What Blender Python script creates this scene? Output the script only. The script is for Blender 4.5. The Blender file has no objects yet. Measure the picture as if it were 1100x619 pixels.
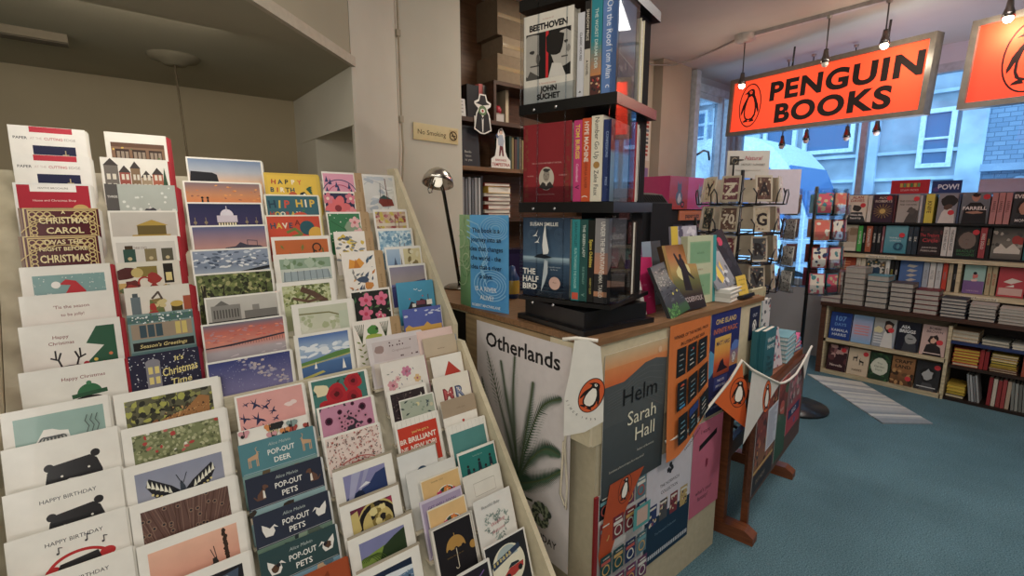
import bpy, math, random
from mathutils import Matrix, Vector
from mathutils.geometry import tessellate_polygon
random.seed(7)
PI = math.pi
scn = bpy.context.scene
C = scn.collection

# ------------------------------------------------------------------ colour and materials
def lin(h):
    if not isinstance(h, str): return h
    h = h.lstrip('#')
    if len(h) == 3: h = ''.join(ch * 2 for ch in h)
    out = []
    for i in (0, 2, 4):
        v = int(h[i:i+2], 16) / 255
        out.append(v / 12.92 if v <= .04045 else ((v + .055) / 1.055) ** 2.4)
    L = .2126*out[0] + .7152*out[1] + .0722*out[2]
    return tuple(L + (c - L)*.90 for c in out) + (1.0,)
def mix(a, b, t):
    a, b = lin(a), lin(b)
    return tuple(a[i] * (1 - t) + b[i] * t for i in range(4))

MATS = {}
def new_mat(name):
    m = bpy.data.materials.new(name); m.use_nodes = True
    nt = m.node_tree; nt.nodes.clear()
    out = nt.nodes.new('ShaderNodeOutputMaterial')
    MATS[name] = m
    return m, nt, out
def principled(nt, out, rough=.5, metal=0., coat=0., spec=.5):
    b = nt.nodes.new('ShaderNodeBsdfPrincipled')
    b.inputs['Roughness'].default_value = rough
    b.inputs['Metallic'].default_value = metal
    b.inputs['Coat Weight'].default_value = coat
    b.inputs['Specular IOR Level'].default_value = spec
    nt.links.new(b.outputs[0], out.inputs[0])
    return b
def col_attr(nt):
    a = nt.nodes.new('ShaderNodeAttribute'); a.attribute_name = 'Col'; return a
def noise(nt, scale, detail=4, stretch=None):
    tc = nt.nodes.new('ShaderNodeTexCoord')
    n = nt.nodes.new('ShaderNodeTexNoise'); n.inputs['Scale'].default_value = scale; n.inputs['Detail'].default_value = detail
    if stretch:
        mp = nt.nodes.new('ShaderNodeMapping'); mp.inputs['Scale'].default_value = stretch
        nt.links.new(tc.outputs['Object'], mp.inputs[0]); nt.links.new(mp.outputs[0], n.inputs[0])
    else:
        nt.links.new(tc.outputs['Object'], n.inputs[0])
    return n
def tinted(nt, colsock, fac, lo, hi):
    """colour x a grey that runs lo..hi with the noise"""
    r = nt.nodes.new('ShaderNodeMapRange')
    r.inputs['From Min'].default_value = .3; r.inputs['From Max'].default_value = .7
    r.inputs['To Min'].default_value = lo; r.inputs['To Max'].default_value = hi
    nt.links.new(fac, r.inputs['Value'])
    m = nt.nodes.new('ShaderNodeVectorMath'); m.operation = 'SCALE'
    nt.links.new(colsock, m.inputs[0]); nt.links.new(r.outputs[0], m.inputs['Scale'])
    return m.outputs[0]
def attr_mat(name, rough, metal=0, coat=0, nscale=60, lo=.95, hi=1.05, stretch=None, bump=0, spec=.5):
    m, nt, out = new_mat(name)
    b = principled(nt, out, rough, metal, coat, spec)
    a = col_attr(nt); n = noise(nt, nscale, 4, stretch)
    nt.links.new(tinted(nt, a.outputs['Color'], n.outputs[0], lo, hi), b.inputs['Base Color'])
    if bump:
        bp = nt.nodes.new('ShaderNodeBump'); bp.inputs['Strength'].default_value = bump; bp.inputs['Distance'].default_value = .01
        nt.links.new(n.outputs[0], bp.inputs['Height']); nt.links.new(bp.outputs[0], b.inputs['Normal'])
    return m
attr_mat('print', .5, nscale=30, lo=.96, hi=1.03, spec=.3)
attr_mat('gloss', .22, coat=.3, nscale=30, lo=.96, hi=1.03)
attr_mat('matte', .85, nscale=40, lo=.93, hi=1.05, spec=.2)
attr_mat('plastic', .3, nscale=25, lo=.85, hi=1.15)
attr_mat('metal', .25, metal=1, nscale=40, lo=.9, hi=1.1)
attr_mat('wood', .45, nscale=9, lo=.72, hi=1.18, stretch=(1, 1, 9), spec=.35)
attr_mat('woodx', .45, nscale=9, lo=.72, hi=1.18, stretch=(1, 9, 9), spec=.35)
attr_mat('woody', .45, nscale=9, lo=.72, hi=1.18, stretch=(9, 1, 9), spec=.35)
attr_mat('wall', .9, nscale=2.2, lo=.93, hi=1.05, bump=.05, spec=.15)
attr_mat('stone', .9, nscale=1.6, lo=.62, hi=1.15, bump=.3, spec=.15)
attr_mat('pages', .9, nscale=90, lo=.8, hi=1.1, stretch=(.05, .05, 9), spec=.1)
def emis_mat(name, k):
    m, nt, out = new_mat(name)
    e = nt.nodes.new('ShaderNodeEmission'); e.inputs['Strength'].default_value = k
    nt.links.new(col_attr(nt).outputs['Color'], e.inputs['Color']); nt.links.new(e.outputs[0], out.inputs[0])
emis_mat('bulb', 26)
def lit_mat(name, k):
    m, nt, out = new_mat(name)
    b = principled(nt, out, .65, spec=.15)
    a = col_attr(nt)
    nt.links.new(a.outputs['Color'], b.inputs['Base Color']); nt.links.new(a.outputs['Color'], b.inputs['Emission Color'])
    b.inputs['Emission Strength'].default_value = k
lit_mat('lightbox', .75)
def glass_mat(name, tint, refl, rough=.02):
    m, nt, out = new_mat(name)
    t = nt.nodes.new('ShaderNodeBsdfTransparent'); t.inputs[0].default_value = lin(tint)
    g = nt.nodes.new('ShaderNodeBsdfGlossy'); g.inputs['Roughness'].default_value = rough
    fr = nt.nodes.new('ShaderNodeFresnel'); fr.inputs[0].default_value = 1.4
    mul = nt.nodes.new('ShaderNodeMath'); mul.operation = 'MULTIPLY'; mul.inputs[1].default_value = refl
    nt.links.new(fr.outputs[0], mul.inputs[0])
    n = noise(nt, 3); add = nt.nodes.new('ShaderNodeMath'); add.operation = 'MULTIPLY'
    nt.links.new(mul.outputs[0], add.inputs[0]); nt.links.new(n.outputs[0], add.inputs[1])
    ms = nt.nodes.new('ShaderNodeMixShader')
    nt.links.new(add.outputs[0], ms.inputs[0]); nt.links.new(t.outputs[0], ms.inputs[1]); nt.links.new(g.outputs[0], ms.inputs[2])
    nt.links.new(ms.outputs[0], out.inputs[0])
glass_mat('glass', '#e4f0fa', 1.2)
glass_mat('acrylic', '#eef1f4', .9)
def carpet_mat():
    m, nt, out = new_mat('carpet')
    b = principled(nt, out, 1., spec=.05)
    n1 = noise(nt, 180, 3); n2 = noise(nt, 2.5, 3)
    r = nt.nodes.new('ShaderNodeValToRGB')
    r.color_ramp.elements[0].position = .32; r.color_ramp.elements[0].color = lin('#3f5f6a')
    r.color_ramp.elements[1].position = .68; r.color_ramp.elements[1].color = lin('#6d909b')
    nt.links.new(n1.outputs[0], r.inputs[0])
    nt.links.new(tinted(nt, r.outputs[0], n2.outputs[0], .85, 1.12), b.inputs['Base Color'])
    bp = nt.nodes.new('ShaderNodeBump'); bp.inputs['Strength'].default_value = .5; bp.inputs['Distance'].default_value = .01
    nt.links.new(n1.outputs[0], bp.inputs['Height']); nt.links.new(bp.outputs[0], b.inputs['Normal'])
carpet_mat()
def brick_mat():
    m, nt, out = new_mat('slate_brick')
    b = principled(nt, out, .9)
    tc = nt.nodes.new('ShaderNodeTexCoord'); mp = nt.nodes.new('ShaderNodeMapping'); mp.inputs['Rotation'].default_value = (0, PI/2, PI/2)
    br = nt.nodes.new('ShaderNodeTexBrick'); br.inputs['Scale'].default_value = 3.2
    sx = nt.nodes.new('ShaderNodeSeparateXYZ'); cx = nt.nodes.new('ShaderNodeCombineXYZ')
    nt.links.new(tc.outputs['Object'], sx.inputs[0]); nt.links.new(sx.outputs['Y'], cx.inputs['X']); nt.links.new(sx.outputs['Z'], cx.inputs['Y'])
    nt.links.new(cx.outputs[0], br.inputs[0])
    br.inputs['Color1'].default_value = lin('#7f93a8'); br.inputs['Color2'].default_value = lin('#92a4b6'); br.inputs['Mortar'].default_value = lin('#65788c')
    nt.links.new(br.outputs[0], b.inputs['Base Color'])
brick_mat()

# ------------------------------------------------------------------ mesh builder
class MB:
    def __init__(s): s.v = []; s.f = []; s.c = []; s.m = []; s.sm = []; s.mats = []
    def mi(s, k):
        if k not in s.mats: s.mats.append(k)
        return s.mats.index(k)
    def add(s, vs, fs, col, mat='print', smooth=False, M=None):
        o = len(s.v)
        if M is not None: vs = [tuple(M @ Vector(p)) for p in vs]
        s.v += [tuple(p) for p in vs]
        if isinstance(col, list): s.c += [lin(q) for q in col]
        else: s.c += [lin(col)] * len(vs)
        k = s.mi(mat)
        for f in fs:
            s.f.append(tuple(i + o for i in f)); s.m.append(k); s.sm.append(smooth)
        return s
    def box(s, x0, x1, y0, y1, z0, z1, col, mat='print', M=None):
        vs = [(x0,y0,z0),(x1,y0,z0),(x1,y1,z0),(x0,y1,z0),(x0,y0,z1),(x1,y0,z1),(x1,y1,z1),(x0,y1,z1)]
        return s.add(vs, [(0,3,2,1),(4,5,6,7),(0,1,5,4),(1,2,6,5),(2,3,7,6),(3,0,4,7)], col, mat, False, M)
    def prism(s, pts, axis, a, b, col, mat='print', M=None):
        """polygon in the two other axes extruded along axis from a to b"""
        def mk(p, t):
            return {'x': (t, p[0], p[1]), 'y': (p[0], t, p[1]), 'z': (p[0], p[1], t)}[axis]
        n = len(pts); vs = [mk(p, a) for p in pts] + [mk(p, b) for p in pts]
        tri = tessellate_polygon([[Vector((p[0], p[1], 0)) for p in pts]])
        fs = [tuple(t) for t in tri] + [tuple(i + n for i in t)[::-1] for t in tri]
        fs += [(i, (i+1) % n, (i+1) % n + n, i + n) for i in range(n)]
        return s.add(vs, fs, col, mat, False, M)
    def tube(s, pts, r, col, mat='plastic', n=8, M=None, cap=True):
        pts = [Vector(p) for p in pts]; vs = []; fs = []
        rs = r if isinstance(r, list) else [r] * len(pts)
        up = None
        for i, p in enumerate(pts):
            d = (pts[min(i+1, len(pts)-1)] - pts[max(i-1, 0)]).normalized()
            if up is None:
                up = d.orthogonal().normalized()
            else:
                up = (up - d * up.dot(d)).normalized()
            w = d.cross(up)
            for k in range(n):
                a = 2*PI*k/n
                vs.append(p + (up*math.cos(a) + w*math.sin(a)) * rs[i])
        for i in range(len(pts)-1):
            for k in range(n):
                fs.append((i*n+k, i*n+(k+1)%n, (i+1)*n+(k+1)%n, (i+1)*n+k))
        if cap:
            fs.append(tuple(range(n))[::-1]); fs.append(tuple((len(pts)-1)*n + k for k in range(n)))
        return s.add(vs, fs, col, mat, True, M)
    def lathe(s, prof, col, mat='plastic', n=24, M=None):
        vs = []; fs = []
        for r, z in prof:
            for k in range(n): vs.append((r*math.cos(2*PI*k/n), r*math.sin(2*PI*k/n), z))
        for i in range(len(prof)-1):
            for k in range(n): fs.append((i*n+k, i*n+(k+1)%n, (i+1)*n+(k+1)%n, (i+1)*n+k))
        return s.add(vs, fs, col, mat, True, M)
    def canvas(s, cv, M, mat='print', warp=None):
        """flat printed picture: M maps (x right, y up, z outward) to space"""
        for tri, vs, cols, lz in cv.root.prims:
            z = lz * cv.root.eps
            ps = [(p[0], p[1], z) for p in vs]
            if warp: ps = [warp(*p) for p in ps]
            s.add(ps, tri, list(cols), mat, False, M)
        return s
    def build(s, name, parent=None, M=None):
        me = bpy.data.meshes.new(name)
        me.from_pydata(s.v, [], s.f)
        for k in s.mats: me.materials.append(MATS[k])
        me.polygons.foreach_set('material_index', s.m)
        me.polygons.foreach_set('use_smooth', s.sm)
        a = me.color_attributes.new('Col', 'FLOAT_COLOR', 'POINT')
        a.data.foreach_set('color', [x for c in s.c for x in c])
        me.update()
        o = bpy.data.objects.new(name, me); C.objects.link(o)
        if parent: o.parent = parent
        if M is not None: o.matrix_local = M
        return o
def tag(o, label=None, cat=None, group=None, kind=None):
    if label: o['label'] = label
    if cat: o['category'] = cat
    if group: o['group'] = group
    if kind: o['kind'] = kind
    return o
def empty(name, M=None, label=None, cat=None, group=None):
    o = bpy.data.objects.new(name, None); C.objects.link(o); o.empty_display_size = .05
    if M is not None: o.matrix_local = M
    return tag(o, label, cat, group)
def struct(name, mb, M=None): return tag(mb.build(name, None, M), kind='structure')
def T(x, y, z): return Matrix.Translation((x, y, z))
def RZ(d): return Matrix.Rotation(math.radians(d), 4, 'Z')
def RX(d): return Matrix.Rotation(math.radians(d), 4, 'X')
def RY(d): return Matrix.Rotation(math.radians(d), 4, 'Y')
def frame(o, x, y):
    x = Vector(x).normalized(); y = Vector(y); y = (y - x*y.dot(x)).normalized(); z = x.cross(y)
    m = Matrix((x, y, z)).transposed().to_4x4(); m.translation = Vector(o); return m

# ------------------------------------------------------------------ printed pictures
TXT = {}
def glyphs(s, bold=0, sp=1.):
    key = (s, bold, sp)
    if key in TXT: return TXT[key]
    cu = bpy.data.curves.new('t', 'FONT'); cu.body = s; cu.size = 1; cu.resolution_u = 5 if bold >= .04 else 2; cu.offset = bold; cu.space_character = sp; cu.fill_mode = 'FRONT'
    ob = bpy.data.objects.new('t', cu); C.objects.link(ob)
    me = bpy.data.meshes.new_from_object(ob)
    vs = [(v.co.x, v.co.y) for v in me.vertices]; fs = [tuple(p.vertices) for p in me.polygons]
    bpy.data.objects.remove(ob); bpy.data.curves.remove(cu); bpy.data.meshes.remove(me)
    xs = [v[0] for v in vs] or [0, 1]
    TXT[key] = (vs, fs, min(xs), max(xs))
    return TXT[key]
def clip(poly, cols, r):
    for ax, lim, sg in ((0, r[0], 1), (0, r[2], -1), (1, r[1], 1), (1, r[3], -1)):
        if not poly: return poly, cols
        out = []; oc = []
        for i in range(len(poly)):
            a, b = poly[i-1], poly[i]; ca, cb = cols[i-1], cols[i]
            da, db = (a[ax]-lim)*sg, (b[ax]-lim)*sg
            if (da >= 0) != (db >= 0):
                t = da/(da-db)
                out.append((a[0]+(b[0]-a[0])*t, a[1]+(b[1]-a[1])*t)); oc.append(tuple(ca[k]+(cb[k]-ca[k])*t for k in range(4)))
            if db >= 0: out.append(b); oc.append(cb)
        poly, cols = out, oc
    return poly, cols
class Canvas:
    def __init__(s, w, h, eps=3e-5, bg=None):
        s.root = s; s.prims = []; s.eps = eps; s.z = 0.; s.step = 1.; s.x0 = s.y0 = 0.; s.w = w; s.h = h; s.cr = (0., 0., w, h)
        if bg: s.R(0, 0, 1, 1, bg)
    def sub(s, x0, y0, x1, y1, bg=None, bg2=None):
        n = Canvas.__new__(Canvas); n.root = s.root
        n.x0 = s.x0 + x0*s.w; n.y0 = s.y0 + y0*s.h; n.w = (x1-x0)*s.w; n.h = (y1-y0)*s.h
        n.cr = (max(n.x0, s.cr[0]), max(n.y0, s.cr[1]), min(n.x0+n.w, s.cr[2]), min(n.y0+n.h, s.cr[3]))
        if bg: n.R(0, 0, 1, 1, bg, bg2)
        return n
    def raw(s, pts, cols):
        pts, cols = clip(pts, cols, s.cr)
        if len(pts) < 3: return
        if len(pts) == 4 or len(pts) == 3: tri = [tuple(range(len(pts)))]
        else: tri = [tuple(t) for t in tessellate_polygon([[Vector((p[0], p[1], 0)) for p in pts]])]
        ok = []
        for t in tri:      # anticlockwise, so every face looks outward
            a, b, c = pts[t[0]], pts[t[1]], pts[t[2]]
            ar = (b[0]-a[0])*(c[1]-a[1]) - (b[1]-a[1])*(c[0]-a[0])
            ok.append(t if ar >= 0 else t[::-1])
        s.root.z += s.root.step; s.root.prims.append((ok, pts, cols, s.root.z))
    def tr(s, p): return (s.x0 + p[0]*s.w, s.y0 + p[1]*s.h)
    def P(s, pts, col): s.raw([s.tr(p) for p in pts], [lin(col)] * len(pts))
    def R(s, x0, y0, x1, y1, col, col2=None):
        """col at the bottom, col2 at the top"""
        a, b = lin(col), lin(col2 or col)
        s.raw([s.tr(p) for p in ((x0,y0),(x1,y0),(x1,y1),(x0,y1))], [a, a, b, b])
    def G(s, stops):
        for (y0, c0), (y1, c1) in zip(stops, stops[1:]): s.R(0, y0, 1, y1, c0, c1)
    def E(s, cx, cy, r, col, ry=None, n=18, a=0, a0=0, a1=360):
        """ellipse; r, ry as fractions of the height"""
        ry = ry or r; X, Y = s.tr((cx, cy)); pts = []
        ca, sa = math.cos(math.radians(a)), math.sin(math.radians(a))
        full = a1 - a0 >= 360
        for k in range(n if full else n+1):
            t = math.radians(a0 + (a1-a0)*k/n)
            x, y = r*s.h*math.cos(t), ry*s.h*math.sin(t)
            pts.append((X + x*ca - y*sa, Y + x*sa + y*ca))
        s.raw(pts, [lin(col)] * len(pts))
    def O(s, cx, cy, r, wd, col, ry=None, n=28, a0=0, a1=360):
        ry = ry or r; X, Y = s.tr((cx, cy)); pts = []
        for k in range(n+1):
            t = math.radians(a0 + (a1-a0)*k/n)
            pts.append(((X + r*s.h*math.cos(t)), (Y + ry*s.h*math.sin(t))))
        s._line(pts, wd*s.h, col)
    def _line(s, pts, wd, col):
        c = lin(col)
        for a, b in zip(pts, pts[1:]):
            dx, dy = b[0]-a[0], b[1]-a[1]; l = math.hypot(dx, dy) or 1
            nx, ny = -dy/l*wd/2, dx/l*wd/2; ex, ey = dx/l*wd*.25, dy/l*wd*.25
            s.raw([(a[0]-nx-ex, a[1]-ny-ey), (b[0]-nx+ex, b[1]-ny+ey), (b[0]+nx+ex, b[1]+ny+ey), (a[0]+nx-ex, a[1]+ny-ey)], [c]*4)
    def L(s, pts, wd, col): s._line([s.tr(p) for p in pts], wd*s.h, col)
    def B(s, cx, cy, r, col, ry=None, n=11, j=.25, a=0):
        """irregular blob"""
        ry = ry or r; X, Y = s.tr((cx, cy)); pts = []
        ca, sa = math.cos(math.radians(a)), math.sin(math.radians(a))
        for k in range(n):
            t = 2*PI*k/n; q = 1 + random.uniform(-j, j)
            x, y = r*s.h*math.cos(t)*q, ry*s.h*math.sin(t)*q
            pts.append((X + x*ca - y*sa, Y + x*sa + y*ca))
        s.raw(pts, [lin(col)] * n)
    def scat(s, n, cols, r, reg=(0, 0, 1, 1), k='B', ry=None, a=0):
        if n >= 26: n = int(n*2.4); r *= .6; ry = ry*.6 if ry else None
        st = s.root.step; s.root.step = min(st, .08)
        for _ in range(n):
            x, y = random.uniform(reg[0], reg[2]), random.uniform(reg[1], reg[3]); q = r*random.uniform(.6, 1.4)
            if k == 'B': s.B(x, y, q, random.choice(cols), ry=(ry or r)*random.uniform(.6, 1.4), n=7, a=a + random.uniform(-20, 20))
            else: s.E(x, y, q, random.choice(cols), n=8)
        s.root.step = st; s.root.z += 1
    def T(s, txt, cx, cy, size, col, maxw=None, bold=0, ang=0, al='c', sx=1., it=0, sp=1.):
        """text; size = capital height as a fraction of the canvas height; maxw = width it is squeezed to"""
        vs, fs, a, b = glyphs(txt, bold, sp)
        k = size*s.h/.73; kx = k*sx
        if maxw and (b-a)*kx > maxw*s.w: kx = maxw*s.w/(b-a)
        off = {'c': (a+b)/2, 'l': a, 'r': b}[al]
        X, Y = s.tr((cx, cy)); ca, sa = math.cos(math.radians(ang)), math.sin(math.radians(ang))
        pts = []
        for x, y in vs:
            px, py = (x-off + it*(y-.36))*kx, (y-.36)*k
            pts.append((X + px*ca - py*sa, Y + px*sa + py*ca))
        if not fs: return
        c = lin(col)
        s.root.z += max(1., s.root.step); s.root.prims.append((fs, pts, [c]*len(pts), s.root.z))
    def flower(s, x, y, r, col, mid, n=5):
        for k in range(n):
            a = 360*k/n + random.uniform(0, 30); t = math.radians(a)
            s.E(x + r*.6*math.cos(t)*s.h/s.w, y + r*.6*math.sin(t), r*.55, col, ry=r*.4, n=10, a=a)
        s.E(x, y, r*.3, mid, n=10)
    def leaf(s, x, y, l, a, col, wd=.3):
        t = math.radians(a); dx, dy = l*math.cos(t)*s.h/s.w, l*math.sin(t)
        nx, ny = -l*wd*math.sin(t)*s.h/s.w, l*wd*math.cos(t)
        s.P([(x, y), (x+dx*.4-nx*.6, y+dy*.4-ny*.6), (x+dx, y+dy), (x+dx*.4+nx*.6, y+dy*.4+ny*.6)], col)

SIL = [(-.02,.47),(.06,.475),(.12,.43),(.14,.36),(.155,.28),(.22,.16),(.29,0),(.33,-.16),(.315,-.24),(.27,-.17),(.235,-.09),(.24,-.2),(.22,-.31),(.15,-.4),(.04,-.425),(-.08,-.42),(-.16,-.36),(-.2,-.24),(-.2,-.08),(-.25,-.2),(-.3,-.27),(-.31,-.18),(-.26,.02),(-.18,.16),(-.12,.25),(-.115,.33),(-.15,.345),(-.25,.34),(-.15,.40),(-.09,.445)]
BEL = [(-.06,.24),(.04,.27),(.1,.2),(.16,.06),(.185,-.1),(.17,-.26),(.1,-.36),(-.01,-.385),(-.1,-.35),(-.15,-.25),(-.155,-.08),(-.12,.08)]
def bird(c, cx, cy, h, dark, pale, ring=None, fill=None, ringdark=None, tilt=0, thick=.03, rw=.37):
    """the oval badge with the standing bird"""
    if ring: c.E(cx, cy, h*rw*1.08, ringdark or dark, ry=h*.60*1.05, n=40, a=tilt); c.E(cx, cy, h*rw*1.08 - h*thick, fill, ry=h*.60*1.05 - h*thick, n=40, a=tilt)
    ca, sa = math.cos(math.radians(tilt)), math.sin(math.radians(tilt)); q = c.h/c.w
    def f(p): return (cx + (p[0]*ca - p[1]*sa)*h*q, cy + (p[0]*sa + p[1]*ca)*h)
    c.P([f(p) for p in SIL], dark)
    c.P([f(p) for p in BEL], pale)
    c.P([f(p) for p in [(-.06,.40),(.0,.43),(.05,.40),(.04,.34),(-.02,.33)]], pale)
    c.P([f(p) for p in [(-.02,.40),(.02,.405),(.02,.37),(-.01,.365)]], dark)
    for sx in (-.13, .09):
        c.P([f(p) for p in [(sx, -.40), (sx+.07, -.40), (sx+.11, -.47), (sx-.08, -.48), (sx-.06, -.44)]], dark)

# ------------------------------------------------------------------ the room
CEIL = 2.85
WALL = '#b3a384'
struct('floor', MB().box(-2.6, 5.6, -2.6, 2.76, -.1, 0, '#4a7480', 'carpet'))
struct('ceiling', MB().box(-2.7, 5.7, -2.7, 2.9, CEIL, CEIL+.1, '#c2b8b4', 'wall'))
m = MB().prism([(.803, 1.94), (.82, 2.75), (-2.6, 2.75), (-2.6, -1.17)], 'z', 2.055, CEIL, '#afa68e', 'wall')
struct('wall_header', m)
P = [(.805, 1.94), (1.2, 2.3), (1.567, 2.3), (1.567, 2.76), (.82, 2.76)]
N = [(.805, 1.94), (1.2, 2.3), (1.567, 2.3), (1.567, 2.76), (.82, 2.76), (.82, 2.45), (1.03, 2.45), (1.03, 2.2), (.82, 2.0)]
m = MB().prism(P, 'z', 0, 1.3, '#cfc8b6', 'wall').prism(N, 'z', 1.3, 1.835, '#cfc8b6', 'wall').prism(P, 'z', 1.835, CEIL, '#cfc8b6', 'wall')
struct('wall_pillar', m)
struct('wall_alcove', MB().box(-2.6, .82, 2.75, 2.85, 0, 2.055, WALL, 'wall'))
struct('wall_left', MB().box(-2.7, -2.6, -2.7, 2.85, 0, CEIL, WALL, 'wall'))
struct('wall_rear', MB().box(-2.7, 5.6, -2.7, -2.6, 0, CEIL, WALL, 'wall'))
# wall behind the bookcase with the side window opening (x 4.63..5.42, z 1.58..2.74)
m = MB().box(1.567, 4.63, 2.76, 2.86, 0, CEIL, '#c3b4a2', 'wall').box(4.63, 5.6, 2.76, 2.86, 0, 1.58, '#b9b3b0', 'wall').box(4.63, 5.6, 2.76, 2.86, 2.74, CEIL, '#a8a8b0', 'wall')
m.box(4.02, 4.5, 2.66, 2.76, 0, CEIL, '#a89a8a', 'wall')
struct('wall_back', m)
m = MB().box(5.5, 5.62, -2.7, 2.86, 0, .72, '#a8a4a4', 'wall').box(5.5, 5.62, -2.7, 2.86, 2.70, CEIL, '#cfd0da', 'wall').box(5.44, 5.62, 2.66, 2.86, .72, 2.7, '#aab2bc', 'wall')
struct('wall_window_side', m)
# side window: frame, casement, glass, stay
m = MB()
fc = '#b4b8c0'
for a in ((4.55, 4.63, 2.63, 2.86, 1.5, 2.84), (5.36, 5.44, 2.7, 2.86, 1.58, 2.74), (4.63, 5.36, 2.7, 2.86, 1.56, 1.63), (4.63, 5.36, 2.7, 2.86, 2.68, 2.76),
          (4.66, 4.70, 2.71, 2.76, 1.63, 2.68), (5.18, 5.22, 2.68, 2.75, 1.63, 2.68), (4.7, 5.2, 2.71, 2.76, 1.63, 1.68), (4.7, 5.2, 2.71, 2.76, 2.62, 2.68)):
    m.box(*a, fc, 'plastic')
w1 = struct('window_1', m)
MB().box(4.70, 5.18, 2.73, 2.736, 1.68, 2.62, '#ffffff', 'glass').box(5.22, 5.36, 2.78, 2.786, 1.63, 2.68, '#ffffff', 'glass').build('pane', w1)
MB().tube([(4.69, 2.70, 2.03), (4.74, 2.62, 2.09), (4.80, 2.60, 2.08), (4.83, 2.60, 2.0)], .012, '#8d8f96', 'metal').build('handle', w1)
m = MB()
for y in (2.63, 1.46, .35, -.9, -2.2): m.box(5.5, 5.58, y-.025, y+.025, .78, 2.7, '#aeb6c0', 'plastic')
m.box(5.48, 5.6, -2.6, 2.66, .72, .79, '#aeb6c0', 'plastic').box(5.5, 5.58, -2.6, 2.66, 2.63, 2.7, '#aeb6c0', 'plastic')
w2 = struct('window_2', m)
MB().box(5.535, 5.541, -2.6, 2.63, .79, 2.64, '#ffffff', 'glass').build('pane', w2)
# header trim and shadow gap along the lower edge of the header
d = Vector((-.738, -.674, 0)); o = Vector((.803, 1.935, 2.055)); nrm = Vector((.674, -.738, 0))
def along(t, off, z): p = o + d*t + nrm*off; return (p.x, p.y, z)
m = MB()
vs = [along(0, .018, 2.05), along(4.4, .018, 2.05), along(4.4, 0, 2.05), along(0, 0, 2.05), along(0, .018, 2.085), along(4.4, .018, 2.085), along(4.4, 0, 2.085), along(0, 0, 2.085)]
m.add(vs, [(0,1,2,3),(4,5,6,7),(0,1,5,4),(3,2,6,7),(0,3,7,4)], '#c4b7a2', 'matte')
struct('trim_1', m)

# alcove ceiling fittings
c0 = empty('ceiling_rose', T(.259, 2.246, 2.055), 'round white ceiling rose with a thin pull cord in the alcove ceiling', 'ceiling rose')
MB().lathe([(0, -.03), (.035, -.03), (.05, -.018), (.075, -.012), (.085, 0)], '#8f846c', 'matte').build('rose', c0)
MB().tube([(0, 0, -.03), (.012, .01, -.4), (.03, .02, -.75)], .0035, '#6d6049', 'matte', 6).build('cord', c0)
v = MB().box(-.35, -.03, 2.19, 2.25, 2.03, 2.055, '#8d7f68', 'matte')
for k in range(4): v.box(-.35, -.03, 2.196+k*.014, 2.202+k*.014, 2.026, 2.03, '#6b604e', 'matte')
tag(v.build('ceiling_vent'), 'narrow slotted vent strip on the alcove ceiling', 'vent')
# surface cable down the pillar corner
cb = MB().tube([(1.185, 2.27, 2.84), (1.186, 2.272, 2.3), (1.188, 2.275, 1.95), (1.19, 2.27, 1.8), (1.17, 2.25, 1.66), (1.15, 2.24, 1.5)], .005, '#a99c86', 'matte', 6)
cb.box(1.176, 1.196, 2.265, 2.295, 2.33, 2.36, '#b3a690', 'matte').box(1.178, 1.198, 2.268, 2.295, 1.93, 1.96, '#b3a690', 'matte')
tag(cb.build('wall_cable'), 'thin cream cable clipped down the corner of the pillar', 'cable')
# No Smoking plate
m = MB(); cv = Canvas(.275, .085)
cv.R(0, 0, 1, 1, '#d8c38c', '#e3d19e'); cv.T('No Smoking', .40, .5, .3, '#4a3c22', .62, .004)
s = cv.sub(.79, .14, .97, .86, '#cdb57c'); s.O(.5, .5, .36, .1, '#4a3c22'); s.L([(.3, .75), (.75, .25)], .1, '#4a3c22'); s.R(.25, .45, .8, .55, '#4a3c22')
m.box(0, .275, 0, .004, 0, .085, '#b79d62', 'metal').canvas(cv, frame((0, 0, 0), (1,0,0), (0,0,1)), 'gloss')
tag(m.build('wall_sign', None, T(1.263, 2.294, 1.858) @ RY(1.5)), 'small brass plate reading No Smoking on the pillar', 'sign')
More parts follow.
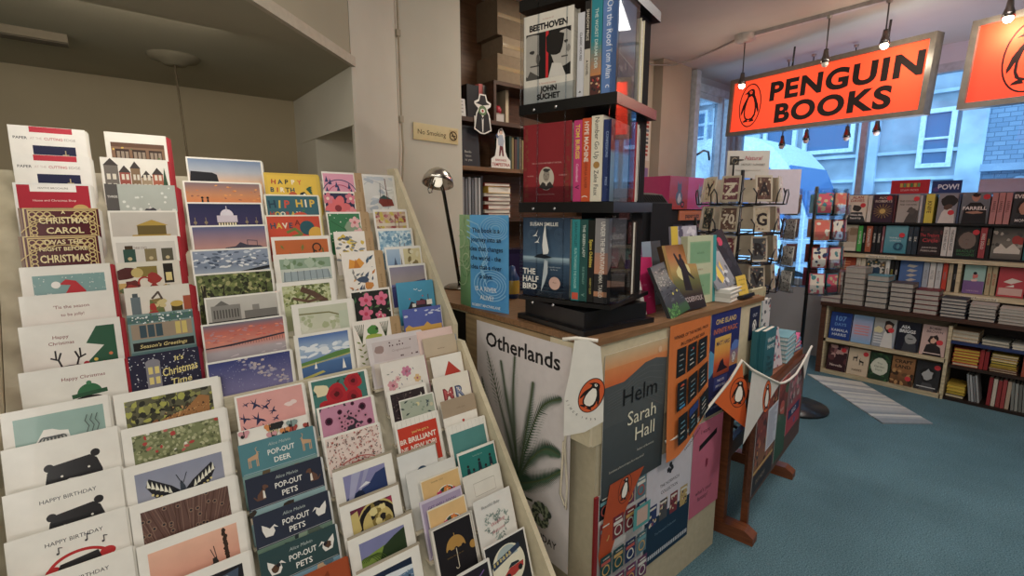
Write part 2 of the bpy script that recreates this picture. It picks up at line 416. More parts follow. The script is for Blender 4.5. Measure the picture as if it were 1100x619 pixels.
# ceiling track and pendants
tr = MB().box(3.985, 4.015, -.9, 1.93, CEIL-.028, CEIL, '#bdb5b2', 'plastic')
tag(tr.build('ceiling_track'), 'long pale lighting track fixed to the shop ceiling', 'lighting track')
cc = MB().tube([(4.0, 1.96, CEIL-.012), (4.12, 2.2, CEIL-.012), (4.2, 2.45, CEIL-.02), (4.1, 2.6, CEIL-.06), (3.7, 2.72, CEIL-.1), (2.9, 2.74, CEIL-.13)], .007, '#9a928e', 'matte', 6)
tag(cc.build('ceiling_cable'), 'slack cable looping from the track along the ceiling to the back wall', 'cable')
def pendant(x, y, zb, on, label, canopy=False):
    t = empty('pendant_light', T(x, y, CEIL-.028), label, 'light', 'lamps hanging in the shop window')
    zb = zb - (CEIL-.028)
    if canopy: MB().lathe([(0, -.03), (.045, -.03), (.075, -.01), (.08, .027)], '#c6bfba', 'plastic').build('canopy', t)
    else: MB().lathe([(0, -.015), (.015, -.015), (.02, .005)], '#8d8680', 'plastic', 12).build('canopy', t)
    MB().tube([(0, 0, -.01), (0, 0, zb+.08)], .005, '#4e4a4a', 'plastic', 6).build('cord', t)
    MB().lathe([(0, zb+.10), (.014, zb+.098), (.018, zb+.06), (.026, zb+.035), (.03, zb+.01), (.026, zb+.008), (0, zb+.02)], '#6e6a68', 'metal', 14).build('bulb_holder', t)
    MB().lathe([(0, zb-.022), (.014, zb-.018), (.023, zb-.003), (.022, zb+.008), (.012, zb+.014)], '#fff0cf' if on else '#e8e2d8', 'bulb' if on else 'plastic', 14).build('bulb', t)
    if on:
        l = bpy.data.lights.new('glow', 'POINT'); l.energy = 5; l.color = (1, .85, .62); l.shadow_soft_size = .04
        lo = bpy.data.objects.new('glow', l); C.objects.link(lo); lo.location = (x, y, zb + CEIL-.028 - .05)
pendant(4.0, 1.92, 2.47, True, 'lit pendant bulb on a round ceiling cup by the badge of the orange sign', True)
pendant(4.0, 1.34, 2.51, False, 'unlit pendant spot hanging over the middle of the big orange sign')
pendant(4.0, 1.004, 2.55, True, 'bright lit pendant hanging over the last letters of the big orange sign')
pendant(4.0, .439, 2.555, True, 'bright lit pendant in front of the second orange sign')
for x, y, z, lab in ((4.86, 1.92, 2.07, 'small spot hanging below the bird badge end of the orange sign'), (4.86, 1.72, 2.10, 'small tilted spot beside the first one below the orange sign'),
                     (4.86, 1.41, 2.09, 'small spot below the middle of the orange sign, beside the window post'), (4.86, 1.205, 2.11, 'small spot below the last letters of the orange sign')):
    pendant(x, y, z, False, lab)
# the two hanging signs
SD = Vector((.29, .957, 0)).normalized()
def hanging_sign(x, y, zb, L, H, art, label):
    t = empty('hanging_sign', frame((x, y, zb), -SD - Vector((0, 0, .045)), (0, 0, 1)), label, 'sign')   # local: x right, y up, z towards the shop
    cv = Canvas(L, H, 2e-4); art(cv)
    MB().box(0, L, 0, H, -.04, 0, '#ff3c10', 'lightbox').canvas(cv, Matrix.Identity(4), 'lightbox').build('sign_panel', t)
    b = MB(); w = .035
    for a in ((-w, L+w, -w, 0), (-w, L+w, H, H+w)): b.box(a[0], a[1], a[2], a[3], -.06, .02, '#6b635c', 'plastic')
    for a in ((-w, 0), (L, L+w)): b.box(a[0], a[1], 0, H, -.06, .02, '#6b635c', 'plastic')
    b.build('sign_frame', t)
    for xx in (L*.36, L*.82):
        MB().tube([(xx, H+w, -.02), (xx, CEIL-zb, -.02)], .008, '#5e5a58', 'metal', 6).build('hook', t)
def art1(c):
    c.R(0, 0, 1, 1, '#ff3f12', '#ff4a16'); b = c.sub(.015, .05, .235, .95); bird(b, .5, .5, .76, '#241312', '#ff4512', True, '#ff4512', thick=.035)
    c.T('PENGUIN', .62, .70, .34, '#1d1514', .735, .042, sx=1.5, sp=1.12); c.T('BOOKS', .59, .27, .34, '#1d1514', .585, .042, sx=1.6, sp=1.12)
def art2(c):
    c.R(0, 0, 1, 1, '#f8320f', '#ff3f14'); b = c.sub(.03, .04, .30, .96); bird(b, .5, .5, .78, '#241312', '#ff3f12', True, '#ff3f12', thick=.03)
    c.T('PENGUIN', .66, .70, .30, '#1d1514', .64, .04, sx=1.35, sp=1.14); c.T('BOOKS', .63, .27, .30, '#1d1514', .48, .04, sx=1.35, sp=1.14)
hanging_sign(4.66, 2.317, 2.222, 1.565, .435, art1, 'long orange hanging sign with black lettering and an oval bird badge')
hanging_sign(4.137, .585, 2.145, 1.565, .435, art2, 'second orange hanging sign cut off by the edge, only its bird badge showing')
# small print poster on the back wall
cv = Canvas(.36, .72, 1e-4, '#d9d3cc')
for r in range(9):
    for q in range(5):
        cv.R(.06+q*.18, .52+r*.05, .2+q*.18, .55+r*.05, random.choice(['#a8423a', '#6b7486', '#8e8a88', '#b0564a', '#3d3f4a']))
q = cv.sub(0, 0, 1, .46, '#c9b9a8'); q.R(.05, .2, .45, .95, '#d8b24a'); q.R(.5, .1, .95, .8, '#8b6fa0'); q.B(.3, .5, .2, '#33405c'); q.B(.7, .4, .2, '#c04a3a'); q.B(.55, .2, .16, '#5b7fb0')
tag(MB().box(0, .36, 0, .003, 0, .72, '#d9d3cc').canvas(cv, frame((0, 0, 0), (1,0,0), (0,0,1))).build('wall_poster', None, T(3.64, 2.754, 1.62)), 'poster of small red and grey blocks on the back wall behind the book tower', 'poster')

# ------------------------------------------------------------------ the street outside
struct('street', MB().box(5.7, 30, -25, 25, -.25, -.15, '#8796a6', 'stone'))
m = MB()
FX = 12.; SC = '#b4bcc4'
m.box(FX, FX+.5, 1.35, 18, -.2, 8, SC, 'stone')
for z in (.9, 2.05, 2.55, 3.6, 4.1): m.box(FX-.08, FX, 1.35, 18, z, z+.06, '#d5e2ee', 'stone')
for y in (1.35, 2.9, 5.2, 7.5, 9.8): m.box(FX-.12, FX, y, y+.35, -.2, 8, '#cbdae8', 'stone')
b1 = tag(m.build('pale_building'), 'pale stone building across the street seen through the window', 'building')
def pwin(par, y0, y1, z0, z1, x=FX, c='#4a6d96', fr='#e4eef6'):
    f = MB(); w = .08
    f.box(x-.1, x, y0-w, y1+w, z0-w, z0, fr, 'plastic').box(x-.1, x, y0-w, y1+w, z1, z1+w, fr, 'plastic').box(x-.1, x, y0-w, y0, z0, z1, fr, 'plastic').box(x-.1, x, y1, y1+w, z0, z1, fr, 'plastic')
    f.box(x-.07, x, y0, y1, (z0+z1)/2-.02, (z0+z1)/2+.02, fr, 'plastic')
    w_ = f.build('window', par); MB().box(x-.03, x-.01, y0, y1, z0, z1, c, 'gloss').build('pane', w_)
for a in ((1.85, 2.2, 2.35, 3.25), (3.4, 4.2, 2.75, 3.9), (4.5, 5.05, 2.75, 3.9), (5.75, 6.3, 2.75, 3.9), (6.6, 7.2, 2.75, 3.9), (8.1, 8.8, 2.75, 3.9), (10.4, 11.2, 2.75, 3.9)): pwin(b1, *a)
for a in ((2.05, 2.75, .2, 1.75), (3.4, 5.0, .2, 1.75), (5.75, 7.3, .2, 1.75), (8.0, 9.6, .2, 1.75)): pwin(b1, *a, c='#31517c')
m = MB().box(FX-.1, FX+.5, -12, 1.35, -.2, 8, '#8fb4d8', 'slate_brick')
for z in (.75, 1.6, 2.15): m.box(FX-.3, FX-.1, -12, 1.35, z, z+.12, '#a3b4c6', 'stone')
b2 = tag(m.build('slate_building'), 'blue grey brick building across the street behind the fiction shelves', 'building')
for a in ((-.4, .4, 3.0, 4.2), (-2.6, -1.8, 3.0, 4.2)): pwin(b2, *a, x=FX-.1)
for y in (.62, .85):
    m = MB(); m.lathe([(0, .0), (.10, .0), (.12, .02), (.10, .05), (.07, .03), (0, .02)], '#c2d2e0', 'stone', 12, T(FX-.11, y, 1.95) @ RY(-90)); m.build('carved_roundel', b2)
# van
v = empty('van', T(9.3, 4.25, -.15), 'white van parked across the street beyond the window', 'van')
pr = [(-2.6, .4), (-2.6, 2.6), (-2.5, 2.8), (-2.3, 2.88), (.1, 2.9), (.45, 2.84), (.75, 2.68), (1.0, 2.4), (1.2, 2.0), (1.38, 1.5), (1.9, 1.3), (2.0, .9), (2.0, .4)]
M_ = RZ(-90)
MB().prism([(x, z) for x, z in pr], 'y', -.85, .85, '#e4edf4', 'plastic', M_).build('body', v)
MB().prism([(.1, 1.5), (.1, 2.6), (.45, 2.55), (.7, 2.4), (.95, 2.05), (1.15, 1.5)], 'y', -.87, -.85, '#3f77b4', 'gloss', M_).prism([(.9, 2.3), (1.06, 2.35), (1.42, 1.55), (1.2, 1.5)], 'y', -.8, .8, '#3f77b4', 'gloss', M_).build('window', v)
MB().box(-2.2, .2, -.87, -.85, .95, 1.0, '#c6d3de', 'plastic', M_).build('side_rail', v)
for x in (-1.7, 1.25):
    MB().lathe([(0, .0), (.2, 0), (.33, .02), (.34, .2), (0, .2)], '#2a2d33', 'matte', 24, M_ @ T(x, -.7, .34) @ RX(90)).build('wheel', v)

# ------------------------------------------------------------------ the two card racks
SL = 1.358
def zpl(y): return 1.605 + SL*(y - 1.846)
rk = empty('card_rack', T(0, 0, 0), 'tall upper card rack of sloping cream boards standing in the alcove mouth', 'card rack')
rl = empty('card_rack', T(0, 0, 0), 'lower sloping card rack in front of the taller rack, beside the sales counter', 'card rack')
CRM = '#cfc3a4'
def side_panel(par, x, ya, yb, lift, back, zfoot):
    pts = [(ya, zpl(ya)+lift), (yb, zpl(yb)+lift), (yb+back, zpl(yb)+lift), (yb+back, zfoot), (ya, zfoot)]
    MB().prism(pts, 'x', x, x+.018, CRM, 'matte').build('side_panel', par)
def back_board(par, x0, x1, ya, yb):
    MB().prism([(ya, zpl(ya)-.112), (yb, zpl(yb)-.112), (yb, zpl(yb)-.13), (ya, zpl(ya)-.13)], 'x', x0, x1, '#c9c2ac', 'matte').build('back_board', par)
side_panel(rk, .936, 1.447, 1.875, .022, .06, .98); side_panel(rk, -.235, 1.447, 1.86, .022, .06, .98)
side_panel(rl, .938, .84, 1.405, .024, .04, 0); side_panel(rl, -.262, .84, 1.405, .03, .04, 0)
back_board(rk, -.215, .936, 1.44, 1.93); back_board(rl, -.242, .938, .84, 1.42)
MB().box(-.235, .956, 1.50, 1.92, 0, .975, '#bdb296', 'wood').build('plinth', rk)
MB().box(-.242, .956, .83, .85, 0, zpl(.84)-.06, CRM, 'wood').build('front_board', rl)
MB().box(.194, .6, 1.408, 1.425, zpl(1.41)-.1, zpl(1.41)-.005, '#c6bb9f', 'woodx').build('top_rail', rl)

CARDS = []
def tier(par, cards, th):
    """one column of little ledges under the cards"""
    s_, c_ = math.sin(math.radians(th)), math.cos(math.radians(th))
    for x0, x1, y, h in cards:
        yb, zb = y - s_*h, zpl(y) - c_*h
        MB().box(x0-.004, x1+.006, yb-.012, yb+.024, zb-.006, zb-.001, '#d6ccb2', 'matte').build('card_ledge', par)
def column(par, th, group, rows):
    tier(par, [(r[0], r[1], r[2], r[6].get('h', .165)) for r in rows], th)
    s_, c_ = math.sin(math.radians(th)), math.cos(math.radians(th))
    for x0, x1, y, label, base, art, kw in rows:
        h = kw.get('h', .165); w = x1 - x0; drop = kw.get('drop', 0)
        cv = Canvas(w, h, 2.5e-5, base); art(cv)
        up = Vector((0, s_, c_)); nr = Vector((0, -c_, s_))
        o = Vector((x0, y, zpl(y))) - up*h
        Mx = frame(o, (1, 0, 0), up)
        m = MB().box(0, w, 0, h-drop, -.0022, 0, base)
        if drop:
            cv2 = Canvas(w, h-drop, 2.5e-5, base); art(cv2); cv = cv2
        m.canvas(cv, Matrix.Identity(4), kw.get('mat', 'print'))
        ob = tag(m.build('greeting_card', None, Mx), label, 'greeting card', group)
        ec = kw.get('env', '#e6e2d8')
        if ec:
            e = MB(); n = kw.get('n', 2)
            for k in range(n): e.box(.002+k*.0015, w+(.007+k*.0034 if ec == RED else .004+k*.0018), 0, h-.003-k*.002, -.0046-k*.0024, -.0026-k*.0024, mix(ec, '#000000', .06*k))
            e.build('envelope', ob)
W_ = '#eeeae0'
def border(f, mx=.05, my=.05, **k):
    def g(c): f(c.sub(mx, my, 1-mx, 1-my))
    return g
# --- upper, first column: paper cutting books and Christmas cards
def paper(c):
    c.R(0, 0, 1, 1, '#efece6'); c.R(.26, .90, .82, .995, '#c2293d'); c.T('PAPER', .05, .80, .045, '#3b3b44', .18, .01, al='l'); c.T('AT THE', .26, .80, .04, '#c9b9b4', .15, al='l'); c.T('CUTTING', .44, .80, .045, '#c34a58', .24, .01, al='l'); c.T('EDGE', .70, .80, .045, '#b5aca8', .2, .01, al='l')
    s = c.sub(.28, .2, .84, .68, '#1d2046'); c.E(.31, .65, .03, '#1d2046'); s.L([(.75, .55), (.75, .85)], .03, '#b6a67a'); s.L([(.68, .7), (.82, .7)], .03, '#b6a67a')
def brochure(c):
    c.R(0, 0, 1, 1, '#eceae6'); c.R(.04, .04, .97, .97, '#b4152f'); c.R(.2, .86, .8, .97, '#f2efe9'); c.T('FESTIVE BROCHURE', .5, .92, .03, '#6c5a55', .5); c.T('Home and Christmas Shop', .5, .72, .035, '#e9c9c4', .6, .005)
    c.R(.2, .2, .85, .6, '#2a2330'); c.E(.83, .58, .10, '#c9a45c', ry=.075); c.B(.5, .45, .1, '#2f5a3e')
def ornate(lines, bg='#5a1a22'):
    def f(c):
        c.R(0, 0, 1, 1, bg); g = '#d9bd7c'
        c.R(0, 0, .035, 1, '#7d5a3a'); c.R(.05, 0, .07, 1, g)
        for a in ((.1, .955, .97, .975), (.1, 0, .115, .97), (.955, 0, .97, .97), (.05, .985, 1, 1)): c.R(*a, g)
        for x, y, k in ((.16, .9, 1), (.9, .9, -1)):
            for q in range(6): c.O(x + k*.045*q, y - .05*(q % 2), .04, .014, g, n=10)
            for q in range(5): c.O(x, y - .08 - .07*q, .035, .014, g, n=10)
        c.O(.54, .30, .62, .012, g, ry=.55, a0=0, a1=180)
        for t, y, s_ in lines: c.T(t, .54, y, s_, '#ecd9a4', .62, .022)
    return f
def santa(c):
    s = c.sub(.12, .1, .92, .86, '#7fa6a4')
    s.scat(40, ['#e9f0ec'], .012, k='E'); s.B(.58, .2, .28, '#231f22', ry=.2, j=.08); s.P([(.36, .38), (.42, .62), (.5, .78), (.36, .80), (.30, .76), (.44, .9), (.58, .86), (.7, .66), (.76, .42)], '#c3202c'); s.L([(.32, .34), (.55, .42), (.8, .38)], .1, '#f3f0ea'); s.E(.30, .8, .07, '#f3f0ea')
    for a, b in ((.2, .62), (.8, .8), (.12, .5)): s.T('* *', a, b, .05, '#f1f3ee')
def tis(c):
    c.T("'Tis the season", .52, .80, .05, '#8a3236', .5, .004); c.T('to be jolly!', .52, .68, .045, '#8a3236', .36, .004)
    for x in (.43, .68): c.B(x, .44, .085, '#3e6a4c', ry=.09, n=9); c.E(x, .5, .02, '#c3202c')
    c.R(.38, .30, .74, .38, '#2d2b2d'); c.B(.55, .32, .2, '#2d2b2d', ry=.07, j=.08)
def xtree(c):
    c.T('Happy', .38, .80, .05, '#8a3236', .2, .006); c.T('Christmas', .38, .71, .05, '#8a3236', .3, .006)
    c.P([(.62, .66), (.74, .9), (.93, .9), (.93, .3), (.55, .3), (.8, .60)], '#2c5e45')
    for x, y, q in ((.7, .4, '#e2c14a'), (.86, .46, '#d97a48'), (.78, .34, '#b63a44')): c.E(x, y, .024, q)
    c.B(.45, .32, .18, '#2a2729', ry=.05, j=.06); c.E(.60, .36, .035, '#b63a44')
    for x, k in ((.36, -1), (.5, 1)):
        c.L([(x, .34), (x+k*.03, .46), (x+k*.1, .5)], .022, '#2a2729'); c.L([(x+k*.03, .46), (x, .56)], .022, '#2a2729'); c.L([(x+k*.05, .48), (x+k*.05, .6)], .02, '#2a2729')
def happyx(c):
    c.T('Happy Christmas', .58, .82, .05, '#8a3236', .42, .005); c.E(.62, .56, .14, '#2f7048', ry=.15, a0=0, a1=180); c.E(.62, .72, .03, '#3f8057'); c.L([(.46, .55), (.78, .58)], .06, '#24573a'); c.B(.62, .44, .2, '#262326', ry=.1, j=.06)
RED = '#b01f2c'
UG = 'greeting cards in the upper rack'; LG = 'greeting cards in the lower rack'
column(rk, 8, UG, [
 (-.177, -.017, 1.938, 'white paper cutting pack with dark window, topmost of its column', W_, paper, dict(n=3)),
 (-.172, -.014, 1.878, 'white paper cutting pack, second from the top below its twin', W_, paper, dict(n=3)),
 (-.174, -.020, 1.820, 'red festive brochure card with white tab under the paper cutting packs', '#eceae6', brochure, dict(n=3)),
 (-.167, -.010, 1.771, 'maroon and gold card reading A Christmas Carol', '#5a1a22', ornate([('A', .93, .05), ('CHRISTMAS', .80, .10), ('CAROL', .64, .10)]), dict(mat='gloss', n=3)),
 (-.170, -.018, 1.719, 'maroon and gold card reading Twas the Night before Christmas', '#4a1519', ornate([('TWAS THE', .9, .07), ('NIGHT BEFORE', .79, .06), ('CHRISTMAS', .64, .12)]), dict(mat='gloss', n=3)),
 (-.172, -.001, 1.665, 'card with a red Santa hat on a teal panel', W_, santa, dict(env=RED, mat='gloss')),
 (-.176, -.001, 1.617, "cream card reading 'Tis the season to be jolly", W_, tis, dict(env=RED, mat='gloss')),
 (-.180, .004, 1.569, 'Happy Christmas card with green tree and reindeer antlers', W_, xtree, dict(env=RED, mat='gloss')),
 (-.184, .002, 1.501, 'Happy Christmas card with a green bobble hat', W_, happyx, dict(env=RED, mat='gloss')),
])
# --- upper, second column: cards in red envelopes
def facade(c):
    c.R(.08, .1, .95, .82, '#8a6a52'); c.R(.08, .74, .95, .82, '#6b4c3a')
    for k in range(3):
        x = .14+k*.27; c.R(x, .3, x+.22, .7, '#463731')
        for q in range(3): c.R(x+.02+q*.068, .42, x+.07+q*.068, .66, '#9b8a78')
    c.scat(20, ['#d8b04a', '#5c7048'], .02, (.1, .3, .93, .75))
def town(c):
    x = .04
    for w, q, hh in ((.2, '#77706a', .86), (.16, '#a3564a', .74), (.14, '#8d7358', .82), (.16, '#a89478', .66), (.16, '#b56a52', .72)):
        c.R(x, 0, x+w, hh, q); c.P([(x-.01, hh), (x+w/2, hh+.13), (x+w+.01, hh)], '#4d4644')
        for r in range(4):
            for s in range(2): c.R(x+.03+s*w*.4, .1+r*.17, x+.03+s*w*.4+w*.26, .2+r*.17, '#e0d9c8')
        x += w+.01
    c.P([(.88, .4), (.93, .86), (.98, .4)], '#3f5b46')
def sleigh(c):
    c.R(0, 0, 1, 1, '#b5bcb4'); c.R(0, 0, .17, 1, '#5d5a58'); c.T('THREE', .09, .78, .04, '#e9e5dc', .14, .01); c.scat(24, ['#dfe3dc'], .02, (.2, .3, 1, .95), 'E')
    c.P([(.45, .3), (.6, .62), (.66, .5), (.74, .58), (.84, .3)], '#d9d6d0'); c.B(.6, .5, .09, '#4c4a52'); c.B(.78, .42, .1, '#b03a3c'); c.O(.9, .4, .09, .02, '#4a4648'); c.B(.4, .38, .06, '#3f6a50'); c.B(.5, .36, .05, '#a83238')
def coach(c):
    c.R(.03, .03, .97, .97, '#c8c2b8'); g = '#b99a3e'
    c.R(.3, .3, .86, .58, g); c.R(.38, .58, .8, .74, '#6e5f34'); c.P([(.36, .74), (.6, .84), (.84, .74)], g)
    for x in (.38, .62, .8): c.O(x, .26, .13, .03, '#7b6426'); c.E(x, .26, .03, g)
    for k in range(5): c.R(.34+k*.1, .36, .40+k*.1, .52, '#e0cf86')
def jackets(c):
    c.R(.05, .05, .95, .9, '#d8d4cb'); c.R(.14, .3, .32, .78, '#35564c'); c.R(.17, .78, .29, .84, '#4b3a2a'); c.R(.46, .3, .64, .78, '#8c7f5a'); c.R(.72, .3, .9, .78, '#5c5a4c'); c.T('THREE COATS', .4, .8, .04, '#6a4a3a', .2)
    for x in (.2, .52, .78): c.E(x+.03, .62, .03, '#c9b98c')
def bottles(c):
    c.R(0, 0, 1, 1, '#e2dccb')
    c.B(.15, .82, .16, '#5a2d2c', ry=.12); c.R(.3, .75, .62, .92, '#8c7a3a'); c.E(.3, .82, .08, '#c9b26a'); c.R(.72, .62, .88, .95, '#2d2b27'); c.R(.75, .66, .85, .8, '#e0cf86'); c.B(.55, .7, .1, '#a83a34'); c.R(0, .5, .3, .66, '#d0a860'); c.B(.2, .6, .1, '#6e3030'); c.O(.4, .66, .08, .025, '#b0302c', a0=0, a1=200)
    c.scat(14, ['#b9923c', '#a33a34', '#4c4a40', '#6a7a52'], .06, (.05, .3, .95, .6))
def hamper(c):
    c.R(0, 0, 1, 1, '#e6e0d2'); c.R(.08, .3, .22, .84, '#6b7a80'); c.R(.11, .84, .19, .9, '#4f5b60'); c.P([(.32, .4), (.36, .78), (.54, .8), (.6, .4)], '#8f7b48'); c.scat(12, ['#b23a34', '#6a7a46', '#d8c88a'], .05, (.34, .42, .58, .75)); c.R(.68, .35, .86, .68, '#4d452c'); c.E(.77, .68, .09, '#cfae4c', ry=.05); c.R(.88, .4, 1, .8, '#b0573c'); c.L([(.4, .8), (.5, .9), (.55, .78)], .03, '#5e5148')
def shop(c):
    c.R(0, 0, 1, 1, '#7f9a98'); c.R(0, .86, 1, .96, '#4e7070'); c.R(.04, .6, .96, .84, '#a3917c')
    for k in range(3): c.R(.16+k*.12, .62, .26+k*.12, .82, '#3e5560')
    for k in range(2): c.R(.7+k*.1, .62, .78+k*.1, .82, '#d6c16a')
    c.R(.04, .42, .97, .55, '#24262a'); c.T("Season's Greetings", .5, .485, .06, '#e6d48a', .8, .01, it=.2); c.scat(30, ['#e6ebe8', '#4f7a60'], .02, (.04, .84, .96, .98), 'E'); c.R(0, 0, 1, .4, '#5f8284')
def xtime(c):
    c.R(0, 0, 1, 1, '#2b2c44'); c.scat(40, ['#d6d8e2'], .012, (0, .5, 1, 1), 'E'); c.R(.22, .45, .42, .85, '#8d8a94'); c.E(.32, .85, .095, '#8d8a94', ry=.06)
    for x in (.25, .34):
        for y in (.52, .68): c.R(x, y, x+.06, y+.11, '#e6d27a')
    for t, y, s_ in (("It's", .88, .08), ('Christmas', .70, .13), ('Time', .52, .1)): c.T(t, .70, y, s_, '#ecdc8c', .52, .014, 6, it=.2)
    c.R(0, .3, 1, .42, '#b02a3e')
    for k in range(14): c.P([(k/14, .34), (k/14+.035, .39), (k/14+.07, .34)], '#f0e6e2')
    c.R(0, 0, 1, .3, '#b02a3e')
column(rk, 8, UG, [
 (.026, .178, 1.939, 'card of a brown timber house front with windows, topmost in the red envelope column', W_, facade, dict(env=RED, mat='gloss', n=3)),
 (.008, .170, 1.880, 'card of a row of gabled town houses in a red envelope', W_, town, dict(env=RED, mat='gloss', n=4)),
 (.010, .176, 1.822, 'pale grey card with figures on a snowy sleigh', '#b5bcb4', sleigh, dict(env=RED, mat='gloss', n=4)),
 (.009, .170, 1.766, 'card with a golden carriage on grey', W_, coach, dict(env=RED, mat='gloss', n=4)),
 (.010, .158, 1.714, 'card showing a green coat and two brown ones', W_, jackets, dict(env=RED, mat='gloss', n=4)),
 (.012, .152, 1.664, 'card crowded with bottles and treats above the hamper card', '#e2dccb', bottles, dict(env=RED, mat='gloss', n=4)),
 (.020, .164, 1.617, 'card with festive jars, a sack and a grey bottle', '#e6e0d2', hamper, dict(env=RED, mat='gloss', n=4)),
 (.018, .161, 1.569, "teal shop front card reading Season's Greetings", '#7f9a98', shop, dict(env=RED, mat='gloss', n=4)),
 (.009, .158, 1.501, "navy card reading It's Christmas Time in yellow script", '#2b2c44', xtime, dict(env='#9c1c38', mat='gloss', n=4)),
])
# --- upper, third column: seaside photographs
def sky(st, extra=None):
    def f(c):
        c.G(st)
        if extra: extra(c)
    return border(f, .02, .03)
def f_dusk(c): c.P([(0, .52), (.02, .74), (.30, .72), (.36, .68), (.38, .5), (.38, .3), (0, .3)], '#15161f')
def f_couple(c):
    c.scat(22, ['#e59a4a', '#c77a48', '#8d5a50'], .03, (0, .62, 1, .95), ry=.012); c.R(0, .2, 1, .50, '#1a1416')
    for x in (.2, .27): c.R(x-.012, .48, x+.012, .66, '#160f12'); c.E(x, .69, .024, '#160f12')
    c.L([(.6, .5), (.8, .53), (1, .52)], .03, '#1a1416')
def f_pav(c):
    c.R(0, .3, 1, .56, '#2a2038')
    for x, w, hh in ((.5, .26, .70), (.14, .2, .60), (.84, .2, .60)):
        c.R(x-w/2, .4, x+w/2, hh-.05, '#4b4238')
        for q in range(7): c.R(x-w/2+w*q/7+.005, .42, x-w/2+w*q/7+w/11, hh-.09, '#f3e8c0')
    c.R(.36, .62, .64, .76, '#cfc4d0'); c.E(.5, .76, .12, '#d8d2dc', ry=.13, a0=0, a1=180); c.L([(.5, .85), (.5, .95)], .015, '#cfc4d0')
    for x in (.07, .21, .77, .91): c.L([(x, .5), (x, .72)], .012, '#8a7a60'); c.E(x, .62, .03, '#8a7a60')
    c.R(0, .36, 1, .42, '#e0c878')
def f_pier(c):
    c.P([(.05, .46), (.3, .5), (.42, .58), (.55, .6), (.62, .68), (.72, .62), (.9, .6), (1, .52), (1, .46)], '#403f50')
    for k in range(30): c.L([(.05+k*.033, .46), (.05+k*.033, .34)], .008, '#352f40')
    c.L([(.72, .62), (.72, .72), (.86, .7), (.86, .6)], .012, '#403f50')
def f_storm(c):
    c.scat(30, ['#c4ccd8', '#5f6c80', '#dfe2e4', '#48566c'], .07, (0, .66, 1, 1), ry=.03); c.P([(.1, .50), (.5, .55), (.8, .62), (1, .66), (1, .60), (.5, .50)], '#1d2229'); c.scat(12, ['#9aa6b2', '#c4ccd2'], .05, (0, .3, 1, .48), ry=.012)
def f_wood(c):
    c.scat(170, ['#4f5b2e', '#7c8848', '#343a20', '#a3a268', '#5e6a38', '#2a2c1c'], .06, (0, .2, 1, 1))
    for k in range(7): x = random.random(); c.L([(x, .3), (x+random.uniform(-.05, .05), .8)], .02, '#2e2a1e')
def f_pierbw(c):
    c.R(0, .30, 1, .56, '#4a4744'); c.R(0, .52, 1, .57, '#2b2928'); c.R(.05, .57, .45, .86, '#8a8781'); c.P([(.1, .86), (.2, .95), (.3, .86)], '#6e6b66'); c.R(.5, .57, .98, .72, '#76736e'); c.R(.62, .72, .72, .82, '#8a8781')
    for k in range(9): c.R(.08+k*.04, .62, .10+k*.04, .78, '#55524d')
    for k in range(14): c.R(.03+k*.07, .25, .045+k*.07, .54, '#1c1b1b')
def f_red(c):
    c.scat(26, ['#e88a6c', '#d9665a', '#b98a90', '#c56a5e'], .06, (0, .66, 1, .9), ry=.02); c.P([(0, .60), (.3, .62), (1, .70), (1, .67), (.3, .585), (0, .58)], '#3a3440'); c.scat(8, ['#cfc3c8'], .06, (0, .3, 1, .5), ry=.01)
    for k in range(20): c.L([(.3+k*.035, .62+k*.0015), (.3+k*.035, .58)], .006, '#3a3440')
def f_star(c):
    for k in range(60): t = random.random(); c.B(.42 + .55*t + random.gauss(0, .05), .95 - .5*t + random.gauss(0, .05), .03, mix('#8d8fb4', '#c9b7b0', random.random()), ry=.02, n=7)
    c.scat(70, ['#dfe0ee'], .006, k='E')
column(rk, 10, UG, [
 (.220, .443, 1.892, 'photo card of a pale dusk sky with a black silhouette, topmost of the seaside column', W_, sky([(0, '#c98a5c'), (.5, '#e0b48a'), (.75, '#a9b0bc'), (1, '#6d86a8')], f_dusk), dict(n=1)),
 (.199, .420, 1.834, 'photo card of two people against an orange sunset', W_, sky([(0, '#7a3c28'), (.55, '#e0813a'), (.75, '#c8875a'), (1, '#7d6a72')], f_couple), dict(n=1)),
 (.196, .408, 1.785, 'photo card of a domed pavilion lit up at night', W_, sky([(0, '#3a2a40'), (.5, '#3d3460'), (1, '#20264e')], f_pav), dict(n=1)),
 (.195, .403, 1.733, 'photo card of a pier under a mauve dusk sky', W_, sky([(0, '#8d7a80'), (.42, '#b08a80'), (.6, '#b98a84'), (1, '#55608a')], f_pier), dict(n=1)),
 (.183, .394, 1.682, 'photo card of a stormy blue sea and long dark pier', W_, sky([(0, '#7a8a9a'), (.5, '#a9b4c0'), (.7, '#7c8ba2'), (1, '#8f9cb2')], f_storm), dict(n=1)),
 (.180, .387, 1.633, 'photo card of dense green woodland', W_, sky([(0, '#4a5230'), (1, '#6d7844')], f_wood), dict(n=1)),
 (.193, .387, 1.586, 'black and white photo card of a pier on stilts', W_, sky([(0, '#8f8c86'), (.5, '#b4b0a8'), (1, '#c8c4bb')], f_pierbw), dict(n=2)),
 (.173, .387, 1.537, 'photo card of a red sunset over grey sea', W_, sky([(0, '#8a8792'), (.5, '#b3a9ae'), (.62, '#d98a78'), (.85, '#c96a5c'), (1, '#6f7484')], f_red), dict(n=3)),
 (.167, .382, 1.470, 'photo card of the milky way in a violet blue sky', W_, sky([(0, '#6d6480'), (.45, '#7d78a4'), (1, '#39427e')], f_star), dict(n=2)),
])
